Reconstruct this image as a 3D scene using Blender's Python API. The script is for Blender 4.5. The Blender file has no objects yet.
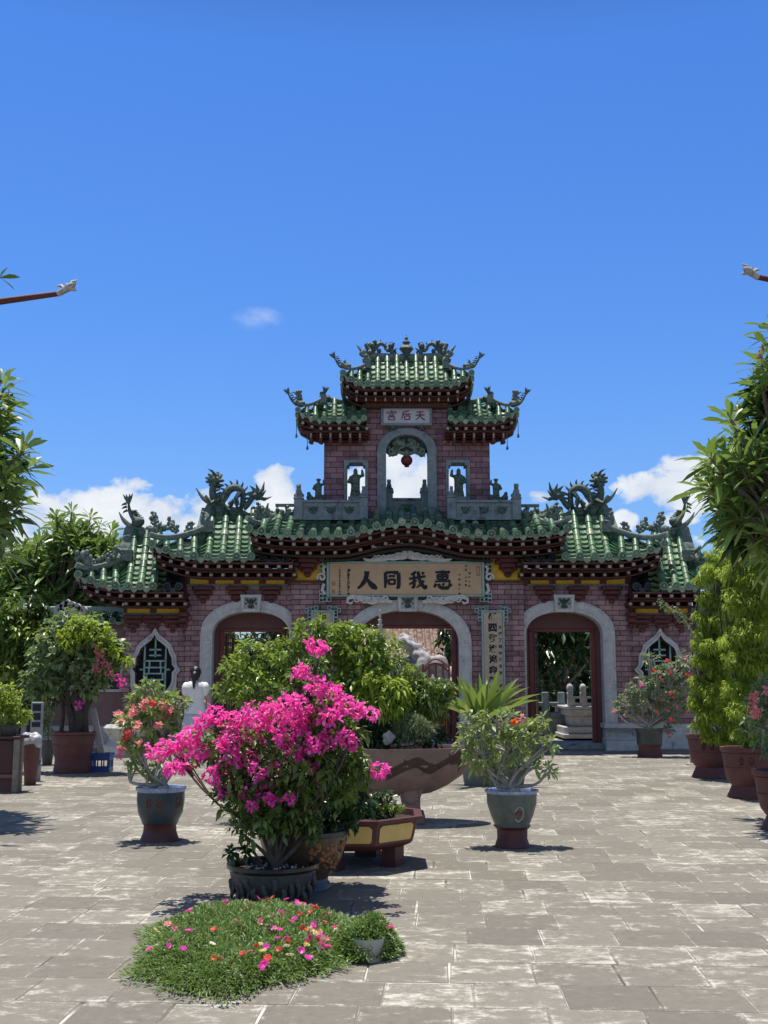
import bpy, bmesh, math, random
import numpy as np
from mathutils import Vector, Matrix, geometry
random.seed(7); rng = np.random.default_rng(7)
R = math.radians
scene = bpy.context.scene
col = scene.collection
PI = math.pi

# ---------------------------------------------------------------- camera
FPX = 1100.0; CAMZ = 1.5
TILT = math.atan(168.0 / FPX)
ct, st = math.cos(TILT), math.sin(TILT)
cam = bpy.data.cameras.new('camera'); camo = bpy.data.objects.new('camera', cam); col.objects.link(camo)
cam.sensor_fit = 'VERTICAL'; cam.sensor_height = 36.0; cam.sensor_width = 36.0
cam.lens = FPX / 1024.0 * 36.0; cam.clip_end = 3000; cam.clip_start = 0.1
camo.location = (0, 0, CAMZ); camo.rotation_euler = (R(90) + TILT, 0, 0)
scene.camera = camo

def P(px, py, Y):
    """the world point a photo pixel shows at depth Y"""
    u = (px - 384.0) / FPX; v = (512.0 - py) / FPX
    k = Y / (ct - v * st)
    return Vector((u * k, Y, CAMZ + (st + v * ct) * k))
def G(px, py):
    """ground point under a photo pixel"""
    u = (px - 384.0) / FPX; v = (512.0 - py) / FPX
    k = -CAMZ / (st + v * ct)
    return Vector((u * k, (ct - v * st) * k, 0.0))
def ppm(Y): return FPX / Y

# ---------------------------------------------------------------- scene tree
def tag(o, label=None, cat=None, group=None, kind=None):
    if label: o['label'] = label
    if cat: o['category'] = cat
    if group: o['group'] = group
    if kind: o['kind'] = kind
    return o
def empty(name, loc, label=None, cat=None, group=None):
    o = bpy.data.objects.new(name, None); col.objects.link(o); o.location = loc
    o.empty_display_size = 0.2
    return tag(o, label, cat, group)
def root_loc(p):
    v = Vector((0, 0, 0))
    while p is not None: v = v + Vector(p.location); p = p.parent
    return v
def copy_tree(o, parent=None):
    c = o.copy(); col.objects.link(c)
    if parent is not None: c.parent = parent
    for ch in [x for x in list(col.objects) if x.parent == o]: copy_tree(ch, c)
    return c

def smooth_frames(pts):
    pts = [Vector(p) for p in pts]; n = len(pts); T = []
    for i in range(n):
        a = pts[max(0, i - 1)]; b = pts[min(n - 1, i + 1)]
        d = b - a
        T.append(d.normalized() if d.length > 1e-9 else Vector((0, 0, 1)))
    ref = Vector((0, 0, 1)) if abs(T[0].z) < .9 else Vector((1, 0, 0))
    N = []
    u = T[0].cross(ref).normalized()
    for t in T:
        u = (u - t * u.dot(t))
        u = u.normalized() if u.length > 1e-6 else t.orthogonal().normalized()
        N.append((u, t.cross(u).normalized()))
    return pts, T, N
def spline(pts, n):
    """Catmull-Rom through pts"""
    pts = [Vector(p) for p in pts]; out = []
    if len(pts) < 3: return [pts[0].lerp(pts[-1], i / n) for i in range(n + 1)]
    segs = len(pts) - 1
    for i in range(n + 1):
        t = i / n * segs; k = min(int(t), segs - 1); f = t - k
        p0 = pts[max(0, k - 1)]; p1 = pts[k]; p2 = pts[k + 1]; p3 = pts[min(segs, k + 2)]
        out.append(.5 * ((2 * p1) + (p2 - p0) * f + (2 * p0 - 5 * p1 + 4 * p2 - p3) * f * f + (3 * p1 - p0 - 3 * p2 + p3) * f ** 3))
    return out

class MB:
    def __init__(s): s.v = []; s.f = []; s.m = []
    def add(s, vs, fs, m=0):
        b = len(s.v); s.v.extend([tuple(v) for v in vs])
        for f in fs: s.f.append(tuple(b + i for i in f)); s.m.append(m)
    def box(s, x0, x1, y0, y1, z0, z1, m=0):
        vs = [(x, y, z) for z in (z0, z1) for y in (y0, y1) for x in (x0, x1)]
        s.add(vs, [(0, 2, 3, 1), (4, 5, 7, 6), (0, 1, 5, 4), (2, 6, 7, 3), (0, 4, 6, 2), (1, 3, 7, 5)], m)
    def obox(s, c, sx, sy, sz, rot=None, m=0, taper=1.0):
        M = rot.to_3x3() if rot is not None else Matrix.Identity(3)
        vs = []
        for k, z in enumerate((-sz / 2, sz / 2)):
            t = taper if k else 1
            for y in (-sy / 2 * t, sy / 2 * t):
                for x in (-sx / 2 * t, sx / 2 * t): vs.append(Vector(c) + M @ Vector((x, y, z)))
        s.add(vs, [(0, 2, 3, 1), (4, 5, 7, 6), (0, 1, 5, 4), (2, 6, 7, 3), (0, 4, 6, 2), (1, 3, 7, 5)], m)
    def bbox(s, x0, x1, y0, y1, z0, z1, b=0.01, m=0):
        """box with chamfered vertical and top edges"""
        def ring(i, z): return [(x0+i+b,y0+i,z),(x1-i-b,y0+i,z),(x1-i,y0+i+b,z),(x1-i,y1-i-b,z),(x1-i-b,y1-i,z),(x0+i+b,y1-i,z),(x0+i,y1-i-b,z),(x0+i,y0+i+b,z)]
        vs = ring(b, z0) + ring(0, z0 + b) + ring(0, z1 - b) + ring(b, z1)
        fs = [tuple(range(7, -1, -1)), tuple(range(24, 32))]
        for k in range(3):
            for i in range(8): fs.append((k*8+i, k*8+(i+1)%8, k*8+8+(i+1)%8, k*8+8+i))
        s.add(vs, fs, m)
    def tube(s, pts, rad, n=8, m=0, cap=True, flat=1.0):
        pts, T, N = smooth_frames(pts); k = len(pts)
        if not hasattr(rad, '__len__'): rad = [rad] * k
        vs = []; fs = []
        for i, p in enumerate(pts):
            u, w = N[i]
            for j in range(n):
                a = 2 * PI * j / n
                vs.append(p + u * (math.cos(a) * rad[i]) + w * (math.sin(a) * rad[i] * flat))
        for i in range(k - 1):
            for j in range(n):
                fs.append((i * n + j, i * n + (j + 1) % n, (i + 1) * n + (j + 1) % n, (i + 1) * n + j))
        if cap: fs.append(tuple(range(n - 1, -1, -1))); fs.append(tuple((k - 1) * n + j for j in range(n)))
        s.add(vs, fs, m)
    def lathe(s, c, prof, n=24, m=0, sx=1, sy=1, wob=0, mats=None):
        c = Vector(c); vs = []; fs = []; k = len(prof)
        for (r, z) in prof:
            for j in range(n):
                a = 2 * PI * j / n
                rr = r * (1 + wob * math.sin(3 * a + z * 9))
                vs.append(c + Vector((math.cos(a) * rr * sx, math.sin(a) * rr * sy, z)))
        b = len(s.v); s.v.extend([tuple(v) for v in vs])
        for i in range(k - 1):
            for j in range(n):
                s.f.append((b + i * n + j, b + i * n + (j + 1) % n, b + (i + 1) * n + (j + 1) % n, b + (i + 1) * n + j))
                s.m.append(mats[i] if mats else m)
    def disc(s, c, r, n=24, m=0, sx=1, sy=1, rough=0, rings=3):
        c = Vector(c); vs = [c]; fs = []
        for q in range(1, rings + 1):
            for j in range(n):
                a = 2 * PI * j / n
                vs.append(c + Vector((math.cos(a) * r * q / rings * sx, math.sin(a) * r * q / rings * sy, random.uniform(-rough, rough) if q < rings else 0)))
        for j in range(n): fs.append((0, 1 + j, 1 + (j + 1) % n))
        for q in range(rings - 1):
            for j in range(n):
                a = 1 + q * n; fs.append((a + j, a + n + j, a + n + (j + 1) % n, a + (j + 1) % n))
        s.add(vs, fs, m)
    def cyl(s, a, b, r, n=12, m=0, r2=None):
        s.tube([a, b], [r, r if r2 is None else r2], n, m)
    def ball(s, c, r, n=8, m=0, sz=None, rot=None):
        c = Vector(c); sz = sz or (1, 1, 1); vs = []; fs = []; k = max(4, n // 2 + 1)
        M = rot.to_3x3() if rot is not None else Matrix.Identity(3)
        vs.append(c + M @ Vector((0, 0, r * sz[2])))
        for i in range(1, k):
            ph = PI * i / k
            for j in range(n):
                a = 2 * PI * j / n
                vs.append(c + M @ Vector((math.sin(ph) * math.cos(a) * r * sz[0], math.sin(ph) * math.sin(a) * r * sz[1], math.cos(ph) * r * sz[2])))
        vs.append(c + M @ Vector((0, 0, -r * sz[2])))
        for j in range(n): fs.append((0, 1 + j, 1 + (j + 1) % n))
        for i in range(k - 2):
            for j in range(n):
                a = 1 + i * n; fs.append((a + j, a + n + j, a + n + (j + 1) % n, a + (j + 1) % n))
        e = len(vs) - 1
        for j in range(n): fs.append((e, e - n + (j + 1) % n, e - n + j))
        s.add(vs, fs, m)
    def poly(s, outer, holes, y0, y1, m=0, mside=None):
        """(x,z) outline with holes extruded from y0 (front) to y1"""
        loops = [[Vector((x, z, 0)) for x, z in outer]] + [[Vector((x, z, 0)) for x, z in h] for h in holes]
        tris = geometry.tessellate_polygon(loops)
        flat = [p for l in loops for p in l]; n = len(flat)
        vs = [(p.x, y0, p.y) for p in flat] + [(p.x, y1, p.y) for p in flat]
        fs = []
        for t in tris:
            a, b, c = [flat[i] for i in t]
            ccw = (b - a).cross(c - a).z > 0
            t = tuple(t) if ccw else tuple(t[::-1])
            fs.append(t); fs.append(tuple(i + n for i in t[::-1]))
        s.add(vs, fs, m)
        b0 = 0; ms = m if mside is None else mside; sd = []
        for li, l in enumerate(loops):
            k = len(l); area = sum(l[i].x * l[(i + 1) % k].y - l[(i + 1) % k].x * l[i].y for i in range(k))
            for i in range(k):
                a, b = b0 + i, b0 + (i + 1) % k
                ok = (area > 0) == (li == 0)
                sd.append((a, a + n, b + n, b) if ok else (a, b, b + n, a + n))
            b0 += k
        base = len(s.v) - 2 * n
        for f in sd: s.f.append(tuple(base + i for i in f)); s.m.append(ms)
    def ribbon(s, pts, wid, y0, y1, m=0):
        """a stroke in the xz plane: pts (x,z), widths; extruded y0..y1"""
        P2 = [Vector((p[0], 0, p[1])) for p in pts]; k = len(P2); L = []; Rr = []
        for i in range(k):
            d = (P2[min(k - 1, i + 1)] - P2[max(0, i - 1)]).normalized(); nn = Vector((-d.z, 0, d.x))
            w = wid[i] / 2 if hasattr(wid, '__len__') else wid / 2
            L.append(P2[i] + nn * w); Rr.append(P2[i] - nn * w)
        vs = []
        for y in (y0, y1):
            for p in L: vs.append((p.x, y, p.z))
            for p in Rr: vs.append((p.x, y, p.z))
        fs = []
        for i in range(k - 1):
            fs.append((i, k + i, k + i + 1, i + 1)); fs.append((2*k+i, 2*k+i+1, 3*k+i+1, 3*k+i))
            fs.append((i, i+1, 2*k+i+1, 2*k+i)); fs.append((k+i, 3*k+i, 3*k+i+1, k+i+1))
        fs.append((0, 2*k, 3*k, k)); fs.append((k-1, 2*k-1, 4*k-1, 3*k-1))
        s.add(vs, fs, m)
    def mirrored(s, xc):
        o = MB(); o.v = [(2 * xc - x, y, z) for x, y, z in s.v]; o.f = [f[::-1] for f in s.f]; o.m = list(s.m); return o
    def mirror_y(s, yc):
        o = MB(); o.v = [(x, 2 * yc - y, z) for x, y, z in s.v]; o.f = [f[::-1] for f in s.f]; o.m = list(s.m); return o
    def merge(s, o):
        b = len(s.v); s.v.extend(o.v); s.f.extend([tuple(b + i for i in f) for f in o.f]); s.m.extend(o.m); return s
    def moved(s, d):
        o = MB(); o.v = [(x + d[0], y + d[1], z + d[2]) for x, y, z in s.v]; o.f = list(s.f); o.m = list(s.m); return o
    def build(s, name, mats, parent=None, smooth=35, loc=None, bevel=0):
        if not isinstance(mats, (list, tuple)): mats = [mats]
        me = bpy.data.meshes.new(name)
        off = root_loc(parent) if parent is not None else (Vector(loc) if loc is not None else Vector((0, 0, 0)))
        me.from_pydata([(x - off.x, y - off.y, z - off.z) for x, y, z in s.v], [], s.f)
        for m in mats: me.materials.append(m)
        me.polygons.foreach_set('material_index', s.m)
        if smooth:
            me.polygons.foreach_set('use_smooth', [True] * len(s.f))
        me.update()
        o = bpy.data.objects.new(name, me); col.objects.link(o)
        if parent is not None: o.parent = parent
        elif loc is not None: o.location = loc
        if smooth:
            try: me.set_sharp_from_angle(angle=R(smooth))
            except Exception: pass
        if bevel:
            b = o.modifiers.new('bevel', 'BEVEL'); b.width = bevel; b.segments = 2; b.limit_method = 'ANGLE'
        return o

def remesh(mb, voxel, iters=2):
    """weld the overlapping pieces into one continuous surface"""
    me = bpy.data.meshes.new('t'); me.from_pydata(mb.v, [], mb.f); me.update()
    bm = bmesh.new(); bm.from_mesh(me); bmesh.ops.recalc_face_normals(bm, faces=bm.faces); bm.to_mesh(me); bm.free()
    o = bpy.data.objects.new('t', me); col.objects.link(o)
    r = o.modifiers.new('r', 'REMESH'); r.mode = 'VOXEL'; r.voxel_size = voxel
    sm = o.modifiers.new('s', 'SMOOTH'); sm.factor = .5; sm.iterations = iters
    dg = bpy.context.evaluated_depsgraph_get(); dg.update()
    m2 = bpy.data.meshes.new_from_object(o.evaluated_get(dg))
    out = MB(); out.v = [tuple(v.co) for v in m2.vertices]; out.f = [tuple(p.vertices) for p in m2.polygons]; out.m = [0] * len(out.f)
    bpy.data.objects.remove(o); bpy.data.meshes.remove(me); bpy.data.meshes.remove(m2)
    return out

# ---------------------------------------------------------------- materials
MATS = {}
def lin(r, g, b):
    f = lambda c: (c / 255 / 12.92) if c / 255 <= .04045 else ((c / 255 + .055) / 1.055) ** 2.4
    return (f(r), f(g), f(b), 1)
def new_mat(name):
    m = bpy.data.materials.new(name); m.use_nodes = True; nt = m.node_tree
    bs = nt.nodes['Principled BSDF']; return m, nt, bs
def node(nt, t, **kw):
    n = nt.nodes.new(t)
    for k, v in kw.items():
        if k in n.inputs: n.inputs[k].default_value = v
        else: setattr(n, k, v)
    return n
def ramp(nt, fac, stops):
    r = nt.nodes.new('ShaderNodeValToRGB'); e = r.color_ramp.elements
    while len(e) < len(stops): e.new(.5)
    for i, (p, c) in enumerate(stops): e[i].position = p; e[i].color = c
    nt.links.new(fac, r.inputs[0]); return r.outputs[0]
def mixc(nt, fac, a, b, mode='MIX'):
    m = nt.nodes.new('ShaderNodeMix'); m.data_type = 'RGBA'; m.blend_type = mode
    for s, v in ((m.inputs[0], fac), (m.inputs[6], a), (m.inputs[7], b)):
        if hasattr(v, 'type') and hasattr(v, 'links'): nt.links.new(v, s)
        else: s.default_value = v
    return m.outputs[2]
def maths(nt, op, a, b=None, c=None, clamp=False):
    m = nt.nodes.new('ShaderNodeMath'); m.operation = op; m.use_clamp = clamp
    for i, v in enumerate((a, b, c)):
        if v is None: continue
        if hasattr(v, 'links'): nt.links.new(v, m.inputs[i])
        else: m.inputs[i].default_value = v
    return m.outputs[0]
def noise(nt, scale, detail=4, rough=.6, vec=None, dist=0):
    n = node(nt, 'ShaderNodeTexNoise'); n.inputs['Scale'].default_value = scale; n.inputs['Detail'].default_value = detail
    n.inputs['Roughness'].default_value = rough; n.inputs['Distortion'].default_value = dist
    if vec is not None: nt.links.new(vec, n.inputs['Vector'])
    return n
def geo_pos(nt):
    return node(nt, 'ShaderNodeNewGeometry').outputs['Position']
def bump(nt, bs, h, strength=.3, dist=.01):
    b = node(nt, 'ShaderNodeBump'); b.inputs['Strength'].default_value = strength; b.inputs['Distance'].default_value = dist
    nt.links.new(h, b.inputs['Height']); nt.links.new(b.outputs[0], bs.inputs['Normal'])
def simple(name, c1, c2=None, rough=.7, scale=6, bumpk=.25, spots=None, metal=0, island=0, coat=0, mott=1.0):
    """two tone mottled surface with optional darker weather spots and per-piece variation"""
    if name in MATS: return MATS[name]
    m, nt, bs = new_mat(name); pos = geo_pos(nt)
    n1 = noise(nt, scale, 6, .65, pos)
    c2 = c2 or tuple(min(1, x * .72) for x in c1[:3]) + (1,)
    colr = ramp(nt, n1.outputs[0], [(.5 - .22 / mott, c2), (.5 + .2 / mott, c1)])
    if island:
        g = node(nt, 'ShaderNodeNewGeometry')
        k = maths(nt, 'MULTIPLY_ADD', g.outputs['Random Per Island'], 2 * island, 1 - island)
        cc = node(nt, 'ShaderNodeVectorMath'); cc.operation = 'SCALE'; nt.links.new(colr, cc.inputs[0]); nt.links.new(k, cc.inputs['Scale']); colr = cc.outputs[0]
    if spots:
        n2 = noise(nt, scale * .35, 8, .75, pos, .4)
        f = ramp(nt, n2.outputs[0], [(spots[1], (0, 0, 0, 1)), (spots[1] + .12, (1, 1, 1, 1))])
        colr = mixc(nt, f, colr, spots[0])
    nt.links.new(colr, bs.inputs['Base Color'])
    bs.inputs['Roughness'].default_value = rough; bs.inputs['Metallic'].default_value = metal
    if coat: bs.inputs['Coat Weight'].default_value = coat
    n3 = noise(nt, scale * 7, 5, .7, pos)
    if bumpk: bump(nt, bs, n3.outputs[0], bumpk, .01)
    MATS[name] = m; return m
def leafmat(name, c_dark, c_light, c_under=None, rough=.42, trans=.35, c_alt=None, alt=.12, sat=1.0):
    m, nt, bs = new_mat(name); g = node(nt, 'ShaderNodeNewGeometry'); pos = g.outputs['Position']
    n = noise(nt, 5, 3, .6, pos)
    f = maths(nt, 'ADD', maths(nt, 'MULTIPLY', g.outputs['Random Per Island'], .6), maths(nt, 'MULTIPLY', n.outputs[0], .5), clamp=True)
    c = ramp(nt, f, [(.15, c_dark), (.85, c_light)])
    if c_alt:
        a = maths(nt, 'GREATER_THAN', g.outputs['Random Per Island'], 1 - alt); c = mixc(nt, a, c, c_alt)
    nt.links.new(c, bs.inputs['Base Color']); bs.inputs['Roughness'].default_value = rough
    tr = node(nt, 'ShaderNodeBsdfTranslucent'); tc = mixc(nt, .5, c, (c_light[0] * 1.5, c_light[1] * 1.4, c_light[2] * .6, 1)); nt.links.new(tc, tr.inputs[0])
    mx = node(nt, 'ShaderNodeMixShader'); mx.inputs[0].default_value = trans
    nt.links.new(bs.outputs[0], mx.inputs[1]); nt.links.new(tr.outputs[0], mx.inputs[2])
    nt.links.new(mx.outputs[0], nt.nodes['Material Output'].inputs[0]); return m
def brickmat(name, c1, c2, mortar, bw, bh, ox=0, oz=0):
    m, nt, bs = new_mat(name); pos = geo_pos(nt)
    sp = node(nt, 'ShaderNodeSeparateXYZ'); nt.links.new(pos, sp.inputs[0])
    cb = node(nt, 'ShaderNodeCombineXYZ'); nt.links.new(maths(nt, 'ADD', maths(nt, 'ADD', sp.outputs[0], sp.outputs[1]), ox), cb.inputs[0])
    nt.links.new(maths(nt, 'ADD', sp.outputs[2], oz), cb.inputs[1])
    b = node(nt, 'ShaderNodeTexBrick'); nt.links.new(cb.outputs[0], b.inputs['Vector'])
    b.inputs['Scale'].default_value = 1; b.inputs['Brick Width'].default_value = bw; b.inputs['Row Height'].default_value = bh
    b.inputs['Mortar Size'].default_value = .0085; b.inputs['Mortar Smooth'].default_value = .3; b.inputs['Bias'].default_value = 0
    b.inputs['Color1'].default_value = c1; b.inputs['Color2'].default_value = c2; b.inputs['Mortar'].default_value = mortar
    n = noise(nt, 2.2, 8, .7, pos); dirt = ramp(nt, n.outputs[0], [(.33, (.45, .43, .44, 1)), (.5, (.95, .93, .93, 1)), (.68, (1.12, 1.09, 1.06, 1))])
    c = mixc(nt, 1.0, b.outputs['Color'], dirt, 'MULTIPLY')
    # rain streaks
    mp = node(nt, 'ShaderNodeMapping'); mp.inputs['Scale'].default_value = (6, 6, .5); nt.links.new(pos, mp.inputs[0])
    n2 = noise(nt, 1, 5, .6, mp.outputs[0]); c = mixc(nt, ramp(nt, n2.outputs[0], [(.52, (0, 0, 0, 1)), (.75, (.6, .6, .6, 1))]), c, (.075, .06, .065, 1))
    nt.links.new(c, bs.inputs['Base Color']); bs.inputs['Roughness'].default_value = .8
    n3 = noise(nt, 40, 4, .7, pos); h = maths(nt, 'SUBTRACT', maths(nt, 'MULTIPLY', n3.outputs[0], .25), b.outputs['Fac'])
    bump(nt, bs, h, .7, .012); return m

# ---------------------------------------------------------------- leaves
def nrm(a): return a / np.maximum(np.linalg.norm(a, axis=1, keepdims=True), 1e-9)
def leaf_arrays(pos, d, length, width, droop=.25, fold=.25, S=2, prof=1.0, up=None):
    """vectorised folded leaves; pos Nx3, d Nx3 unit, length N, width N"""
    N = len(pos)
    upv = np.tile([0, 0, 1.0], (N, 1)) if up is None else up
    side = np.cross(d, upv + rng.normal(0, .35, (N, 3))); side = nrm(side); nn = nrm(np.cross(side, d))
    V = np.zeros((N, 3 * (S + 1), 3))
    for k in range(S + 1):
        t = k / S
        w = (math.sin(PI * min(1, (t ** prof) * .97 + .03))) if 0 < k < S else (.10 if k == 0 else .03)
        c = pos + d * (length * t)[:, None] + np.array([0, 0, -1.0]) * (length * droop * t * t)[:, None]
        hw = (width * w / 2)[:, None]
        V[:, 3 * k] = c - side * hw + nn * hw * fold; V[:, 3 * k + 1] = c; V[:, 3 * k + 2] = c + side * hw + nn * hw * fold
    F = []
    for k in range(S):
        a = 3 * k; F += [(a, a + 1, a + 4, a + 3), (a + 1, a + 2, a + 5, a + 4)]
    F = np.array(F); base = (np.arange(N) * 3 * (S + 1))[:, None, None]
    return V.reshape(-1, 3), (F[None] + base).reshape(-1, 4)
def fast_mesh(name, chunks, mats, parent=None, loc=None):
    """chunks: (V, F4, mat index)"""
    off = root_loc(parent) if parent is not None else (Vector(loc) if loc is not None else Vector((0, 0, 0)))
    Vs = []; Fs = []; Ms = []; b = 0
    for V, F, m in chunks:
        Vs.append(V); Fs.append(F + b); Ms.append(np.full(len(F), m)); b += len(V)
    V = np.concatenate(Vs) - np.array(off); F = np.concatenate(Fs); Mi = np.concatenate(Ms)
    me = bpy.data.meshes.new(name); me.vertices.add(len(V)); me.vertices.foreach_set('co', V.astype(np.float32).ravel())
    me.loops.add(F.size); me.loops.foreach_set('vertex_index', F.astype(np.int32).ravel())
    me.polygons.add(len(F)); me.polygons.foreach_set('loop_start', np.arange(0, F.size, 4, dtype=np.int32))
    for m in (mats if isinstance(mats, (list, tuple)) else [mats]): me.materials.append(m)
    me.polygons.foreach_set('material_index', Mi.astype(np.int32)); me.polygons.foreach_set('use_smooth', np.ones(len(F), bool))
    me.update(calc_edges=True); me.validate()
    o = bpy.data.objects.new(name, me); col.objects.link(o)
    if parent is not None: o.parent = parent
    elif loc is not None: o.location = loc
    return o
def rand_dir(n):
    return nrm(rng.normal(0, 1, (n, 3)))
def clump_points(c, r, n, shell=.5, sz=(1, 1, 1)):
    """points in an ellipsoid, biased to its shell; returns points and outward dirs"""
    d = rand_dir(n); rad = (shell + (1 - shell) * rng.random(n)) ** .6
    rad *= 1 + .18 * np.sin(d[:, 0] * 5 + c[0] * 7) * np.cos(d[:, 2] * 6 + c[2] * 5)
    p = np.array(c) + d * rad[:, None] * r * np.array(sz); return p, d
def foliage(clumps, per, leaf, width, rosette=5, droop=.3, outward=.6, upb=.25, S=2, spread=1.0, shell=.35, jit=.5, prof=1.0):
    """clumps: (centre, radius, (sx,sy,sz)); 'per' twig tips per unit of clump surface, each with a rosette of leaves"""
    Vs = []
    P0 = []; D0 = []; L0 = []
    for c, r, sz in clumps:
        n = max(10, int(per * r * r * 2.6))
        p, d = clump_points(c, r, n, shell, sz)
        axis = nrm(d * outward + np.array([0, 0, upb]) + rng.normal(0, .35, (n, 3)))
        for k in range(rosette):
            q = nrm(axis * .55 + rand_dir(n) * spread)
            P0.append(p + q * leaf * .1); D0.append(q); L0.append(leaf * (1 + rng.uniform(-jit, jit, n)))
    pos = np.concatenate(P0); d = np.concatenate(D0); L = np.concatenate(L0)
    return leaf_arrays(pos, d, L, L * width, droop, .3, S, prof)
def rosettes(tips, axes, leaf, width, n=14, droop=.35, S=3, open_=(20, 95), prof=1.3, jit=.25):
    """whorls of long leaves round each tip"""
    P0 = []; D0 = []; L0 = []
    tips = np.array(tips); axes = nrm(np.array(axes)); N = len(tips)
    ref = nrm(np.cross(axes, rand_dir(N))); ref2 = np.cross(axes, ref)
    for k in range(n):
        a = 2.4 * k + rng.uniform(0, .5, N); el = np.radians(open_[0] + (open_[1] - open_[0]) * ((k + .5) / n) + rng.uniform(-10, 10, N))
        q = axes * np.cos(el)[:, None] + (ref * np.cos(a)[:, None] + ref2 * np.sin(a)[:, None]) * np.sin(el)[:, None]
        P0.append(tips - axes * leaf * .25 * (k / n) + q * .01); D0.append(nrm(q)); L0.append(leaf * (.75 + .35 * k / n) * (1 + rng.uniform(-jit, jit, N)))
    pos = np.concatenate(P0); d = np.concatenate(D0); L = np.concatenate(L0)
    up = np.concatenate([axes] * n) * .6 + np.array([0, 0, .6])
    return leaf_arrays(pos, d, L, L * width, droop, .22, S, prof, nrm(up))
def branches(mb, base, targets, r0, r1=.006, bend=.15, n=6, mid=None):
    base = Vector(base)
    for t in targets:
        t = Vector(t); m = base.lerp(t, .45) + Vector((random.uniform(-1, 1), random.uniform(-1, 1), random.uniform(-.3, .8))) * bend * (t - base).length
        pts = spline([base, m, t], 7); mb.tube(pts, [r0 + (r1 - r0) * (i / 7) ** .7 for i in range(8)], n)
# ---------------------------------------------------------------- shared materials
M_brick = brickmat('mauve_brick', (.25, .14, .145, 1), (.38, .24, .245, 1), (.055, .03, .032, 1), .30, .112)
M_brick2 = brickmat('tower_brick', (.18, .09, .11, 1), (.33, .195, .22, 1), (.055, .03, .04, 1), .30, .128, .07)
M_stone = simple('grey_stone', (.56, .55, .52, 1), (.35, .35, .34, 1), .85, 7, .5, ((.16, .16, .155, 1), .56))
M_stone_d = simple('weathered_stone', (.24, .28, .285, 1), (.13, .165, .175, 1), .85, 9, .5, ((.07, .08, .08, 1), .55))
M_red = simple('oxblood_paint', (.17, .03, .028, 1), (.10, .018, .018, 1), .6, 8, .25)
M_redb = simple('red_timber', (.13, .028, .024, 1), (.06, .014, .013, 1), .65, 10, .3, ((.05, .02, .02, 1), .6))
M_umber = simple('umber_board', (.085, .035, .03, 1), (.045, .022, .02, 1), .8, 8, .3)
M_tip = simple('weathered_rafter_tip', (.42, .40, .35, 1), (.20, .18, .16, 1), .8, 20, .3)
M_white = simple('chalky_white', (.62, .60, .56, 1), (.40, .39, .37, 1), .8, 12, .3)
M_yellow = simple('yellow_paint', (.72, .44, .04, 1), (.50, .29, .03, 1), .7, 9, .2)
M_teal = simple('pale_teal_paint', (.30, .46, .42, 1), (.19, .31, .29, 1), .7, 14, .2)
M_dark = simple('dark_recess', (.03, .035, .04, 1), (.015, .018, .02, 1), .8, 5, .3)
M_tan = simple('tan_board', (.50, .345, .195, 1), (.42, .285, .16, 1), .65, 5, .1)
M_ink = simple('black_lacquer', (.006, .006, .009, 1), (.004, .004, .006, 1), .7, 5, 0)
M_glaze = None
def glaze():
    m, nt, bs = new_mat('green_glazed_tile'); g = node(nt, 'ShaderNodeNewGeometry'); pos = g.outputs['Position']
    c = ramp(nt, g.outputs['Random Per Island'], [(0, (.02, .065, .032, 1)), (.4, (.04, .12, .055, 1)), (.75, (.075, .18, .085, 1)), (.93, (.15, .24, .10, 1)), (1, (.34, .40, .28, 1))])
    n = noise(nt, 9, 8, .75, pos, .3); f = ramp(nt, n.outputs[0], [(.5, (0, 0, 0, 1)), (.66, (1, 1, 1, 1))])
    c = mixc(nt, f, c, (.06, .075, .055, 1)); n2 = noise(nt, 22, 6, .7, pos)
    f2 = ramp(nt, n2.outputs[0], [(.58, (0, 0, 0, 1)), (.72, (.6, .6, .6, 1))]); c = mixc(nt, f2, c, (.34, .38, .30, 1))
    nt.links.new(c, bs.inputs['Base Color']); r = maths(nt, 'MULTIPLY_ADD', f, .3, .42); nt.links.new(r, bs.inputs['Roughness'])
    bump(nt, bs, n2.outputs[0], .3, .01); return m
M_glaze = glaze()
M_tend = simple('pale_tile_end', (.28, .34, .25, 1), (.10, .15, .09, 1), .55, 18, .5, ((.06, .08, .05, 1), .58), island=.3)
M_orn = simple('mosaic_ornament', (.20, .25, .20, 1), (.035, .06, .045, 1), .5, 30, .6, ((.30, .26, .20, 1), .6), island=.2)
M_orn2 = simple('dark_bronze_glaze', (.11, .16, .12, 1), (.015, .028, .022, 1), .45, 24, 1.0, ((.26, .20, .13, 1), .6), mott=1.6)
M_ridge = simple('ridge_plaster', (.19, .235, .20, 1), (.07, .10, .085, 1), .75, 12, .5, ((.05, .06, .055, 1), .55))
TM = [M_glaze, M_tend, M_dark]

XC = 0.52
def X_(px, py=600, Y=24.3): return P(px, py, Y).x
def Z_(py, Y=24.3, px=407): return P(px, py, Y).z

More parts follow.
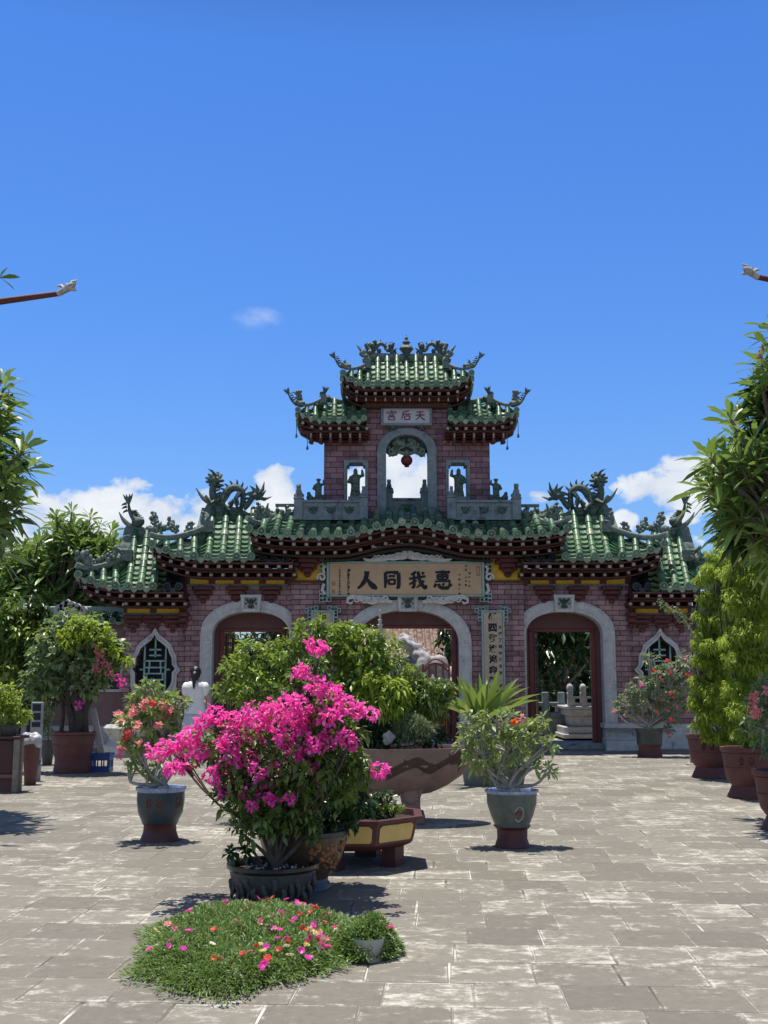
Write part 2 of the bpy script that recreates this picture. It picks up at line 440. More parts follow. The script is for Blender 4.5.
def tile_row(mb, top, bot, sag, r, seg=.23, end=True, face=(0, -1, 0)):
    top, bot = Vector(top), Vector(bot); L = (bot - top).length; n = max(2, round(L / seg))
    pts = []
    for i in range(n + 1):
        t = i / n; p = top.lerp(bot, t); p.z -= sag * 4 * t * (1 - t); pts.append(p)
    d0 = (bot - top).normalized(); side = d0.cross(Vector((0, 0, 1))).normalized()
    for i in range(n):
        a, b = pts[i], pts[i + 1]; d = (b - a).normalized(); up = side.cross(d).normalized()
        vs = []; K = 6
        jit = random.uniform(.94, 1.06)
        for (p, rr) in ((a - d * .02, r * .84 * jit), (b, r * jit)):
            for j in range(K + 1):
                an = -.25 + (PI + .5) * j / K
                vs.append(p + side * math.cos(an) * rr + up * math.sin(an) * rr)
        fs = [(j, j + 1, K + 2 + j, K + 1 + j) for j in range(K)]
        fs.append(tuple(range(K + 1, 2 * K + 2)))
        mb.add(vs, fs, 0)
    if end:
        f = Vector(face); c = pts[-1]; rr = r * 1.1
        mb.tube([c - f * .03, c + f * .045], [rr, rr], 12, 1); c = c + f * .025; mb.tube([c + f * .015, c + f * .0225], [rr * .72, rr * .72], 10, 0); mb.ball(c + f * .02, rr * .3, 6, 1)
        q = c + f * .0215
        sd = Vector((0, 0, 1)).cross(f).normalized()
        for k in range(8):
            a = k * PI / 4; mb.ball(q + sd * math.cos(a) * rr * .86 + Vector((0, 0, 1)) * math.sin(a) * rr * .8, r * .12, 4, 1)
    return pts
def pan_strip(mb, A, B, drop, n, drip=.1, face=(0, -1, 0)):
    """stepped concave pan tiles between two rows (point lists)"""
    m = n
    def at(Pts, t):
        k = min(int(t * (len(Pts) - 1)), len(Pts) - 2); f = t * (len(Pts) - 1) - k; return Pts[k].lerp(Pts[k + 1], f)
    for i in range(m):
        a0, b0, a1, b1 = at(A, i / m), at(B, i / m), at(A, (i + 1) / m), at(B, (i + 1) / m)
        z = Vector((0, 0, 1)); vs = []
        for (p, q, h) in ((a0, b0, -drop - .055), (a1, b1, -drop)):
            for t, dd in ((0, .03), (.25, .0), (.5, -.012), (.75, .0), (1, .03)): vs.append(p.lerp(q, t) + z * (h + dd))
        for (p, q) in ((a1, b1),):
            for t, dd in ((0, .03), (.25, .0), (.5, -.012), (.75, .0), (1, .03)): vs.append(p.lerp(q, t) + z * (-drop + dd - .055))
        mb.add(vs, [(j, j + 5, j + 6, j + 1) for j in range(4)] + [(j, j + 5, j + 6, j + 1) for j in range(5, 9)], 0)
    if drip:
        a, b = A[-1], B[-1]; f = Vector(face); c = a.lerp(b, .5); z = Vector((0, 0, 1)); hw = (b - a) * .30; c = c - f * .012
        out = [c - hw + z * -drop, c + hw + z * -drop, c + hw * .95 - z * (drop + drip * .45), c + hw * .45 - z * (drop + drip * .85), c - z * (drop + drip * 1.1), c - hw * .45 - z * (drop + drip * .85), c - hw * .95 - z * (drop + drip * .45)]
        vs = [p + f * .03 for p in out] + [p + f * .012 for p in out]; n = len(out)
        mb.add(vs, [tuple(range(n)), tuple(range(2 * n - 1, n - 1, -1))] + [(i, i + n, (i + 1) % n + n, (i + 1) % n) for i in range(n)], 1)
def slope(mb, rows, sag, r, face=(0, -1, 0), drip=.11, sags=None):
    PL = []
    for i, (t, b) in enumerate(rows): PL.append(tile_row(mb, t, b, sag if sags is None else sags[i], r, face=face))
    for i in range(len(PL) - 1):
        L = max((PL[i][-1] - PL[i][0]).length, (PL[i + 1][-1] - PL[i + 1][0]).length)
        # resample both to same parametrisation
        pan_strip(mb, PL[i], PL[i + 1], r * .35, max(2, round(L / .19)), drip, face)
def rafters(mb, xs, ez, y0, ywall, s=.043, row2=True):
    """square rafter ends with white tips under an eave; ez(x) tile line"""
    for x in xs:
        z = ez(x)
        mb.box(x - s, x + s, y0 + .09, ywall, z - .245, z - .165, 0); mb.box(x - s * .8, x + s * .8, y0 + .08, y0 + .09, z - .235, z - .178, 1)
        if row2:
            mb.box(x - s + .06, x + s + .06, y0 + .34, ywall, z - .40, z - .32, 0); mb.box(x - s * .75 + .06, x + s * .75 + .06, y0 + .33, y0 + .34, z - .388, z - .334, 1)
def soffit(mb, xs, ez, y0, yw, m=0):
    for a, b in zip(xs[:-1], xs[1:]):
        za, zb = ez(a), ez(b)
        for qi, (dy0, dy1, t, bt) in enumerate(((.05, yw - y0, -.12, -.155), (.15, yw - y0, -.245, -.262), (.37, yw - y0, -.275, -.31), (.45, yw - y0, -.40, -.435))):
            vs = [(a, y0 + dy0, za + bt), (b, y0 + dy0, zb + bt), (b, y0 + dy1, zb + bt), (a, y0 + dy1, za + bt), (a, y0 + dy0, za + t), (b, y0 + dy0, zb + t), (b, y0 + dy1, zb + t + .0), (a, y0 + dy1, za + t)]
            mb.add(vs, [(3, 2, 1, 0), (4, 5, 6, 7), (0, 1, 5, 4), (2, 3, 7, 6)], m if qi in (0, 2) else 2)
def bracket(mb, x, y, z, w=.36, h=.34, d=.16):
    """stepped corbel set, widest at the top"""
    for k, (ww, t) in enumerate(((1, 0), (.78, 1), (.5, 2), (.26, 3))):
        zz = z - h * t / 4; mb.bbox(x - w * ww / 2, x + w * ww / 2, y - d * (1 - t * .2), y, zz - h / 4 * .82, zz, .012, 0)
        if t < 3:
            for sx in (-1, 1): mb.ball((x + sx * w * ww * .5, y - d * .5, zz - h / 8), h * .11, 6, 0)
def lumps(mb, pts, r, n, m=0, spread=1.0):
    for i in range(n):
        t = random.random() * (len(pts) - 1); k = min(int(t), len(pts) - 2); p = Vector(pts[k]).lerp(Vector(pts[k + 1]), t - k)
        q = p + Vector((random.uniform(-1, 1) * r * spread, random.uniform(-.6, .6) * r, random.uniform(-.2, 1.3) * r * spread))
        mb.ball(q, r * random.uniform(.3, .75), 6, m, (1, .8, random.uniform(.7, 1.5)))
def finish_curl(c, r, turns, n=14, start=0, sgn=1):
    return [(c[0] + sgn * math.cos(start + turns * 2 * PI * i / n) * r * (1 - .75 * i / n), c[1] + math.sin(start + turns * 2 * PI * i / n) * r * (1 - .75 * i / n)) for i in range(n + 1)]

gate = empty('temple_gate', (XC, 24.6, 0), 'three-arched mauve brick temple gate with green tiled roofs and a small tower', 'gate')
Yc, Ys, Yw, Yb = 24.20, 24.35, 24.50, 25.15

# ---------------------------------------------------------------- arches and walls
def arch(cx, hw, zs, rise, zb, n=20, e=2.15):
    pts = [(cx - hw, zb)]
    for i in range(n + 1):
        a = PI - PI * i / n; c, s_ = math.cos(a), math.sin(a)
        pts.append((cx + hw * math.copysign(abs(c) ** (2 / e), c), zs + rise * abs(s_) ** (2 / e)))
    pts.append((cx + hw, zb)); return pts
zs_c = Z_(643); zs_s = Z_(634)
ARCH = {'c': dict(cx=XC, ho=1.39, hi=1.115, zs=zs_c, ro=Z_(599.6) - zs_c, ri=Z_(610) - zs_c, Y=Yc, lint=Z_(628), hd=.98)}
for k, sg in (('r', 1), ('l', -1)):
    ARCH[k] = dict(cx=XC + sg * 3.45, ho=1.105, hi=.845, zs=zs_s, ro=Z_(600) - zs_s, ri=Z_(611) - zs_s, Y=Ys, lint=Z_(631), hd=.64)
Hc, Hs, Hw = 2.55, 4.885, 6.29
ztc, zts, ztw = Z_(554), Z_(571), Z_(600)
def ogee(cx, k=1.0):
    """window outline from the photo, centred on cx"""
    pp = [(155.6, 628), (151.5, 634.5), (143, 641), (138.5, 645), (136.5, 651), (133.6, 656), (132.8, 665), (128.7, 670), (132.4, 674), (132.8, 686), (135.5, 692), (139, 696), (146, 698.5), (155.4, 699.5)]
    l = [((p[0] - 155.5) / 45.2 * k, Z_(663) + (663 - p[1]) / 45.2 * k) for p in pp]
    return [(cx + x, z) for x, z in l] + [(cx - x, z) for x, z in l[-2:0:-1]]
WX = 5.585
def wall(name, x0, x1, z1, Y, opens, mat=M_brick, yb=Yb, z0=0):
    mb = MB(); mb.poly([(x0, z0), (x1, z0), (x1, z1), (x0, z1)] if not any(o[1] for o in opens) else
        [(x0, z0)] + sum([o[0] for o in opens if o[1]], []) + [(x1, z0), (x1, z1), (x0, z1)], [o[0] for o in opens if not o[1]], Y, yb)
    return mb.build(name, mat, gate, smooth=0)
for k in 'clr':
    A = ARCH[k]
    x0, x1 = {'c': (XC - Hc, XC + Hc), 'l': (XC - Hs, XC - Hc - .001), 'r': (XC + Hc + .001, XC + Hs)}[k]
    wall('wall', x0, x1, ztc if k == 'c' else zts, A['Y'], [(arch(A['cx'], A['ho'] - .06, A['zs'], A['ro'] - .06, 0), True)])
    # stone frame with reveal
    mb = MB(); o = arch(A['cx'], A['ho'], A['zs'], A['ro'], .56); i_ = arch(A['cx'], A['hi'], A['zs'], A['ri'], .56)
    mb.poly(o + i_[::-1], [], A['Y'] - .055, A['Y'] - .012)
    mb.poly(arch(A['cx'], A['ho'] - .062, A['zs'], A['ro'] - .062, .0) + arch(A['cx'], A['hi'] + .012, A['zs'], A['ri'] - .012, .0)[::-1], [], A['Y'] - .011, A['Y'] + .36)
    # raised fillets on the frame
    for q in (.035, .21 if k != 'c' else .225):
        a1 = arch(A['cx'], A['ho'] - q, A['zs'], A['ro'] - q * .8, .58); mb.ribbon(a1, .018, A['Y'] - .068, A['Y'] - .054)
    fr = mb.build('arch_frame', M_stone, gate, 40)
    # keystone
    mb = MB(); zk = Z_(603.5); hw = .215
    mb.poly([(A['cx'] - hw * .9, zk - .19), (A['cx'] + hw * .9, zk - .19), (A['cx'] + hw * 1.08, zk + .19), (A['cx'] - hw * 1.08, zk + .19)], [[(A['cx'] + a * .15, zk + b * .125) for a, b in ((-1, -1), (1, -1), (1, 1), (-1, 1))]], A['Y'] - .13, A['Y'] - .07)
    mb.box(A['cx'] - hw * .88, A['cx'] + hw * .88, A['Y'] - .085, A['Y'] - .056, zk - .185, zk + .185)
    kb = mb.build('keystone', M_stone, fr, 0)
    mb = MB()   # carved beast face
    for (dx, dz, r) in ((0, -.02, .055), (-.06, .04, .035), (.06, .04, .035), (-.09, .08, .03), (.09, .08, .03), (0, .07, .04), (-.05, -.07, .03), (.05, -.07, .03), (0, -.09, .025), (-.11, -.01, .022), (.11, -.01, .022)):
        mb.ball((A['cx'] + dx, A['Y'] - .10, zk + dz), r, 8)
    mb.build('carved_face', M_orn2, kb, 60)
    # plinth of the jambs
    for sg in (-1, 1):
        mb = MB(); w = .47 if k != 'c' else .42; xc_ = A['cx'] + sg * (A['hi'] + w * .5 - .02 + .14)
        prof = [(0, .0), (.0, .21), (.02, .23), (-.15, .31), (-.17, .34), (-.15, .37), (.04, .48), (.03, .56), (-.04, .58)]
        hw = w * .5 + .14; y0 = A['Y'] - .17
        rings = []
        for (o_, z) in prof: rings.append([(xc_ - hw - o_, y0 - o_, z), (xc_ + hw + o_, y0 - o_, z), (xc_ + hw + o_, A['Y'] + .30, z), (xc_ - hw - o_, A['Y'] + .30, z)])
        vs = sum(rings, []); fs = []
        for a in range(len(prof) - 1):
            for j in range(4): fs.append((a * 4 + j, a * 4 + (j + 1) % 4, a * 4 + 4 + (j + 1) % 4, a * 4 + 4 + j))
        fs.append(tuple(len(vs) - 4 + j for j in range(4))); mb.add(vs, fs)
        mb.build('jamb_base', M_stone, gate, 20)
    # tympanum, door frame and threshold
    mb = MB(); hd = A['hd']; Yd = A['Y'] + .36
    mb.poly(arch(A['cx'], A['hi'] + .03, A['zs'], A['ri'] + .03, .0), [[(A['cx'] - hd - .10, .06), (A['cx'] + hd + .10, .06), (A['cx'] + hd + .10, A['lint'] + .07), (A['cx'] - hd - .10, A['lint'] + .07)]], Yd, Yd + .05)
    mb.build('tympanum', simple('faded_maroon', (.135, .055, .05, 1), (.10, .042, .04, 1), .7, 4, .2), gate, 0)
    mb = MB()
    for sg in (-1, 1): mb.bbox(A['cx'] + sg * (hd + .05) - .05, A['cx'] + sg * (hd + .05) + .05, Yd - .03, Yd + .12, .14, A['lint'], .012)
    mb.bbox(A['cx'] - hd - .10, A['cx'] + hd + .10, Yd - .031, Yd + .121, A['lint'], A['lint'] + .07, .012)
    mb.build('door_frame', M_red, gate, 0)
    mb = MB(); mb.bbox(A['cx'] - A['hi'] + .02, A['cx'] + A['hi'] - .02, A['Y'] - .02, Yb + .3, 0.004, .14, .015)
    mb.build('threshold', M_stone_d, gate, 0)
    # door leaves folded back inside, pierced top panels
    for sg in ((-1, 1) if k == 'c' else (-1,)):
        xx = A['cx'] + sg * (hd - .025); H = (A['lint'] - .03) if k != 'c' else 1.22
        a_in = R(74 if k != 'c' else 52)
        lf = MB(); wl = .42 if k != 'c' else .8; y1 = Yd + .13
        def lp(u, z, t): return (xx - sg * (u * math.cos(a_in)) - sg * 0 + 0, y1 + u * math.sin(a_in), z)
        def lbox(u0, u1, z0, z1, t=.022, m=0):
            nx, ny = math.sin(a_in) * t * sg, math.cos(a_in) * t
            vs = []
            for s_ in (-1, 1):
                for (u, z) in ((u0, z0), (u1, z0), (u1, z1), (u0, z1)):
                    p = lp(u, z, 0); vs.append((p[0] + s_ * nx, p[1] + s_ * ny, z))
            lf.add(vs, [(0, 1, 2, 3), (7, 6, 5, 4), (0, 4, 5, 1), (1, 5, 6, 2), (2, 6, 7, 3), (3, 7, 4, 0)], m)
        lbox(0, .06, .17, H); lbox(wl - .06, wl, .17, H); lbox(.06, wl - .06, .17, .28); lbox(.06, wl - .06, H - .09, H); lbox(.06, wl - .06, 1.1, 1.2)
        lbox(.06, wl - .06, .28, 1.1, .012)
        for z in np.arange(1.3, H - .12, .16): lbox(.06, wl - .06, z, z + .022, .012)
        for u in np.arange(.12, wl - .06, .1): lbox(u, u + .02, 1.2, H - .09, .010)
        # gilt fret on the lower panel
        for (u0, u1, z0, z1) in ((.12, wl - .12, .36, .375), (.12, wl - .12, 1.0, 1.015), (.12, .135, .36, 1.0), (wl - .135, wl - .12, .36, 1.0), (.2, wl - .2, .5, .515), (.2, .215, .5, .85), (wl - .215, wl - .2, .5, .85)):
            lbox(u0, u1, z0, z1, .018, 1)
        lf.build('door_leaf', [M_redb, M_yellow], gate, 0)
# wing walls with ogee windows
for sg in (-1, 1):
    x0, x1 = sorted((XC + sg * (Hs + .001), XC + sg * Hw)); cx = XC + sg * WX
    wall('wall', x0, x1, ztw, Yw, [(ogee(cx, .86), False)], yb=Yb - .1)
    wf = MB(); wf.poly(ogee(cx, 1.0), [ogee(cx, .83)], Yw - .06, Yw - .004); wf.poly(ogee(cx, .885), [ogee(cx, .80)], Yw - .09, Yw - .0601)
    w_ = wf.build('window_frame', M_stone, gate, 50)
    lt = MB(); zc = Z_(663); u = 1 / 45.2
    def bar(xa, xb, za, zb): lt.box(cx + xa * u, cx + xb * u, Yw + .05, Yw + .085, zc + za * u, zc + zb * u)
    bar(-.8, .8, 6, 32); bar(-6, 6, 12.6, 14.2); bar(-6, 6, 7, 8.4); bar(-11, 11, 1.5, 3); bar(-9.5, 9.5, -5, -3.6); bar(-9.5, 9.5, -11, -9.6); bar(-11, 11, -17, -15.6); bar(-9, 9, -23, -21.6)
    for s2 in (-1, 1):
        bar(s2 * 10.6 - .8, s2 * 10.6 + .8, -30, 16); bar(s2 * 5.5 - .7, s2 * 5.5 + .7, -3.6, 1.5); bar(s2 * 8 - .7, s2 * 8 + .7, -15.6, -11); bar(s2 * 3 - .7, s2 * 3 + .7, -21.6, -17); bar(s2 * 13 - 2.2, s2 * 13 + 2.2, -7, -5.6)
        lt.ribbon([(cx + s2 * a * u, zc + b * u) for a, b in ((10.6, 16), (12, 19), (12.5, 21))], .03, Yw + .05, Yw + .085)
        bar(s2 * 6 - .6, s2 * 6 + .6, -9.6, -5)
    lt.build('window_lattice', M_teal, w_, 0)
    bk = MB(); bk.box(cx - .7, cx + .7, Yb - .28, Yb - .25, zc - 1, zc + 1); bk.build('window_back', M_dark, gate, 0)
    # bay corner post, painted red at the top
    mb = MB(); xs = XC + sg * (Hs + .045); mb.box(xs - .05, xs + .05, Yw - .16, Yw - .002, Z_(625), zts - .02); bracket(mb, xs, Yw - .16, Z_(612), .16, .5, .12)
    mb.build('corner_post', M_redb, gate, 0)
    # wall plinth
    mb = MB(); mb.bbox(x0 if sg > 0 else x0 - .03, x1 + (.03 if sg > 0 else 0), Yw - .09, Yw - .003, 0, .56, .02)
    xi, xo = sorted((XC + sg * 3.45 + sg * 1.30, XC + sg * (Hs + .02)));
    mb.build('plinth', M_stone, gate, 0)
    # neck between centre and side arch
    mb = MB(); xi, xo = sorted((XC + sg * 1.62, XC + sg * 2.02)); mb.bbox(xi, xo, Yc - .1, Yc - .003, 0, .55, .02); mb.build('plinth', M_stone, gate, 0)

# ---------------------------------------------------------------- friezes under the eaves
def frieze(x0, x1, Y, zt, h, n, red_every=.5):
    mb = MB(); mb.box(x0, x1, Y - .05, Y - .003, zt - h, zt, 1)
    k = int((x1 - x0) / red_every)
    for i in range(k + 1):
        x = x0 + (x1 - x0) * i / max(1, k); w = .075
        mb.box(max(x0, x - w), min(x1, x + w), Y - .062, Y - .051, zt - h * .96, zt - h * .04, 0)
    mb.box(x0, x1, Y - .10, Y - .0, zt, zt + .045, 2); mb.box(x0, x1, Y - .075, Y, zt - h - .04, zt - h, 2)
    for i in range(n):
        x = x0 + (x1 - x0) * (i + .5) / n; bracket(mb, x, Y - .003, zt - h - .045, .42, .40, .13)
    mb.build('frieze', [M_redb, M_yellow, M_ridge], gate, 0)
for sg in (-1, 1):
    x0, x1 = sorted((XC + sg * (Hc + .10), XC + sg * Hs)); frieze(x0, x1, Ys, Z_(577), .16, 3)
    x0, x1 = sorted((XC + sg * (Hs + .1), XC + sg * Hw)); frieze(x0, x1, Yw, Z_(605.5), .16, 3)
    # centre bay end panels: yellow field with red bracket set
    mb = MB(); x0, x1 = sorted((XC + sg * (Hc - .78), XC + sg * (Hc + .08)))
    mb.box(x0, x1, Yc - .05, Yc - .003, Z_(581), Z_(553), 1); mb.box(x0, x1, Yc - .09, Yc - .051, Z_(583.5), Z_(581), 0)
    for xe in (x0, x1 - .06): mb.box(xe, xe + .06, Yc - .085, Yc - .051, Z_(581), Z_(553), 0)
    bracket(mb, (x0 + x1) / 2, Yc - .05, Z_(555), .62, .5, .2); bracket(mb, (x0 + x1) / 2, Yc - .05, Z_(560), .4, .42, .26)
    mb.build('frieze', [M_redb, M_yellow], gate, 0)
# dark ochre hood panel behind the name board
mb = MB(); mb.box(XC - Hc + .79, XC + Hc - .79, Yc - .03, Yc - .003, Z_(566), Z_(548), 0)
mb.build('hood_panel', simple('dark_ochre', (.13, .085, .03, 1), (.07, .045, .02, 1), .7, 6, .2), gate, 0)

# ---------------------------------------------------------------- roofs
def itp(px, tab): return float(np.interp(px, [t[0] for t in tab], [t[1] for t in tab]))
def soft(px, tab, w=7): return sum(itp(px + d, tab) for d in (-w, -w / 2, 0, w / 2, w)) / 5
def pxrange(a, b, step, py, Y):
    xa, xb = X_(a, py, Y), X_(b, py, Y); n = max(2, round((xb - xa) / step)); return [xa + (xb - xa) * i / n for i in range(n + 1)]
def xpx(x, py, Y):  # inverse of X_
    v = (512 - py) / FPX; return 384 + x / (Y / (ct - v * st)) * FPX
def roof_side(main, skirt, ridge_py, eave_py, Ye, Yr, corner_py, gable_py, r=.082, pitch=.283, sagm=.10):
    """left half roof: main slope px range, skirt px range, hipped at its outer end"""
    mb = MB(); Yg = Ye + (Yr - Ye) * .52
    a, b = skirt; gx = X_(b, gable_py, Yg); ze = P(300, eave_py, Ye).z; zr = P(300, ridge_py, Yr).z; zc = P(a, corner_py, Ye).z; zg = P(b, gable_py, Yg).z
    xs_m = pxrange(main[0], main[1], pitch, eave_py, Ye); xa, xb = X_(a, eave_py, Ye), xs_m[0]
    n = max(2, round((xb - xa) / pitch)); xs_s = [xa + (xb - xa) * i / n for i in range(n)]
    def ez(x): 
        t = max(0, (xb - x) / (xb - xa)); return ze + (zc - ze) * t ** 2.2
    rows = []; sags = []
    for x in xs_s:
        t = (x - xa) / (xb - xa); top = Vector((x + (gx - xb) * t, Ye + (Yg - Ye) * max(.06, t), zc + .03 + (zg - zc - .03) * t ** 1.3)); top.z = max(top.z, ez(x) + .03)
        rows.append((top, (x, Ye, ez(x)))); sags.append(.02)
    for x in xs_m: rows.append(((x + (gx - xb), Yr, zr), (x, Ye, ze))); sags.append(sagm)
    slope(mb, rows, 0, r, sags=sags)
    mb.merge(mb.mirror_y(Yr))
    # outward facing skirt
    rows = []; ys = np.arange(Ye + .15, 2 * Yr - Ye - .1, pitch)
    for y in ys:
        t = abs(y - Yr) / (Yr - Ye); z0 = ze + (zc - ze) * t ** 2.2; inner = Vector((gx, y, zg)) if t < .48 else Vector((gx + (xa - gx) * (t - .48) / .52 * .94, y, zg + (zc - zg) * (t - .48) / .52 + .02))
        rows.append((inner, (xa - .02, y, z0)))
    slope(mb, rows, .02, r, face=(-1, 0, 0))
    # gable wall, barge board
    gk = 1 if r > .075 else .4; gb = MB(); z_b = zg - .15
    gb.add([(gx - .02, Ye + (Yr - Ye) * .45, z_b), (gx - .02, 2 * Yr - Ye - (Yr - Ye) * .45, z_b), (gx - .02, Yr, zr + .03)], [(0, 2, 1)], 0)
    for (Ya, sg) in ((Yg, 1), (2 * Yr - Yg, -1)):
        A = Vector((gx - .30 * gk, Ya - .05 * sg, zg + .02)); B = Vector((gx - .26 * gk, Yr, zr + .03)); wv = Vector((.25 * gk, 0, 0)); h = Vector((0, 0, -.14 * gk))
        M_ = (A + B) / 2 - Vector((0, 0, sagm * .8)); ps = spline([A, M_, B], 6)
        for p, q in zip(ps[:-1], ps[1:]): gb.add([p, q, q + wv, p + wv, p + h, q + h, q + wv + h, p + wv + h], [(0, 3, 2, 1), (4, 5, 6, 7), (0, 1, 5, 4), (1, 2, 6, 5), (2, 3, 7, 6), (3, 0, 4, 7)], 0)
    # hip bands
    for Yf in (1, -1):
        ps = []
        for t in np.linspace(0, 1, 9):
            ps.append((xa - .06 + (gx - xa + .05) * t, Yr + Yf * (-(Yr - Ye) - .03 + (Yr - Ye) * .50 * t), zc + .10 + (zg - zc + .03) * t ** 1.3 - .05 * math.sin(PI * t) + .10 * (1 - t) ** 4))
        kb = 1 if r > .075 else .55
        gb.tube(ps, [.055 * kb] * 9, 8, 0, flat=1.2)
        gb.box(ps[-1][0] - .1 * kb, ps[-1][0] + .12 * kb, ps[-1][1] - .06, ps[-1][1] + .06, ps[-1][2] - .12, ps[-1][2] + .13 * kb, 0)
    return mb, gb, ez, (xa, xb, xs_m[-1], ze, zr, zc, zg, gx, Yg)
def put_both(mb, name, mats, smooth=40, parent=None):
    out = []
    for q in (mb, mb.mirrored(XC)): out.append(q.build(name, mats, parent or gate, smooth))
    return out
def horn_ridge(mb, pts, Yr, r0=.05):
    ps = spline([P(a, b, Yr) for a, b in pts], 18)
    mb.tube(ps, [max(.008, r0 * min(1, .12 + i / 5)) for i in range(19)], 8, 0, flat=1.1)
    mb.tube([p - Vector((0, 0, .11)) for p in ps[5:-3]], [.055] * (len(ps) - 8), 6, 0, flat=1.2)
# side bays and wings
for (main, skirt, rp, ep, Ye, Yr, cp, gp, ridge, yw, zwall) in (
    ((208, 251), (152, 208), 509, 556.5, 23.45, 24.80, 544, 533, [(196, 488), (203, 498), (214, 504.5), (232, 509), (246, 514), (254, 523)], Ys, 577),
    ((128, 153), (78, 128), 531, 586, 23.60, 24.90, 574.5, 562, [(119, 512), (123.5, 520), (131, 526), (143, 529.5), (150, 533), (155, 541)], Yw, 605)):
    mb, gb, ez, (xa, xb, xe, ze, zr, zc, zg, gx, Yg) = roof_side(main, skirt, rp, ep, Ye, Yr, cp, gp)
    horn_ridge(gb, ridge, Yr)
    roofs = put_both(mb, 'roof', TM)
    for rf, q in zip(roofs, (gb, gb.mirrored(XC))): q.build('ridge', M_ridge, rf, 40)
    # recessed lower strip of roof, coloured dark for the shade of the next tier
    xe0 = xe; xe = X_(298 if Ye < 23.5 else 184, ep, Ye)
    rb = MB(); rws = [((x, Ye + 1.1, ze + .42), (x, Ye + .52, ze + .03)) for x in np.arange(xe0 + .2, xe - .04, .26)]; slope(rb, rws, 0, .08); put_both(rb, 'recessed_roof', [M_dark, simple('shaded_tile_end', (.10, .13, .12, 1), (.05, .07, .065, 1), .6, 18, .4), M_dark])
    rb = MB(); rb.box(xe0 + .1, xe, Ye + .16, yw, ze - .165, ze - .13); rb.box(xe0 + .1, xe, Ye + 1.0, yw, ze - .1, ze + .75); put_both(rb, 'recessed_boarding', M_dark, 0)  # dark boxes fill the gap with the same painted shade
    sb = MB(); xs = list(np.arange(xa + .02, xe, .129)); soffit(sb, list(np.arange(xa + .02, xe + .05, .25)), ez, Ye, yw + .02)
    rafters(sb, [x + .13 for x in np.arange(xa, xe - .1, .258)], ez, Ye, yw)
    put_both(sb, 'eave_rafters', [M_redb, M_tip, M_umber], 0)
# centre roof
tab_e = [(240, 526.5), (252, 529), (268, 532.5), (300, 534.5), (346, 533.5), (360, 530.5), (381, 525), (395, 522.5), (407.5, 521.5)]
tab_t = [(240, 516), (260, 515), (300, 519), (345, 518.5), (360, 515.5), (381, 511), (395, 509), (407.5, 508)]
Ye, Yt = 23.25, 24.28
def mir(px): return px if px <= 407.5 else 815 - px
def ec(x): px = mir(xpx(x, 530, Ye)); return P(px, soft(px, tab_e), Ye).z
def tc(x): px = mir(xpx(x, 530, Ye)); return P(px, soft(px, tab_t), Yt).z
mb = MB(); rows = []; xa = X_(249, 530, Ye); hw = XC - xa; n = round(2 * hw / .272)
for i in range(n + 1):
    x = XC - hw + 2 * hw * i / n; e = (hw - abs(x - XC)) / .55; t = min(1, max(.12, e))
    top = Vector((x + (0 if abs(x - XC) < hw - .5 else 0), Ye + (Yt - Ye) * t, ec(x) + (tc(x) - ec(x)) * t ** .8)); rows.append((top, (x, Ye, ec(x))))
slope(mb, rows, .05, .082)
b2 = MB(); b2.v = [(x, 2 * 24.75 - y, z) for x, y, z in mb.v]; b2.f = [f[::-1] for f in mb.f]; b2.m = list(mb.m); mb.merge(b2)
for sg in (-1, 1):
    rows = []
    for y in np.arange(Ye + .2, 2 * 24.75 - Ye - .1, .258):
        t = min(1, (min(y - Ye, 2 * 24.75 - Ye - y)) / .9); rows.append(((XC + sg * (hw - .5 * t), y, ec(XC + hw) + .33 * t + .02), (XC + sg * hw, y, ec(XC + hw))))
    if sg > 0: rows = rows[::-1]
    slope(mb, rows, .01, .078, face=(sg, 0, 0))
croof = mb.build('roof', TM, gate, 40)
mb = MB()
zt = tc(XC - hw + .7)
mb.box(XC - hw + .45, XC + hw - .45, Yt - .0, 2 * 24.75 - Yt, zt - .35, zt - .02, 0)      # core below the tower
for sg in (-1, 1):
    ps = [Vector((XC + sg * (hw + .05 - .55 * t), Ye - .03 + (Yt - Ye) * t, ec(XC + hw) + .10 + .23 * t - .06 * math.sin(PI * t) + .12 * (1 - t) ** 4)) for t in np.linspace(0, 1, 9)]
    mb.tube(ps, .05, 8, 0, flat=1.2)
    xi, xo = sorted((XC + sg * 2.42, XC + sg * (hw - .45))); zt2 = tc(xi + .2)
    mb.box(xi, xo, Yt - .03, Yt + .13, zt2 - .08, zt2 + .02, 0); mb.box(xi, xo, Yt + .0, Yt + .10, zt2 + .24, zt2 + .30, 0)
    for x in np.arange(xi + .04, xo, .2): mb.box(x - .02, x + .02, Yt + .02, Yt + .08, zt2 + .01, zt2 + .25, 0)
    mb.tube([(XC + sg * (hw - .5), Yt, zt2 + .02), (XC + sg * (hw - .35), Yt - .05, zt2 + .02), (XC + sg * (hw - .25), Yt - .08, zt2 + .12), (XC + sg * (hw - .3), Yt - .08, zt2 + .3)], [.07, .06, .05, .015], 8, 0)
mb.build('ridge', M_ridge, croof, 40)
sb = MB(); xs = list(np.linspace(XC - hw + .03, XC + hw - .03, 40)); soffit(sb, xs, ec, Ye, Yc + .02)
rafters(sb, [XC - hw + (2 * hw) * (i + .5) / n for i in range(n)], ec, Ye, Yc)
for sg in (-1, 1):
    sb.box(*sorted((XC + sg * (hw - .12), XC + sg * (hw - .04))), Ye + .05, Ye + 1.2, ec(XC + hw) - .26, ec(XC + hw) - .06, 0)
sb.build('eave_rafters', [M_redb, M_tip, M_umber], gate, 0)
mb = MB()  # curved dark hood board below the wave of the centre eave
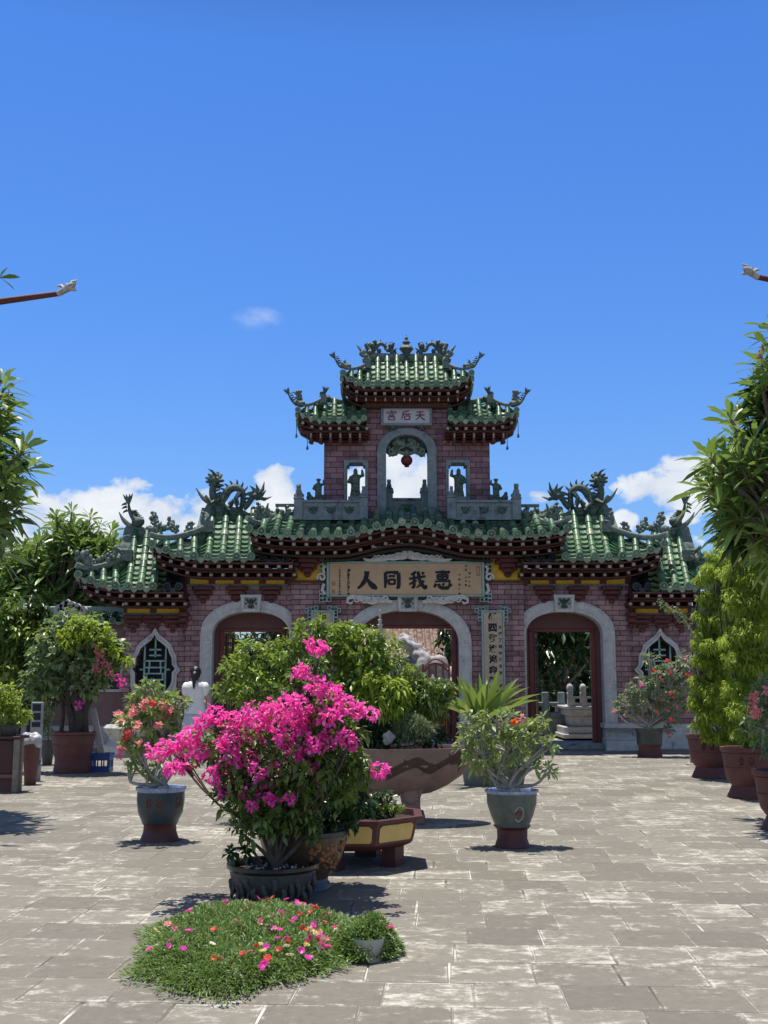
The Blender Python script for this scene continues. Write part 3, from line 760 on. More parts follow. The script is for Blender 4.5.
xs = list(np.linspace(XC - 1.85, XC + 1.85, 30)); mb.ribbon([(x, ec(x) - .50) for x in xs], .06, Yc - .22, Yc - .12); mb.build('hood_moulding', M_dark, gate, 0)
# ---------------------------------------------------------------- tower
Yt0, Yt1 = 24.55, 24.95
def tx(px, py=450): return P(px, py, Yt0).x
hT = (tx(490.5, 470) - tx(324.5, 470)) / 2; ht2 = (tx(447.5, 415) - tx(366.5, 415)) / 2; XT = (tx(490.5, 470) + tx(324.5, 470)) / 2
XT = XC
zb = Z_(526, Yt0) ; z1 = Z_(438, Yt0); z2 = Z_(398, Yt0)
ao = (tx(436.5, 470) - tx(377, 470)) / 2; ai = (tx(427, 470) - tx(385.5, 470)) / 2
so = [(tx(344.5, 480) - tx(407.5, 480), tx(368.5, 480) - tx(407.5, 480))]
zs = Z_(453, Yt0); za = Z_(428.5, Yt0); zai = Z_(435, Yt0)
tow_o = arch(XT, ao - .04, zs, za - zs - .04, zb)
holes = []
for sg in (-1, 1):
    a, b = sorted((XT + sg * -(so[0][0] + .06), XT + sg * -(so[0][1] - .06))); holes.append([(a, zb + .12), (b, zb + .12), (b, Z_(462, Yt0)), (a, Z_(462, Yt0))])
mb = MB(); mb.poly([(XT - hT, zb)] + tow_o + [(XT + hT, zb), (XT + hT, z1), (XT + ht2, z1 + .001), (XT + ht2, z2), (XT - ht2, z2), (XT - ht2, z1 + .001), (XT - hT, z1)], holes, Yt0, Yt1)
tw = mb.build('tower_wall', M_brick2, gate, 0)
mb = MB(); mb.poly(arch(XT, ao, zs, za - zs, zb) + arch(XT, ai, zs, zai - zs, zb)[::-1], [], Yt0 - .05, Yt0 - .004)
mb.poly(arch(XT, ao - .045, zs, za - zs - .045, zb) + arch(XT, ai + .005, zs, zai - zs - .005, zb)[::-1], [], Yt0 - .003, Yt1 + .03)
mb.build('arch_frame', M_stone_d, gate, 40)
for sg in (-1, 1):
    a, b = sorted((XT + sg * -so[0][0], XT + sg * -so[0][1])); zt = Z_(460, Yt0)
    mb = MB(); t = .065; mb.poly([(a, zb + .1), (b, zb + .1), (b, zt), (a, zt)], [[(a + t, zb + .1 + t), (b - t, zb + .1 + t), (b - t, zt - t - .06), (b - t - .05, zt - t - .06), (b - t - .05, zt - t), (a + t + .05, zt - t), (a + t + .05, zt - t - .06), (a + t, zt - t - .06)]], Yt0 - .04, Yt1 + .02)
    mb.build('window_frame', M_stone_d, gate, 0)
# pierced carving in the head of the tower arch
mb = MB()
for sg in (-1, 1):
    for i in range(26):
        a = random.uniform(0.05, PI / 2 - .02); rr = random.uniform(.50, .97)
        x = XT + sg * math.cos(a) * ai * rr; z = zs - .02 + math.sin(a) * (zai - zs) * rr * 1.0 
        mb.ball((x, Yt0 + .12 + random.uniform(-.03, .05), z), random.uniform(.04, .075), 7)
    for k in range(3):
        c = (XT + sg * (.13 + .11 * k), zs + .18 - .06 * k); mb.ribbon(finish_curl(c, .1, 1.1, 12, k, sg), .035, Yt0 + .05, Yt0 + .1)
    mb.ribbon([(XT + sg * x, z) for x, z in ((.05, zs + .0), (.18, zs + .05), (.3, zs + .0), (.42, zs - .03))], .07, Yt0 + .07, Yt0 + .16)
mb.ball((XT, Yt0 + .12, zs + .02), .09, 8); 
mb.poly(arch(XT, ai, zs + .04, zai - zs - .04, zs + .10) , [], Yt0 + .2, Yt0 + .22)
mb.build('pierced_carving', M_orn, gate, 60)

def tower_roof_half(main, skirt, ridge_py, eave, Ye, Yr, corner, gable_py, pitch, r, zhalf=True):
    return roof_side(main, skirt, ridge_py, eave, Ye, Yr, corner, gable_py, r=r, pitch=pitch, sagm=.06)
# lower side roofs of the tower
mb, gb, ez, (xa, xb, xe, ze, zr, zc, zg, gx, Yg) = tower_roof_half((324, 364), (298, 324), 400, 418.5, 23.95, 24.75, 410, 404, .205, .062)
gb.tube(spline([P(322, 400.5, 24.75), P(330, 400, 24.75), P(345, 403, 24.75), P(366, 406, 24.75)], 8), .05, 8, 0, flat=1.3)
rf = put_both(mb, 'roof', TM)
for q, w in zip((gb, gb.mirrored(XC)), rf): q.build('ridge', M_ridge, w, 40)
xs = list(np.arange(xa + .02, xe + .12, .2)); sb = MB(); soffit(sb, xs, ez, 23.95, Yt0 + .02)
rafters(sb, [x + .1 for x in np.arange(xa, xe, .205)], ez, 23.95, Yt0, .036, False)
# bracket band, stepped corner corbels
zt = ze - .24; zb_ = Z_(441, Yt0 - .1)
for i in range(4):
    f = i / 3; x0 = xa + .10 + (tx(324) - xa - .16) * f; zz1 = zt - (zt - zb_) * i / 4; zz0 = zt - (zt - zb_) * (i + 1) / 4
    sb.bbox(x0, xe + .12, 24.12 + .34 * f, Yt0 + .02, zz0 + .005, zz1, .01, 0)
    for k in range(3): sb.ball((x0 - .02, 24.14 + .34 * f + k * .12, zz0 + .05), .045, 6, 0)
x = xa + .28
while x < xe + .1:
    sb.bbox(x - .035, x + .035, 24.12, 24.5, zt - .24, zt - .03, .01, 0); sb.box(x - .014, x + .014, 24.112, 24.12, zt - .16, zt - .06, 1); sb.ball((x, 24.2, zt - .24), .06, 6, 0); x += .22
k = MB()
k.poly([(tx(324) - .02, zb_ + .07), (xe + .12, zb_ + .07)] + [(xe + .12 - (xe + .14 - tx(324)) * i / 20, zb_ + (.0 if i % 4 else -.04) + (.05 if i % 4 == 2 else 0)) for i in range(21)], [], Yt0 - .06, Yt0 - .005, 0)
for q in (k, k.mirrored(XC)): q.build('trim', M_yellow, gate, 0)
put_both(sb, 'eave_rafters', [M_redb, M_tip, M_umber], 0)
# top roof (two halves)
mb, gb, ez, (xa, xb, xe, ze, zr, zc, zg, gx, Yg) = tower_roof_half((368, 407.5), (343, 368), 356, 383.5, 23.90, 24.75, 373, 369.5, .207, .068)
gb.tube(spline([P(361, 351, 24.75), P(366, 355, 24.75), P(385, 357, 24.75), P(408, 357.5, 24.75)], 8), [.03] + [.075] * 8, 8, 0, flat=1.2)
gb.tube(spline([P(365, 359, 24.75), P(385, 361, 24.75), P(408, 361, 24.75)], 6), .06, 8, 0)
rf = put_both(mb, 'roof', TM)
for q, w in zip((gb, gb.mirrored(XC)), rf): q.build('ridge', M_ridge, w, 40)
xs = list(np.arange(xa + .02, XC + .2, .2)); xs[-1] = XC; sb = MB(); soffit(sb, xs, ez, 23.9, Yt0 + .02)
rafters(sb, [x + .1 for x in np.arange(xa, XC - .1, .207)], ez, 23.9, Yt0, .036, False)
zt = ze - .24; zb_ = Z_(401, 24.3)
for i in range(3):
    f = i / 2; x0 = xa + .12 + .2 * f; zz1 = zt - (zt - zb_) * i / 3; zz0 = zt - (zt - zb_) * (i + 1) / 3
    sb.bbox(x0, XC, 24.10 + .3 * f, Yt1 + .3 - .2 * f, zz0 + .005, zz1, .01, 0)
x = xa + .3
while x < XC:
    sb.bbox(x - .035, x + .035, 24.06, 24.5, zb_ + .10, zt - .02, .01, 0); sb.box(x - .014, x + .014, 24.052, 24.06, zt - .13, zt - .05, 1); sb.ball((x, 24.2, zb_ + .10), .05, 6, 0); x += .215
put_both(sb, 'eave_rafters', [M_redb, M_tip, M_umber], 0)
k = MB(); k.box(XC - ht2 - .02, XC + ht2 + .02, Yt0 - .05, Yt0 - .004, Z_(404.5, Yt0), Z_(401.5, Yt0)); k.build('trim', M_yellow, gate, 0)

# ---------------------------------------------------------------- roof ornaments
def Pp(px, py, Y): return P(px, py, Y)
def spikes(mb, ps, r, h, every=1, up=(0, 0, 1), m=0):
    for i in range(1, len(ps) - 1, every):
        t = (ps[i + 1] - ps[i - 1]).normalized(); n = t.cross(Vector((0, 1, 0)))
        if n.z < 0 and abs(t.x) > .3: n = -n
        mb.tube([ps[i] + n * r * .6, ps[i] + n * (r + h * .6) - t * h * .2, ps[i] + n * (r + h) - t * h * .5], [r * .45, r * .28, .004], 5, m)
def dragon():
    mb = MB(); Y = 24.8
    body = spline([Pp(x, y, Y) for x, y in ((215, 482), (212.5, 490), (214, 499), (219, 503), (224, 497), (229, 490), (236, 487.5), (242, 492), (243, 500), (242, 507))], 40)
    rr = [.065 + .035 * math.sin(PI * min(1, i / 34)) for i in range(41)]; mb.tube(body, rr, 8)
    spikes(mb, body, .08, .11, 2)
    hd = Pp(216, 480, Y)
    mb.ball(hd, .11, 8, 0, (1.2, .9, .85)); mb.ball(hd + Vector((.11, -.03, -.02)), .075, 8, 0, (1.2, .9, .6)); mb.ball(hd + Vector((.10, -.03, -.13)), .07, 6, 0, (1.4, .8, .5))
    for k in range(9):
        a = R(40 + 32 * k); mb.tube([hd + Vector((math.cos(a) * .1, 0, math.sin(a) * .1)), hd + Vector((math.cos(a) * .2 - .03, .02, math.sin(a) * .17 + .02)), hd + Vector((math.cos(a) * .22 - .04, .03, math.sin(a) * .15 + .03))], [.05, .035, .006], 5)
    for s_ in (-1, 1): mb.tube([hd + Vector((0, s_ * .07, .1)), hd + Vector((-.08, s_ * .1, .2)), hd + Vector((-.18, s_ * .12, .24))], [.03, .02, .005], 5)
    # legs and claws
    for (a, b, c) in (((218, 500), (211, 503), (206, 496)), ((225, 496), (222, 503), (228, 508)), ((240, 493), (236, 498), (238, 503)), ((230, 505), (234, 500), (237, 506))):
        mb.tube([Pp(*a, Y - .1), Pp(*b, Y - .16), Pp(*c, Y - .18)], [.07, .05, .03], 6)
        for k in (-1, 0, 1): mb.tube([Pp(*c, Y - .18), Pp(c[0] + 2 * k, c[1] + 2.4, Y - .22)], [.03, .006], 4)
    # tail with flame fins
    tail = spline([Pp(x, y, Y) for x, y in ((243, 508), (247, 505), (251, 500), (255, 496))], 10); mb.tube(tail, [.085 - .004 * i for i in range(11)], 8)
    tc_ = Pp(255, 496, Y)
    for k in range(9):
        a = R(-50 + 30 * k); L = .17 + .1 * (k % 2) + (.12 if 1 <= k <= 4 else 0); mb.tube([tc_, tc_ + Vector((math.cos(a) * L * .6, 0, math.sin(a) * L * .6)), tc_ + Vector((math.cos(a + .3) * L, -.02, math.sin(a + .3) * L))], [.06, .045, .006], 5)
    mb.ball(tc_, .085, 8)
    return mb
d = dragon(); put_both(d, 'ridge_dragon', M_orn2, 60)
def carp(pts, Y, r=.11, fins=True):
    """upended fish-dragon: pts from head to tail (px,py)"""
    mb = MB(); ps = spline([Pp(x, y, Y) for x, y in pts], 16); mb.tube(ps, [max(.02, r * (1.1 - .055 * i)) for i in range(17)], 8, 0, flat=.8)
    spikes(mb, ps, r * .8, r * .9, 2)
    t = (ps[-1] - ps[-3]).normalized(); n = Vector((t.z, 0, -t.x))
    for k in (-1, -.4, .4, 1): mb.tube([ps[-1] - t * .03, ps[-1] + t * r * 1.1 + n * k * r * .7, ps[-1] + t * r * 1.9 + n * k * r * 1.1], [r * .35, r * .3, .006], 5)
    mb.ball(ps[0], r * 1.35, 8, 0, (1.15, .9, .95)); mb.ball(ps[0] + Vector((r * .9, -.03, r * .2)), r * .7, 6); mb.ball(ps[0] + Vector((-r * .9, -.02, r * .7)), r * .5, 6)
    mb.tube([ps[0] + Vector((-r * .6, 0, r)), ps[0] + Vector((-r, 0, r * 2)), ps[0] + Vector((-r * .3, 0, r * 2.7))], [.03, .025, .006], 5)
    return mb
OR = []
OR.append(carp([(138, 522), (133, 517), (129.5, 510), (128.5, 502)], 24.85, .10))
OR.append(carp([(347, 366.5), (341, 366.5), (337, 362), (334, 357)], 24.05, .062))
OR.append(carp([(301, 404), (296, 404), (291, 399), (288, 393)], 24.05, .062))
OR.append(carp([(326, 399), (324.5, 396), (325, 392)], 24.6, .07))
for q in OR: put_both(q, 'ridge_carp', M_orn2, 60)
orn = MB()  # pairs of little beasts on the top ridge
for (pts, r) in (([(372, 352), (368.5, 349), (366, 344)], .085), ([(372, 352), (377, 346), (381, 343.5), (385, 346), (386, 350)], .06), ([(390, 352), (392, 347), (393.5, 343)], .06)):
    ps = spline([Pp(x, y, 24.75) for x, y in pts], 10); orn.tube(ps, [r * (1 - .04 * i) for i in range(11)], 7); spikes(orn, ps, r * .8, r * .8, 2)
for (x, y, r) in ((373, 345.5, .075), (374.5, 342, .06), (391, 346, .075), (388, 350, .06), (379, 351, .06), (392, 352, .06), (370, 353, .09)): orn.ball(Pp(x, y, 24.73), r, 7)
orn.tube([Pp(363, 353, 24.75), Pp(358.5, 347, 24.75), Pp(356.5, 345, 24.75)], [.05, .025, .006], 6)
put_both(orn, 'ridge_beast', M_orn2, 60)
mb = MB(); c = Pp(407.5, 357, 24.75); c.x = XC
mb.lathe(c, [(0, 0), (.10, 0), (.12, .04), (.08, .08), (.13, .14), (.17, .19), (.14, .25), (.06, .28), (.07, .32), (.10, .35), (.05, .39), (.03, .43), (.045, .46), (.015, .50), (0, .56)], 16)
for sg in (-1, 1): mb.tube([c + Vector((sg * .08, 0, .03)), c + Vector((sg * .24, 0, .06)), c + Vector((sg * .27, 0, .17)), c + Vector((sg * .21, 0, .22))], [.04, .035, .03, .01], 6)
mb.build('finial', M_orn2, gate, 60)
# clusters of small ceramic figures along the lower ridges
def cluster(pts, Y, n, r=.085):
    mb = MB(); ps = [Pp(x, y, Y) for x, y in pts]; lumps(mb, ps, r, n)
    for i in range(max(2, n // 7)):
        p = ps[0].lerp(ps[-1], random.random()); h = random.uniform(.12, .26); mb.tube([p, p + Vector((random.uniform(-.05, .05), 0, h * .6)), p + Vector((random.uniform(-.1, .1), 0, h))], [.05, .04, .01], 5)
        mb.ball(p + Vector((0, 0, h)), .045, 6)
    return mb
for (pts, Y, n, r) in ((((150, 532), (162, 531), (180, 532)), 24.0, 34, .08), (((151, 524), (155, 520), (158, 524)), 24.2, 12, .09), (((168, 528), (180, 529)), 24.1, 9, .10), (((254, 519), (275, 514), (296, 516)), 24.28, 50, .085), (((256, 514), (262, 512), (268, 515)), 24.28, 16, .09),
                       (((79, 563), (84, 556), (88, 564)), 23.75, 22, .10), (((92, 566), (104, 562), (118, 558)), 24.0, 22, .08), (((113, 558), (118, 551), (122, 560)), 24.15, 10, .08), (((184, 531), (198, 528)), 24.05, 12, .05), (((296, 399), (304, 400)), 24.1, 6, .05),
                       (((366, 360), (366, 366)), 24.4, 8, .06), (((204, 515), (203, 524), (201, 530)), 24.3, 10, .06)):
    put_both(cluster(pts, Y, n, r), 'ridge_figures', M_orn, 60)
# hanging chimes at the corners of the tower roofs
for sg in (-1, 1):
    for (px, py, L) in ((296.5, 425, .28), (307.5, 437, .28)):
        p = Pp(px, py, 24.0); x = p.x if sg < 0 else 2 * XC - p.x
        mb = MB(); mb.cyl((x, 24.0, p.z + .1), (x, 24.0, p.z - L * .7), .008, 5); mb.lathe((x, 24.0, p.z - L * .7 - .09), [(.0, 0), (.03, 0), (.022, .05), (.012, .09), (0, .1)], 8)
        mb.build('wind_chime', M_orn2, gate, 60)

# ---------------------------------------------------------------- balustrades of the upper terrace
def relief(mb, x, y, z, s, m=1):
    for (dx, dz, r) in ((0, 0, .4), (-.55, .35, .3), (.55, .35, .3), (-.4, -.3, .28), (.4, -.3, .28), (0, .5, .3), (0, -.55, .26), (-.85, .55, .2), (.85, .55, .2), (-.75, -.05, .18), (.75, -.05, .18)): mb.ball((x + dx * s, y, z + dz * s), r * s, 6, m, (1, .5, 1))
Yb0 = 24.02
def blx(px, sg): x = P(px, 508, Yb0).x; return x if sg < 0 else 2 * XC - x
for sg in (-1, 1):
    z0, zt = Z_(520, Yb0), Z_(500.5, Yb0); mb = MB(); x0, x1 = sorted((blx(303, sg), blx(359.5, sg)))
    mb.box(x0, x1, Yb0 - .01, Yb0 + .09, z0, zt - .05, 0); mb.bbox(x0 - .02, x1 + .02, Yb0 - .05, Yb0 + .13, zt - .05, zt + .01, .01, 0); mb.box(x0, x1, Yb0 - .035, Yb0 + .11, z0, z0 + .07, 0)
    for i in range(3):
        xx = x0 + (x1 - x0) * (.18 + .32 * i); relief(mb, xx, Yb0 - .03, (z0 + zt) / 2, .11)
        if i < 2: mb.box(xx + (x1 - x0) * .16 - .02, xx + (x1 - x0) * .16 + .02, Yb0 - .03, Yb0 - .01, z0 + .07, zt - .05, 0)
    mb.build('balustrade', [M_stone_d, M_orn2], gate, 40)
    for (px, w, pt) in ((298.5, 9, 497.5), (363.5, 9, 496)):
        mb = MB(); x = blx(px, sg); h = w / 2 / 45.8; z = Z_(pt, Yb0); mb.bbox(x - h, x + h, Yb0 - .06, Yb0 + .14, z0, z - .04, .012, 0); mb.bbox(x - h * 1.15, x + h * 1.15, Yb0 - .08, Yb0 + .16, z - .04, z, .01, 0)
        mb.build('balustrade_post', M_stone_d, gate, 0)
# central balustrade in the arch
Yc0 = Yt1 + .1
z0, zt = Z_(520, Yc0), Z_(498, Yc0); mb = MB(); a, b = P(386, 505, Yc0).x, P(427.5, 505, Yc0).x
mb.box(a, b, Yc0, Yc0 + .09, z0 - .3, zt - .05, 0); mb.bbox(a, b, Yc0 - .03, Yc0 + .12, zt - .05, zt, .01, 0)
relief(mb, (a + b) / 2, Yc0 - .02, (z0 + zt) / 2 + .02, .13); mb.build('balustrade', [M_stone_d, M_orn2], gate, 40)
for px in (389, 424.5):
    mb = MB(); x = P(px, 505, Yc0).x; z = Z_(491, Yc0); mb.bbox(x - .09, x + .09, Yc0 - .06, Yc0 + .14, z0 - .3, z - .04, .012); mb.bbox(x - .11, x + .11, Yc0 - .08, Yc0 + .16, z - .04, z, .01); mb.build('balustrade_post', M_stone_d, gate, 0)

# statues: lions on the posts, robed figures between them
def lion(h=.30):
    mb = MB(); mb.ball((0, .02, h * .33), h * .30, 10, 0, (.8, .95, 1.1)); mb.ball((0, -.03, h * .62), h * .2, 10, 0, (.85, .9, 1)); mb.ball((0, -.06, h * .80), h * .19, 10)
    mb.ball((0, -.06 - h * .17, h * .76), h * .10, 8); 
    for s_ in (-1, 1):
        mb.tube([(s_ * h * .13, -h * .15, h * .55), (s_ * h * .15, -h * .25, h * .25), (s_ * h * .15, -h * .28, .02)], [h * .09, h * .07, h * .085], 7)
        mb.ball((s_ * h * .22, h * .12, h * .18), h * .17, 8); mb.ball((s_ * h * .13, -.05, h * .95), h * .06, 6)
    mb.tube([(0, h * .3, h * .2), (0, h * .42, h * .45), (0, h * .32, h * .62)], [h * .07, h * .09, h * .03], 6)
    mb.box(-h * .26, h * .26, -h * .36, h * .36, 0, h * .06); return remesh(mb, .014, 2)
def monk(h=.62, arm=1, hat=False):
    mb = MB(); mb.lathe((0, 0, 0), [(0, 0), (h * .20, 0), (h * .19, h * .06), (h * .15, h * .3), (h * .155, h * .5), (h * .16, h * .66), (h * .13, h * .76), (h * .06, h * .81), (0, h * .82)], 12, 0, 1, .75)
    mb.ball((0, -.01, h * .88), h * .085, 8, 0, (1, 1, 1.2)); mb.ball((0, 0, h * .96), h * .05, 6)
    for s_ in (-1, 1):
        up = s_ == arm
        if up: mb.tube([(s_ * h * .14, 0, h * .72), (s_ * h * .25, -h * .1, h * .72), (s_ * h * .22, -h * .14, h * .93)], [h * .065, h * .075, h * .04], 7)
        else: mb.tube([(s_ * h * .14, 0, h * .72), (s_ * h * .22, -h * .03, h * .52), (s_ * h * .08, -h * .17, h * .50)], [h * .065, h * .08, h * .06], 7)
    if hat: mb.lathe((0, 0, h * .93), [(.0, 0), (h * .16, 0), (h * .15, h * .02), (h * .06, h * .06), (0, h * .08)], 10)
    mb.tube([(-h * .15, -.02, h * .3), (0, -h * .17, h * .2), (h * .15, -.02, h * .34)], h * .03, 6); return remesh(mb, .018, 1)
def rider(h=.55):
    """crowned figure seated on a rock with a small child beside it"""
    mb = monk(h * .92, -1, True).moved((-.05, 0, .06)); b = MB()
    b.ball((0, 0, .05), .16, 8, 0, (1.3, .8, .6)); b.ball((.15, -.03, .12), .08, 8); b.ball((.17, -.03, .21), .05, 8); b.ball((-.17, -.02, .13), .07, 8)
    mb.merge(remesh(b, .02, 1)); return mb
LI = lion(); MO = monk(); RI = rider(); MO2 = monk(.62, -1, False)
def place(mbsrc, loc, name, mat, s=1, flip=1):
    q = MB(); q.v = [(v[0] * s * flip + loc[0], v[1] * s + loc[1], v[2] * s + loc[2]) for v in mbsrc.v]; q.f = mbsrc.f if flip > 0 else [f[::-1] for f in mbsrc.f]; q.m = mbsrc.m
    return q.build(name, mat, gate, 60)
for sg in (-1, 1):
    x = blx(298.5, sg); place(LI, (x, Yb0 + .04, Z_(497.5, Yb0)), 'lion_statue', M_stone_d, 1.05, sg)
    x = blx(363.5, sg); place(LI, (x, Yb0 + .04, Z_(496, Yb0)), 'lion_statue', M_stone_d, .75, sg)
    zf = Z_(500.5, Yb0)
    x = blx(315.5, sg); place(RI, (x, Yb0 + .22, zf - .02), 'figure_statue', M_orn2, .98, sg); q = MB(); q.box(x - .2, x + .2, Yb0 + .1, Yb0 + .4, zf - .5, zf); q.build('statue_base', M_stone_d, gate, 0)
    x = P(355.5, 480, Yt0 - .1).x; x = x if sg < 0 else 2 * XC - x
    z = Z_(497.5, Yt0 - .1); place(MO if sg < 0 else MO2, (x, Yt0 - .12, z), 'figure_statue', M_orn2, 1.08, 1); q = MB(); q.box(x - .16, x + .16, Yt0 - .25, Yt0 + .02, z - .5, z); q.build('statue_base', M_stone_d, gate, 0)
    x = P(389 if sg < 0 else 424.5, 490, Yc0).x; place(LI, (x, Yc0 + .04, Z_(491, Yc0)), 'lion_statue', M_stone_d, .92, sg)

# ---------------------------------------------------------------- lettering
def strokes(mb, data, cx, cz, s, y0, y1, bold=1.0):
    """brush strokes in a unit cell (x right, z up, 0..1); each (points, widths)"""
    for pts, w in data:
        P3 = spline([Vector((a, 0, b)) for a, b in pts], 10); n = len(P3)
        ws = [np.interp(i / (n - 1), np.linspace(0, 1, len(w)), w) * s * bold * (1 + .10 * math.sin(i * 2.3 + len(mb.f))) for i in range(n)]
        mb.ribbon([(cx + (p.x - .5) * s, cz + (p.z - .5) * s) for p in P3], ws, y0 - random.random() * .0004 - .0002 * (len(mb.f) % 17), y1)
CH = {
 'ren': [([(.50, .93), (.46, .66), (.30, .34), (.06, .12)], [.16, .13, .12, .05]), ([(.46, .62), (.62, .40), (.78, .24), (.97, .12)], [.08, .12, .18, .07])],
 'tong': [([(.14, .90), (.17, .5), (.13, .06)], [.11, .13, .06]), ([(.13, .88), (.5, .92), (.85, .88)], [.10, .09, .15]), ([(.86, .90), (.88, .5), (.86, .12), (.74, .10)], [.14, .13, .13, .05]),
          ([(.32, .70), (.5, .72), (.68, .71)], [.08, .07, .09]), ([(.33, .52), (.35, .26)], [.09, .08]), ([(.33, .52), (.66, .53)], [.07, .09]), ([(.67, .54), (.65, .26)], [.09, .08]), ([(.34, .28), (.66, .28)], [.07, .07])],
 'wo': [([(.42, .95), (.26, .84), (.12, .78)], [.09, .10, .04]), ([(.04, .56), (.4, .62), (.94, .70)], [.07, .09, .08]), ([(.30, .86), (.31, .5), (.30, .12), (.18, .14)], [.08, .11, .11, .05]), ([(.05, .26), (.28, .38), (.46, .48)], [.06, .09, .05]),
        ([(.54, .97), (.60, .55), (.76, .22), (.96, .06), (.97, .24)], [.10, .12, .14, .12, .03]), ([(.84, .48), (.70, .28), (.44, .08)], [.09, .10, .04]), ([(.74, .92), (.84, .82)], [.07, .12])],
 'hui': [([(.12, .88), (.5, .90), (.90, .89)], [.07, .08, .09]), ([(.50, .99), (.50, .6), (.51, .36)], [.10, .10, .08]), ([(.24, .76), (.25, .50)], [.08, .08]), ([(.24, .76), (.76, .77)], [.06, .08]), ([(.77, .78), (.75, .50)], [.09, .08]), ([(.26, .64), (.74, .65)], [.06, .06]), ([(.25, .51), (.75, .51)], [.06, .06]),
         ([(.10, .39), (.5, .41), (.86, .40)], [.06, .07, .07]), ([(.80, .45), (.90, .36)], [.09, .10]), ([(.16, .28), (.06, .08)], [.11, .08]), ([(.30, .28), (.36, .10), (.58, .05), (.80, .07), (.80, .20)], [.09, .12, .12, .12, .03]), ([(.50, .30), (.58, .20)], [.08, .11]), ([(.84, .30), (.96, .14)], [.08, .13])],
 'gong': [([(.5, .99), (.5, .88)], [.09, .10]), ([(.12, .84), (.08, .68)], [.08, .09]), ([(.12, .82), (.9, .84), (.86, .70)], [.06, .08, .05]), ([(.32, .66), (.32, .48)], [.08, .07]), ([(.32, .66), (.68, .66), (.66, .48)], [.06, .08, .07]), ([(.33, .49), (.66, .49)], [.06, .06]), ([(.52, .48), (.46, .38)], [.05, .05]),
          ([(.22, .36), (.24, .06)], [.09, .08]), ([(.22, .36), (.78, .36), (.77, .06)], [.07, .09, .08]), ([(.24, .09), (.77, .09)], [.07, .07])],
 'hou': [([(.80, .96), (.5, .88), (.20, .84)], [.08, .09, .05]), ([(.22, .84), (.20, .5), (.06, .10)], [.09, .09, .04]), ([(.22, .62), (.94, .64)], [.07, .09]), ([(.38, .44), (.38, .10)], [.09, .08]), ([(.38, .44), (.84, .44), (.82, .10)], [.07, .09, .08]), ([(.38, .12), (.82, .12)], [.07, .07])],
 'tian': [([(.18, .84), (.82, .86)], [.08, .10]), ([(.08, .54), (.92, .56)], [.08, .10]), ([(.50, .84), (.46, .45), (.10, .06)], [.10, .10, .04]), ([(.49, .52), (.66, .28), (.95, .08)], [.06, .10, .13])],
}
def glyph(mb, ch, cx, cz, s, y, t=.006, m=0, bold=.02):
    """a typeset character as flat extruded letter geometry"""
    c = bpy.data.curves.new('t', 'FONT'); c.body = ch; c.offset = bold; c.resolution_u = 2; o = bpy.data.objects.new('t', c); col.objects.link(o)
    me = bpy.data.meshes.new_from_object(o); bpy.data.objects.remove(o)
    if not me.vertices: return
    vs = [v.co for v in me.vertices]; x0 = min(v.x for v in vs); x1 = max(v.x for v in vs); z0 = min(v.y for v in vs); z1 = max(v.y for v in vs)
    k = s / max(x1 - x0, z1 - z0, .5); fs = [tuple(p.vertices) for p in me.polygons]
    V = [(cx + (v.x - (x0 + x1) / 2) * k, y, cz + (v.y - (z0 + z1) / 2) * k) for v in vs]
    mb.add(V, fs, m); bpy.data.meshes.remove(me)
# main name board
board = empty('name_board', (XC, Yc - .1, Z_(596)), 'long tan name board with four large black characters above the central arch', 'sign')
bx0, bx1, bz0, bz1 = X_(329, 580, Yc - .16), X_(482, 580, Yc - .16), Z_(595, Yc - .16), Z_(563, Yc - .16)
mb = MB(); mb.bbox(bx0, bx1, Yc - .16, Yc - .034, bz0, bz1, .01); mb.build('panel', M_tan, board, 0)
mb = MB(); t = .05
for (a, b, c, d_) in ((bx0 - t, bx1 + t, bz1, bz1 + t * .7), (bx0 - t, bx1 + t, bz0 - t * .7, bz0), (bx0 - t, bx0, bz0, bz1), (bx1, bx1 + t, bz0, bz1)): mb.bbox(a, b, Yc - .19, Yc - .034, c, d_, .008)
mb.build('frame', M_teal, board, 0)
yk = Yc - .1625
mb = MB()
for key, px, py, w in (('ren', 367, 580.5, 21), ('tong', 391.8, 580, 18), ('wo', 417.5, 580, 18), ('hui', 442.5, 579.5, 18.5)):
    p = P(px, py, yk); mb = MB(); strokes(mb, CH[key], p.x, p.z, w / 44.6, yk - .004, yk + .0024, 1.6); mb.build('character', M_ink, board, 0)
mb = MB()
def column(mb, txt, px, py0, py1, s, Y, bold=.06):
    for i, ch in enumerate(txt):
        if ch == ' ': continue
        p = P(px, py0 + (py1 - py0) * (i / max(1, len(txt) - 1)), Y); glyph(mb, ch, p.x, p.z, s / 44.6, Y - .0006, bold=bold)
column(mb, '癸丑年孟冬吉旦重修立石', 339.7, 568, 594, 1.9, yk); column(mb, '福建同鄉會館理事會敬題', 348.5, 570, 594, 2.6, yk); glyph(mb, '會', *(lambda p: (p.x, p.z))(P(349.8, 570, yk)), 2.4 / 44.6, yk - .0006)
column(mb, '本正 大法官', 466, 566, 585, 2.2, yk); column(mb, '福建會館', 469.5, 573, 586, 2.4, yk); column(mb, '會長吳敬題', 459.5, 575, 594, 2.4, yk); mb.build('small_lettering', M_ink, board, 0)
mb = MB()
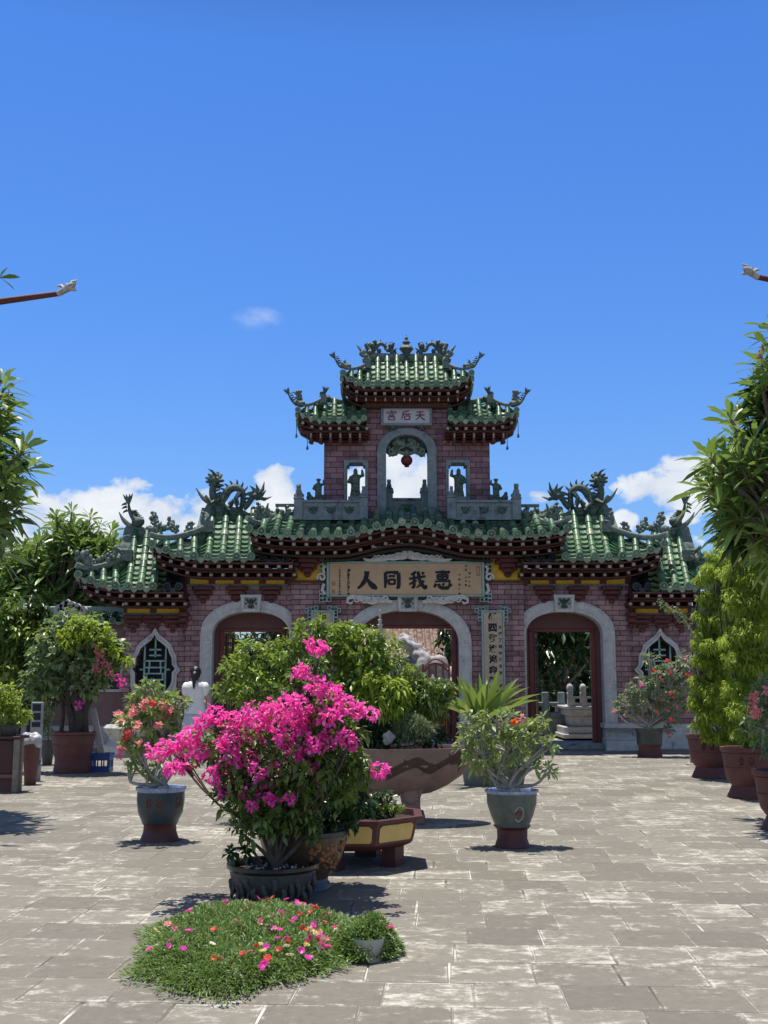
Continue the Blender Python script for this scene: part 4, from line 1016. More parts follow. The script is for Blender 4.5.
for (px, py, w, h) in ((333.5, 583.5, 3.6, 3.6), (333.5, 591.5, 3.0, 3.4), (478, 571, 3.6, 9)):
    p = P(px, py, yk); a, b = w / 89.2, h / 89.2; mb.poly([(p.x - a, p.z - b), (p.x + a, p.z - b), (p.x + a, p.z + b), (p.x - a, p.z + b)], [[(p.x - a * .75, p.z - b * .8), (p.x + a * .75, p.z - b * .8), (p.x + a * .75, p.z + b * .8), (p.x - a * .75, p.z + b * .8)]], yk - .0006, yk + .002)
    for k in range(3): mb.box(p.x - a * .4, p.x + a * .4, yk - .0006, yk, p.z + b * (k - 1) * .45 - .008, p.z + b * (k - 1) * .45 + .006)
mb.build('seal_mark', simple('seal_red', (.28, .07, .05, 1), None, .6, 9, 0), board, 0)
# fretwork corners
def fret(mb, cx, cz, u, sx, sz, y0, y1, cells):
    for (a, b) in cells:
        x, z = cx + sx * a * u, cz + sz * b * u; w = u * .18
        mb.poly([(x - u / 2 - w / 2, z - u / 2 - w / 2), (x + u / 2 + w / 2, z - u / 2 - w / 2), (x + u / 2 + w / 2, z + u / 2 + w / 2), (x - u / 2 - w / 2, z + u / 2 + w / 2)], [[(x - u / 2 + w / 2, z - u / 2 + w / 2), (x + u / 2 - w / 2, z - u / 2 + w / 2), (x + u / 2 - w / 2, z + u / 2 - w / 2), (x - u / 2 + w / 2, z + u / 2 - w / 2)]], y0 + .002 * ((a + b) % 2), y1)
u = .078
for sx in (-1, 1):
    xe = bx1 + .05 if sx > 0 else bx0 - .05
    mb = MB()
    fret(mb, xe + sx * .04, bz1 + .02, u, sx, 1, Yc - .14, Yc - .06, [(0, 0), (1, 0), (1, 1), (0, 1), (-1.3, 1), (1.2, -1.2), (0, -1)])
    fret(mb, xe + sx * .04, bz0 - .02, u, sx, -1, Yc - .14, Yc - .06, [(0, 0), (1, 0), (0, 1), (1, 1.2), (-1.2, 1), (1, -1.2), (0, -1)])
    mb.build('fretwork', M_teal, board, 0)
    mb = MB(); cz = (bz0 + bz1) / 2
    mb.ribbon([(xe + sx * a, cz + b) for a, b in finish_curl((.11, .04), .10, 1.2, 14, -.5)], .045, Yc - .15, Yc - .06); mb.ribbon([(xe + sx * a, cz + b) for a, b in ((.03, .3), (.08, .22), (.05, .12))], .05, Yc - .15, Yc - .06); mb.ribbon([(xe + sx * a, cz - b) for a, b in ((.03, .33), (.10, .25), (.06, .10))], .06, Yc - .15, Yc - .06)
    mb.build('scroll', M_white, board, 40)
    # lower scrolls flanking the keystone
    mb = MB(); B = P(407.5 + sx * 40, 600, Yc - .15); 
    mb.ribbon([(B.x + sx * a, B.z + b) for a, b in ((-.55, -.05), (-.35, .0), (-.1, -.02), (.15, .03), (.32, .07), (.43, .03), (.44, -.05), (.36, -.08), (.32, -.03))], [.05, .12, .16, .13, .09, .07, .05, .04, .03], Yc - .2, Yc - .07)
    for k in range(5): mb.ribbon([(B.x + sx * a, B.z + b) for a, b in finish_curl((-.4 + k * .16, .02 - .03 * (k % 2)), .07, 1, 10, k)], .03, Yc - .23, Yc - .19)
    mb.build('scroll', M_white, board, 40)
    # crest
    mb = MB(); C0 = P(407.5, 561, Yc - .16); zz = C0.z
    top = [(0, .26), (.07, .24), (.14, .18), (.22, .19), (.32, .13), (.42, .14), (.52, .08), (.66, .06), (.82, .02), (.93, .05), (.98, .13)]
    mb.ribbon([(XC + sx * a, zz + b * .55) for a, b in top], [.16, .18, .16, .16, .14, .12, .10, .09, .06, .045, .03], Yc - .20, Yc - .08)
    for k in range(7): mb.ribbon([(XC + sx * a, zz + b) for a, b in finish_curl((.08 + k * .11, .13 - .012 * k), .055, 1, 10, k * 1.3)], .026, Yc - .225, Yc - .19)
    mb.build('crest', M_white, board, 40)
# vertical couplet boards
for sg, txt, lab in ((1, '恬四海波濤奔輔國安民', 'narrow vertical couplet board in full view between the central and right arches'), (-1, '德敷恩澤遍乾坤保護萬家', 'narrow vertical couplet board left of the central arch, mostly behind the shrubs')):
    Y = Yc - .12; x0, x1 = sorted((2 * XC * 0 + (P(483.5, 640, Y).x if sg > 0 else 2 * XC - P(483.5, 640, Y).x), P(503, 640, Y).x if sg > 0 else 2 * XC - P(503, 640, Y).x)); zt, z0 = Z_(612, Y), Z_(716, Y)
    t_ = empty('couplet_board', ((x0 + x1) / 2, Y, z0), lab, 'sign')
    mb = MB(); mb.bbox(x0, x1, Y, Yc - .003, z0, zt, .008); mb.build('panel', simple('pale_tan', (.46, .37, .27, 1), (.37, .29, .2, 1), .65, 6, .1), t_, 0)
    mb = MB(); e = .035
    for (a, b, c, d_) in ((x0 - e, x1 + e, zt, zt + e), (x0 - e, x0, z0, zt), (x1, x1 + e, z0, zt), (x0 - e, x1 + e, z0 - e, z0)): mb.bbox(a, b, Y - .03, Yc - .003, c, d_, .006)
    for s2, xe in ((-1, x0), (1, x1)): fret(mb, xe + s2 * .075, zt + .0, .072, s2, 1, Y - .02, Y + .04, [(0, 0), (0, -1), (0, 1), (-1, 1), (-2, 1.3), (0, -2.2), (.9, .5)])
    mb.build('frame', M_teal, t_, 0)
    mb = MB(); cx = (x0 + x1) / 2
    for i, ch in enumerate(txt): glyph(mb, ch, cx - .01, zt - .11 - .228 * i, .185, Y - .003, bold=.065)
    small = '光緒丁酉年冬吉立 穀旦敬題'
    for i, ch in enumerate(small):
        if ch != ' ': glyph(mb, ch, x1 - .06, zt - .33 - .14 * i, .075, Y - .003, bold=.03)
    mb.build('lettering', M_ink, t_, 0)
# marble plaque on the tower
Y = Yt0 - .1; pl = empty('stone_plaque', (XC, Y, Z_(425.5, Y)), 'small pale stone plaque with three purple characters high on the tower', 'sign')
x0, x1, z0, zt = P(381, 415, Y).x, P(432, 415, Y).x, Z_(425.5, Y), Z_(405.5, Y)
mb = MB(); mb.bbox(x0 + .05, x1 - .05, Y + .012, Yt0 - .004, z0 + .05, zt - .05, .005); mb.build('panel', simple('marble', (.50, .50, .50, 1), (.40, .41, .42, 1), .5, 5, .1), pl, 0)
mb = MB()
for (a, b, c, d_) in ((x0, x1, zt - .05, zt), (x0, x1, z0, z0 + .05), (x0, x0 + .05, z0 + .05, zt - .05), (x1 - .05, x1, z0 + .05, zt - .05)): mb.bbox(a, b, Y - .02, Yt0 - .004, c, d_, .006)
mb.build('frame', M_stone_d, pl, 0)
mb = MB()
for key, px in (('gong', 391.5), ('hou', 406), ('tian', 420)): p = P(px, 415.5, Y); mb = MB(); strokes(mb, CH[key], p.x, p.z, 10.6 / 44, Y + .002, Y + .014, 1.15); mb.build('character', simple('purple_red_paint', (.20, .012, .05, 1), None, .5, 9, 0), pl, 0)
for sg in (-1, 1):
    mb = MB(); p = P(407.5 + sg * 14.5, 427.5, Yt0 - .06); x = p.x
    for (dx, dz, r) in ((0, 0, .06), (-.07, .03, .04), (.07, .03, .04), (0, .05, .045), (-.04, -.05, .03), (.04, -.05, .03)): mb.ball((x + dx, Yt0 - .07, p.z + dz), r, 7)
    mb.build('plaque_bracket', M_orn2, pl, 60)
# red lantern in the tower arch
p = P(406.5, 460.5, 24.72); lan = empty('hanging_lantern', (XC, 24.72, p.z + .13), 'round dark red lantern hanging in the tower archway', 'lantern')
mb = MB()
n = 16; K = 24
for i in range(1, n):
    ph = PI * i / n
    for j in range(K):
        a = 2 * PI * j / K; rr = .135 * (1 - .06 * (j % 2)); mb.v.append((XC + math.sin(ph) * math.cos(a) * rr, 24.72 + math.sin(ph) * math.sin(a) * rr, p.z + math.cos(ph) * .13))
for i in range(n - 2):
    for j in range(K): mb.f.append((i * K + j, i * K + K + j, i * K + K + (j + 1) % K, i * K + (j + 1) % K)); mb.m.append(0)
mb.build('lantern_globe', simple('lantern_red', (.14, .018, .022, 1), (.09, .012, .015, 1), .5, 8, .1), lan, 60)
mb = MB(); mb.cyl((XC, 24.72, p.z + .11), (XC, 24.72, p.z + .16), .06, 10); mb.cyl((XC, 24.72, p.z - .15), (XC, 24.72, p.z - .11), .055, 10); mb.cyl((XC, 24.72, p.z + .15), (XC, 24.72, zs + .04), .008, 5); mb.build('cap', M_ink, lan, 40)
# little security camera on the wall
p = P(309.5, 622.5, Yc - .05); sc_ = empty('security_camera', (p.x, Yc - .003, p.z), 'small white dome security camera on the brick left of the name board', 'camera')
mb = MB(); mb.bbox(p.x - .05, p.x + .05, Yc - .06, Yc - .003, p.z - .05, p.z + .05, .01); mb.ball((p.x + .0, Yc - .075, p.z - .005), .055, 10); mb.build('housing', simple('white_plastic', (.7, .7, .7, 1), None, .4, 5, 0), sc_, 50)
mb = MB(); mb.ball((p.x + .0, Yc - .115, p.z - .015), .03, 8); mb.build('lens', M_ink, sc_, 50)
# ---------------------------------------------------------------- ground
SKYK = (.80, .95, 1.12)
def paving_mat():
    m, nt, bs = new_mat('worn_paving'); g = node(nt, 'ShaderNodeNewGeometry'); pos = g.outputs['Position']
    mp = node(nt, 'ShaderNodeMapping'); mp.inputs['Rotation'].default_value = (0, 0, R(-3)); mp.inputs['Scale'].default_value = (.72, 1.25, 1); nt.links.new(pos, mp.inputs[0])
    island = g.outputs['Random Per Island']
    n1 = noise(nt, 5.5, 12, .80, mp.outputs[0], .15); n2 = noise(nt, 14, 8, .75, pos); n3 = noise(nt, .7, 5, .65, pos)
    base = ramp(nt, maths(nt, 'ADD', maths(nt, 'MULTIPLY', island, .35), maths(nt, 'MULTIPLY', n2.outputs[0], .6)), [(.2, (.135, .123, .10, 1)), (.6, (.215, .196, .158, 1)), (1.0, (.30, .276, .228, 1))])
    lvl = maths(nt, 'ADD', maths(nt, 'MULTIPLY', n1.outputs[0], 1.0), maths(nt, 'ADD', maths(nt, 'MULTIPLY', n2.outputs[0], .30), maths(nt, 'MULTIPLY', island, .09)))
    lvl = maths(nt, 'ADD', lvl, maths(nt, 'MULTIPLY', n3.outputs[0], .30))
    uv = node(nt, 'ShaderNodeUVMap'); uv.uv_map = 'slab'; su = node(nt, 'ShaderNodeSeparateXYZ'); nt.links.new(uv.outputs[0], su.inputs[0])
    eu = maths(nt, 'ABSOLUTE', maths(nt, 'SUBTRACT', su.outputs[0], .5)); ev = maths(nt, 'ABSOLUTE', maths(nt, 'SUBTRACT', su.outputs[1], .5))
    edge = maths(nt, 'POWER', maths(nt, 'MULTIPLY', maths(nt, 'MAXIMUM', eu, ev), 2.0), 14.0)      # lime bloom gathers along worn slab edges
    lvl = maths(nt, 'ADD', lvl, maths(nt, 'MULTIPLY', edge, maths(nt, 'MULTIPLY_ADD', n2.outputs[0], .40, -.13)))
    f = ramp(nt, lvl, [(.88, (0, 0, 0, 1)), (.93, (.30, .30, .30, 1)), (1.0, (.9, .9, .9, 1))])
    c = mixc(nt, f, base, (.55, .52, .455, 1))
    d = ramp(nt, n2.outputs[0], [(.30, (1, 1, 1, 1)), (.42, (0, 0, 0, 1))]); c = mixc(nt, maths(nt, 'MULTIPLY', d, .5), c, (.09, .085, .075, 1))
    nt.links.new(c, bs.inputs['Base Color']); bs.inputs['Roughness'].default_value = .82
    bump(nt, bs, maths(nt, 'ADD', n2.outputs[0], maths(nt, 'MULTIPLY', f, .25)), .45, .006); return m
M_pave = paving_mat()
mb = MB(); mb.add([(-900, -300, -.05), (900, -300, -.05), (900, 2200, -.05), (-900, 2200, -.05)], [(0, 1, 2, 3)])
tag(mb.build('ground', simple('dusty_ground', (.20, .18, .15, 1), (.14, .13, .105, 1), .9, .6, .3), None, 0), kind='structure')
def pave():
    a = R(3.2); ca, sa = math.cos(a), math.sin(a); W, H = .434, .415
    mb = MB(); rnd = random.Random(3)
    r0, r1 = int(1.5 / H), int(25.6 / H)
    for r in range(r0, r1):
        off = rnd.uniform(0, W) ; v = r * H; far = v > 14
        nx = int(30 / W)
        for i in range(-nx // 2, nx // 2):
            u0 = i * W + off; u1 = u0 + W
            cx, cy = (u0 + W / 2), v + H / 2
            X, Y = cx * ca + cy * sa, -cx * sa + cy * ca
            if abs(X) > .42 * Y + 3.5 or abs(X) > 14 or Y > 25.5: continue
            g = rnd.uniform(.0015, .0045); h = rnd.uniform(-.0008, .0015); tl = [rnd.uniform(-.001, .001) for _ in range(4)]
            q = []
            for k, (uu, vv) in enumerate(((u0 + g, v + g), (u1 - g, v + g), (u1 - g, v + H - g), (u0 + g, v + H - g))):
                uu += rnd.uniform(-.006, .006); vv += rnd.uniform(-.005, .005); q.append((uu, vv, h + tl[k]))
            def w(uu, vv, z): return (uu * ca + vv * sa, -uu * sa + vv * ca, z)
            e = .007; mu = (u0 + u1) / 2; mv = v + H / 2
            top = [w(a_ + (e if a_ < mu else -e), b_ + (e if b_ < mv else -e), c_) for a_, b_, c_ in q]
            mid = [w(a_, b_, c_ - .003) for a_, b_, c_ in q]; bot = [w(a_, b_, -.02) for a_, b_, _ in q]
            vs = top + mid + bot; fs = [(0, 1, 2, 3)]
            for k in range(4): n = (k + 1) % 4; fs += [(k, k + 4, n + 4, n), (k + 4, k + 8, n + 8, n + 4)]
            mb.add(vs, fs)
    o = mb.build('courtyard_paving', M_pave, None, 0); tag(o, kind='structure')
    uvl = o.data.uv_layers.new(name='slab'); a_ = np.full((len(o.data.loops), 2), .5, np.float32); a_.reshape(-1, 36, 2)[:, 0:4] = [(0, 0), (1, 0), (1, 1), (0, 1)]; uvl.data.foreach_set('uv', a_.ravel())
    mb = MB(); mb.add([(-16, 0, -.0035), (16, 0, -.0035), (16, 26.2, -.0035), (-16, 26.2, -.0035)], [(0, 1, 2, 3)])
    mj, nt, bs = new_mat('joint_mortar'); pos = geo_pos(nt); n = noise(nt, 1.3, 6, .7, pos)
    nt.links.new(ramp(nt, n.outputs[0], [(.40, (.08, .072, .06, 1)), (.50, (.25, .23, .20, 1)), (.60, (.58, .55, .49, 1))]), bs.inputs['Base Color']); bs.inputs['Roughness'].default_value = .9
    tag(mb.build('paving_bed', mj, None, 0), kind='structure')
pave()
# ---------------------------------------------------------------- plant materials
L_boug = leafmat('bougainvillea_leaf', (.03, .07, .02, 1), (.19, .29, .07, 1), trans=.3, c_alt=(.30, .36, .10, 1), alt=.07)
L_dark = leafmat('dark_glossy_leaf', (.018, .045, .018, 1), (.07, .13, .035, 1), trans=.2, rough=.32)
L_mid = leafmat('mid_green_leaf', (.07, .14, .02, 1), (.31, .43, .08, 1), trans=.35, rough=.35)
L_bright = leafmat('yellow_green_leaf', (.15, .24, .03, 1), (.40, .52, .08, 1), trans=.42, rough=.45)
L_frang = leafmat('frangipani_leaf', (.06, .125, .028, 1), (.25, .37, .10, 1), trans=.3, rough=.33, c_alt=(.28, .36, .09, 1), alt=.06)
L_aden = leafmat('adenium_leaf', (.14, .21, .05, 1), (.36, .46, .15, 1), trans=.3, rough=.4, c_alt=(.42, .45, .22, 1), alt=.08)
L_grey = leafmat('greyish_leaf', (.10, .15, .08, 1), (.25, .32, .17, 1), trans=.25, rough=.5)
L_port = leafmat('moss_rose_leaf', (.06, .125, .03, 1), (.22, .35, .10, 1), trans=.3, rough=.45, c_alt=(.30, .24, .13, 1), alt=.06)
B_mag = leafmat('magenta_bract', (.78, .03, .46, 1), (.95, .13, .72, 1), trans=.45, rough=.6, c_alt=(.95, .42, .80, 1), alt=.16)
B_pink = leafmat('pink_petal', (.75, .14, .22, 1), (.88, .48, .48, 1), trans=.3, rough=.5)
B_red = leafmat('red_petal', (.7, .03, .05, 1), (.8, .12, .12, 1), trans=.3, rough=.5)
B_palepink = leafmat('dusty_pink_bract', (.6, .08, .20, 1), (.75, .25, .36, 1), trans=.3, rough=.5)
B_org = leafmat('orange_petal', (.8, .12, .03, 1), (.85, .22, .06, 1), trans=.3)
B_white = leafmat('white_petal', (.75, .72, .62, 1), (.8, .78, .7, 1), trans=.3)
B_yel = leafmat('yellow_petal', (.75, .65, .2, 1), (.8, .7, .35, 1), trans=.3)
BARK = simple('grey_brown_bark', (.20, .165, .13, 1), (.09, .07, .055, 1), .85, 22, .6)
BARK_P = simple('pale_smooth_bark', (.42, .40, .33, 1), (.25, .24, .19, 1), .7, 20, .4)
BARK_D = simple('dark_bark', (.07, .055, .045, 1), (.03, .025, .02, 1), .85, 22, .6)
BARK_B = simple('brown_bark', (.12, .095, .07, 1), (.05, .04, .03, 1), .85, 22, .6)
SOIL = simple('dark_soil', (.05, .04, .03, 1), (.018, .014, .011, 1), .95, 30, .8)

def clp(specs, Y):
    out = []
    for s in specs:
        px, py, r = s[:3]; dy = s[3] if len(s) > 3 else 0; sz = s[4] if len(s) > 4 else (1, 1, .85)
        c = P(px, py, Y + dy); out.append((tuple(c), r / ppm(Y + dy) , sz))
    return out
def plant(name, label, cat, base, clumps, lm, bark, leaf, width, per, trunk_r, trunk_h, rosette=5, droop=.3, group=None, fork=None, twig=.006, S=2, outward=.6, upb=.25, shell=.35, fname='foliage', prof=1.0, spread=1.0, trunkpts=None, nsub=2):
    t = empty(name, base, label, cat, group); base = Vector(base)
    mb = MB(); fk = Vector(fork) if fork is not None else base + Vector((0, 0, trunk_h))
    if trunkpts: pts = spline([base] + [Vector(q) for q in trunkpts] + [fk], 10)
    else: pts = spline([base, base.lerp(fk, .5) + Vector((random.uniform(-.1, .1), random.uniform(-.1, .1), 0)) * (fk - base).length, fk], 8)
    n = len(pts); mb.tube(pts, [trunk_r * (1.25 - .5 * i / (n - 1)) for i in range(n)], 9)
    for c, r, sz in clumps:
        c = Vector(c); m = fk.lerp(c, .5) + Vector((random.uniform(-.15, .15), random.uniform(-.15, .15), random.uniform(-.1, .05))) * (c - fk).length
        b = spline([fk - (pts[-1] - pts[-2]) * random.random(), m, c], 6); mb.tube(b, [trunk_r * .36 * (1 - i / 6) + twig * (i / 6) + .002 for i in range(7)], 6)
        for k in range(nsub + 2):
            dr = Vector(rand_dir(1)[0]); dr.z = abs(dr.z) * .7; q = c + Vector((dr.x * sz[0], dr.y * sz[1], dr.z * sz[2])) * r * .85
            mb.tube(spline([b[3].lerp(c, random.random()), c.lerp(q, .5) + Vector((0, 0, .03)), q], 4), [twig, twig * .9, twig * .7, twig * .5, twig * .4], 5)
    mb.build('trunk', bark, t, 60)
    V, F = foliage(clumps, per, leaf, width, rosette, droop, outward, upb, S, spread, shell, prof=prof)
    fast_mesh(fname, [(V, F, 0)], lm, t)
    return t
def bracts(clumps, per, size):
    P0 = []; D0 = []
    for c, r, sz in clumps:
        n = max(8, int(per * r * r)); p, d = clump_points(c, r, n, .25, sz)
        for k in range(3):
            P0.append(p); D0.append(nrm(d * .5 + rand_dir(n) * .9))
    pos = np.concatenate(P0); d = np.concatenate(D0); L = size * rng.uniform(.75, 1.25, len(pos))
    return leaf_arrays(pos, d, L, L * .85, .1, .45, 2, .8)
def pot(name, label, cx, base_py, prof, mats, Yoff=None, matidx=None, soil=None, group=None, rim=None, foot=None, cat='flower pot', seg=40):
    """outline (radius px, y px) from the ground up, turned round the pot's axis"""
    g = G(cx, base_py); r0 = prof[0][0] / ppm(g.y); Yc_ = g.y + r0 * .9; s = FPX / Yc_ / 1.0
    c = P(cx, base_py, Yc_); c = Vector((c.x, Yc_, 0)); k = 1 / s
    t = empty(name, c, label, cat, group)
    pr = [(r * k, max(0, P(cx, y, Yc_ - r * k * (.0 if i else 0)).z)) for i, (r, y) in enumerate(prof)]
    z0 = pr[0][1]; pr = [(r, z - z0) for r, z in pr]
    def sec(a, b): return pr[a:b + 1]
    nF = foot or 0; nR = rim or len(pr) - 3
    if nF: m = MB(); m.lathe(c, [(0, .002)] + pr[:nF + 1], seg); m.build('foot', mats[1], t, 40)
    m = MB(); m.lathe(c, pr[nF:nR + 1], seg); body = m.build('body', mats[0], t, 40)
    ti = pr[-1]; m = MB(); m.lathe(c, pr[nR:] + [(ti[0] * .90, ti[1] - .004), (ti[0] * .86, ti[1] - .03), (ti[0] * .84, ti[1] - .12)], seg); m.build('rim', mats[2], t, 40)
    m = MB(); m.disc(c + Vector((0, 0, ti[1] - .045)), ti[0] * .87, 24, rough=.012, rings=5); m.build('soil', SOIL, t, 60)
    return t, c, ti[0], ti[1], pr

POT_BLUE = simple('dark_blue_glaze', (.032, .055, .07, 1), (.018, .03, .04, 1), .3, 12, .15, ((.10, .07, .05, 1), .62))
POT_RED = simple('maroon_ceramic', (.11, .028, .025, 1), (.06, .016, .015, 1), .55, 9, .2)
POT_RIMB = simple('blue_white_rim', (.42, .50, .66, 1), (.10, .14, .28, 1), .3, 26, .1)
POT_TERRA = simple('red_terracotta', (.135, .042, .035, 1), (.09, .028, .024, 1), .6, 10, .3, ((.09, .05, .045, 1), .6))
POT_DARK = simple('dark_stoneware', (.085, .08, .068, 1), (.035, .033, .028, 1), .5, 14, .4, ((.16, .14, .11, 1), .62))
POT_GREY = simple('grey_cement', (.20, .20, .185, 1), (.12, .12, .11, 1), .8, 10, .4)
POT_BRN = simple('brown_glaze', (.13, .085, .05, 1), (.06, .045, .03, 1), .3, 12, .2)
POT_OR = simple('orange_relief', (.42, .17, .04, 1), (.20, .07, .03, 1), .35, 30, .5)
POT_WHT = simple('white_ceramic', (.42, .40, .34, 1), (.28, .27, .22, 1), .35, 10, .1)

# ---------------------------------------------------------------- foreground: moss rose bed, dark pot, bougainvillea
def mossbed(name, label, cx, cy, wx, wy, h, seed, nleaf, nflow, outline=None):
    """low mound of fine succulent stems standing straight on the paving"""
    t = empty(name, (cx, cy, 0), label, 'flower bed'); r = np.random.default_rng(seed)
    n = nleaf; a = r.random(n) * 2 * PI; q = np.sqrt(r.random(n)); q = np.where(r.random(n) < .04, 1 + r.random(n) * .10, q)
    edge = 1 + .07 * np.sin(3 * a + 1) + .05 * np.sin(7 * a) + .04 * np.sin(13 * a + 2)
    x = np.cos(a) * q * edge * wx; y = np.sin(a) * q * edge * wy
    top = h * np.maximum(0, 1 - q ** 4) * (.72 + .28 * np.sin(x * 9 + 1) * np.cos(y * 8) + .12 * np.sin(x * 31) * np.cos(y * 27)) + .035
    z = top * (1 - .45 * r.random(n) ** 2)
    pos = np.stack([cx + x, cy + y, z], 1); d = nrm(np.stack([np.cos(a) * q ** 3 * 1.2, np.sin(a) * q ** 3 * 1.2, np.full(n, .55)], 1) + r.normal(0, .55, (n, 3)))
    L = r.uniform(.022, .05, n); V, F = leaf_arrays(pos, d, L, L * .22, .2, .4, 2)
    m = MB()   # earthy core
    K = 28; rings = 6; vs = []
    for i in range(rings):
        f = i / (rings - 1)
        for j in range(K):
            aa = 2 * PI * j / K; e = 1 + .07 * math.sin(3 * aa + 1) + .05 * math.sin(7 * aa); rr = math.cos(f * PI / 2 * .98) ** .6
            vs.append((cx + math.cos(aa) * wx * e * rr * .97, cy + math.sin(aa) * wy * e * rr * .97, f * h * .72))
    m.add(vs, [(i * K + j, i * K + (j + 1) % K, i * K + K + (j + 1) % K, i * K + K + j) for i in range(rings - 1) for j in range(K)])
    m.build('root_mat', simple('mossy_earth', (.06, .08, .025, 1), (.025, .035, .012, 1), .95, 40, .8), t, 60)
    fast_mesh('stems', [(V, F, 0)], L_port, t)
    protos = []
    mats = [B_mag, B_mag, B_red, B_red, B_pink, B_org, B_white, B_yel, B_mag, B_red]
    for mt in mats:
        k = 8; an = np.arange(k) * 2 * PI / k; dd = nrm(np.stack([np.cos(an), np.sin(an), np.full(k, .45)], 1)); V, F = leaf_arrays(np.zeros((k, 3)), dd, np.full(k, .022), np.full(k, .021), .1, .2, 2, .7)
        protos.append((V, F, mt))
    first = {}
    for i in range(nflow):
        aa = r.random() * 2 * PI; qq = math.sqrt(r.random()) * .93; qq = qq if r.random() < .5 else min(.93, qq * .6 + .35)
        if r.random() < .55: aa = r.normal(-.4, .7)
        xx, yy = math.cos(aa) * qq * wx, math.sin(aa) * qq * wy; zz = h * (1 - qq ** 4) * (.75 + .25 * math.sin(xx * 9 + 1) * math.cos(yy * 8)) + .052
        ki = int(r.integers(0, len(protos)))
        if ki in first: o = first[ki].copy(); col.objects.link(o)
        else:
            V, F, mt = protos[ki]; o = fast_mesh('blossom', [(V, F, 0)], mt, None); first[ki] = o
        o.parent = t; o.location = (xx, yy, zz); s = r.uniform(.8, 1.3); o.scale = (s, s, s); o.rotation_euler = (r.normal(0, .5) + .45, r.normal(0, .5), r.random() * 6)
    return t
a = G(236, 996); b = G(250, 908)
bed = mossbed('moss_rose_bed', 'low spreading mat of moss roses with red and magenta blossoms in the foreground', (P(235, 950, 6.0).x), (a.y + b.y) / 2 - .05, .60, (b.y - a.y) / 2 * .93, .13, 5, 30000, 100)
sg_ = G(368, 963)
t, c, rr, zz, pr = pot('small_pot', 'small white ceramic pot beside the moss rose bed', 368, 963, [(12, 963), (14, 957), (15.5, 944), (16, 938), (16, 936.5)], [POT_WHT, POT_WHT, POT_WHT], cat='flower pot')
mossbed('moss_rose_clump', 'small tuft of moss rose spilling over the small white pot', c.x - .02, c.y + .10, .18, .18, .165, 9, 5200, 3)

# front bougainvillea
t, pc, rr, zr, pr = pot('relief_pot', 'low dark relief-moulded stoneware pot right behind the moss rose bed', 272.5, 905, [(31, 905), (34, 898), (39, 884), (41, 873), (41.5, 869), (44.5, 866), (44.5, 862.5)], [POT_DARK, POT_DARK, simple('black_glaze_rim', (.03, .028, .03, 1), (.012, .012, .014, 1), .25, 12, .1)], rim=4)
m = MB()
for k in range(14):   # moulded beasts in relief
    a = -PI * .92 + k * PI * .84 / 13; rad = rr * .90
    q = pc + Vector((math.cos(a) * rad, math.sin(a) * rad, zr * (.45 + .15 * math.sin(k * 2.1)))); m.tube(spline([q + Vector((0, 0, .04)), q + Vector((.02 * math.sin(k), 0, .01)), q + Vector((.01, 0, -.04)), q + Vector((.0, 0, -.09))], 8), [.010, .018, .02, .018, .022, .018, .014, .012, .008], 7)
m.build('relief', POT_DARK, t, 60)
Yp = pc.y
mag = [(314, 646, 13), (325, 650, 7), (301, 672, 12), (330, 694, 18), (316, 686, 14), (345, 705, 14), (357, 712, 13), (372, 714, 9), (290, 706, 20), (305, 716, 16), (270, 712, 15), (248, 714, 16), (262, 722, 12), (232, 722, 15), (215, 716, 14), (205, 722, 13), (190, 736, 14), (178, 744, 12), (165, 748, 11), (155, 752, 11), (172, 768, 12), (186, 762, 13), (200, 752, 14), (212, 775, 12), (224, 768, 13), (232, 756, 12), (224, 742, 13), (250, 760, 13), (257, 772, 10), (245, 790, 11), (256, 795, 12), (270, 800, 9), (264, 786, 9), (284, 738, 12), (300, 730, 14), (296, 752, 14), (312, 744, 13), (326, 742, 13), (345, 738, 11), (352, 744, 9), (299, 785, 8), (313, 766, 8), (288, 778, 6), (378, 770, 11), (386, 768, 6), (276, 728, 12), (258, 742, 10), (330, 718, 14), (240, 738, 11), (222, 792, 7), (290, 798, 7), (238, 778, 10), (275, 770, 11), (318, 780, 7), (252, 806, 7)]
leafc = [(300, 700, 30), (330, 720, 26), (270, 735, 34), (235, 745, 28), (200, 745, 22), (175, 756, 16), (300, 760, 36), (262, 775, 30), (240, 800, 20), (335, 758, 26), (352, 735, 16), (315, 665, 12), (245, 818, 16), (285, 800, 28), (262, 808, 20), (305, 815, 20), (272, 822, 16), (292, 828, 14), (250, 832, 10), (312, 830, 12), (330, 790, 22), (235, 775, 20), (270, 790, 22), (320, 770, 26), (300, 680, 14), (350, 770, 20), (228, 790, 16)]
cl = [(tuple(P(x, y, Yp + random.uniform(-.22, .22))), r / ppm(Yp), (1, 1, .9)) for x, y, r in leafc]
fk = P(277, 835, Yp)
tb = plant('bougainvillea', 'large bougainvillea covered in magenta flowers growing from the front dark pot', 'flowering shrub', (pc.x + .02, Yp, zr - .05), cl, L_boug, BARK_B, .05, .55, 1000, .020, .3, rosette=5, droop=.35, fork=fk, trunkpts=[P(272, 858, Yp)], nsub=3)
mcl = [(tuple(P(x, y, Yp - .24 + random.uniform(-.12, .22))), r / ppm(Yp) * .80, (1, 1, .9)) for x, y, r in mag]
V, F = bracts(mcl, 7600, .031); fast_mesh('blossoms', [(V, F, 0)], B_mag, tb)
m = MB()   # extra bare stems rising through the lower crown
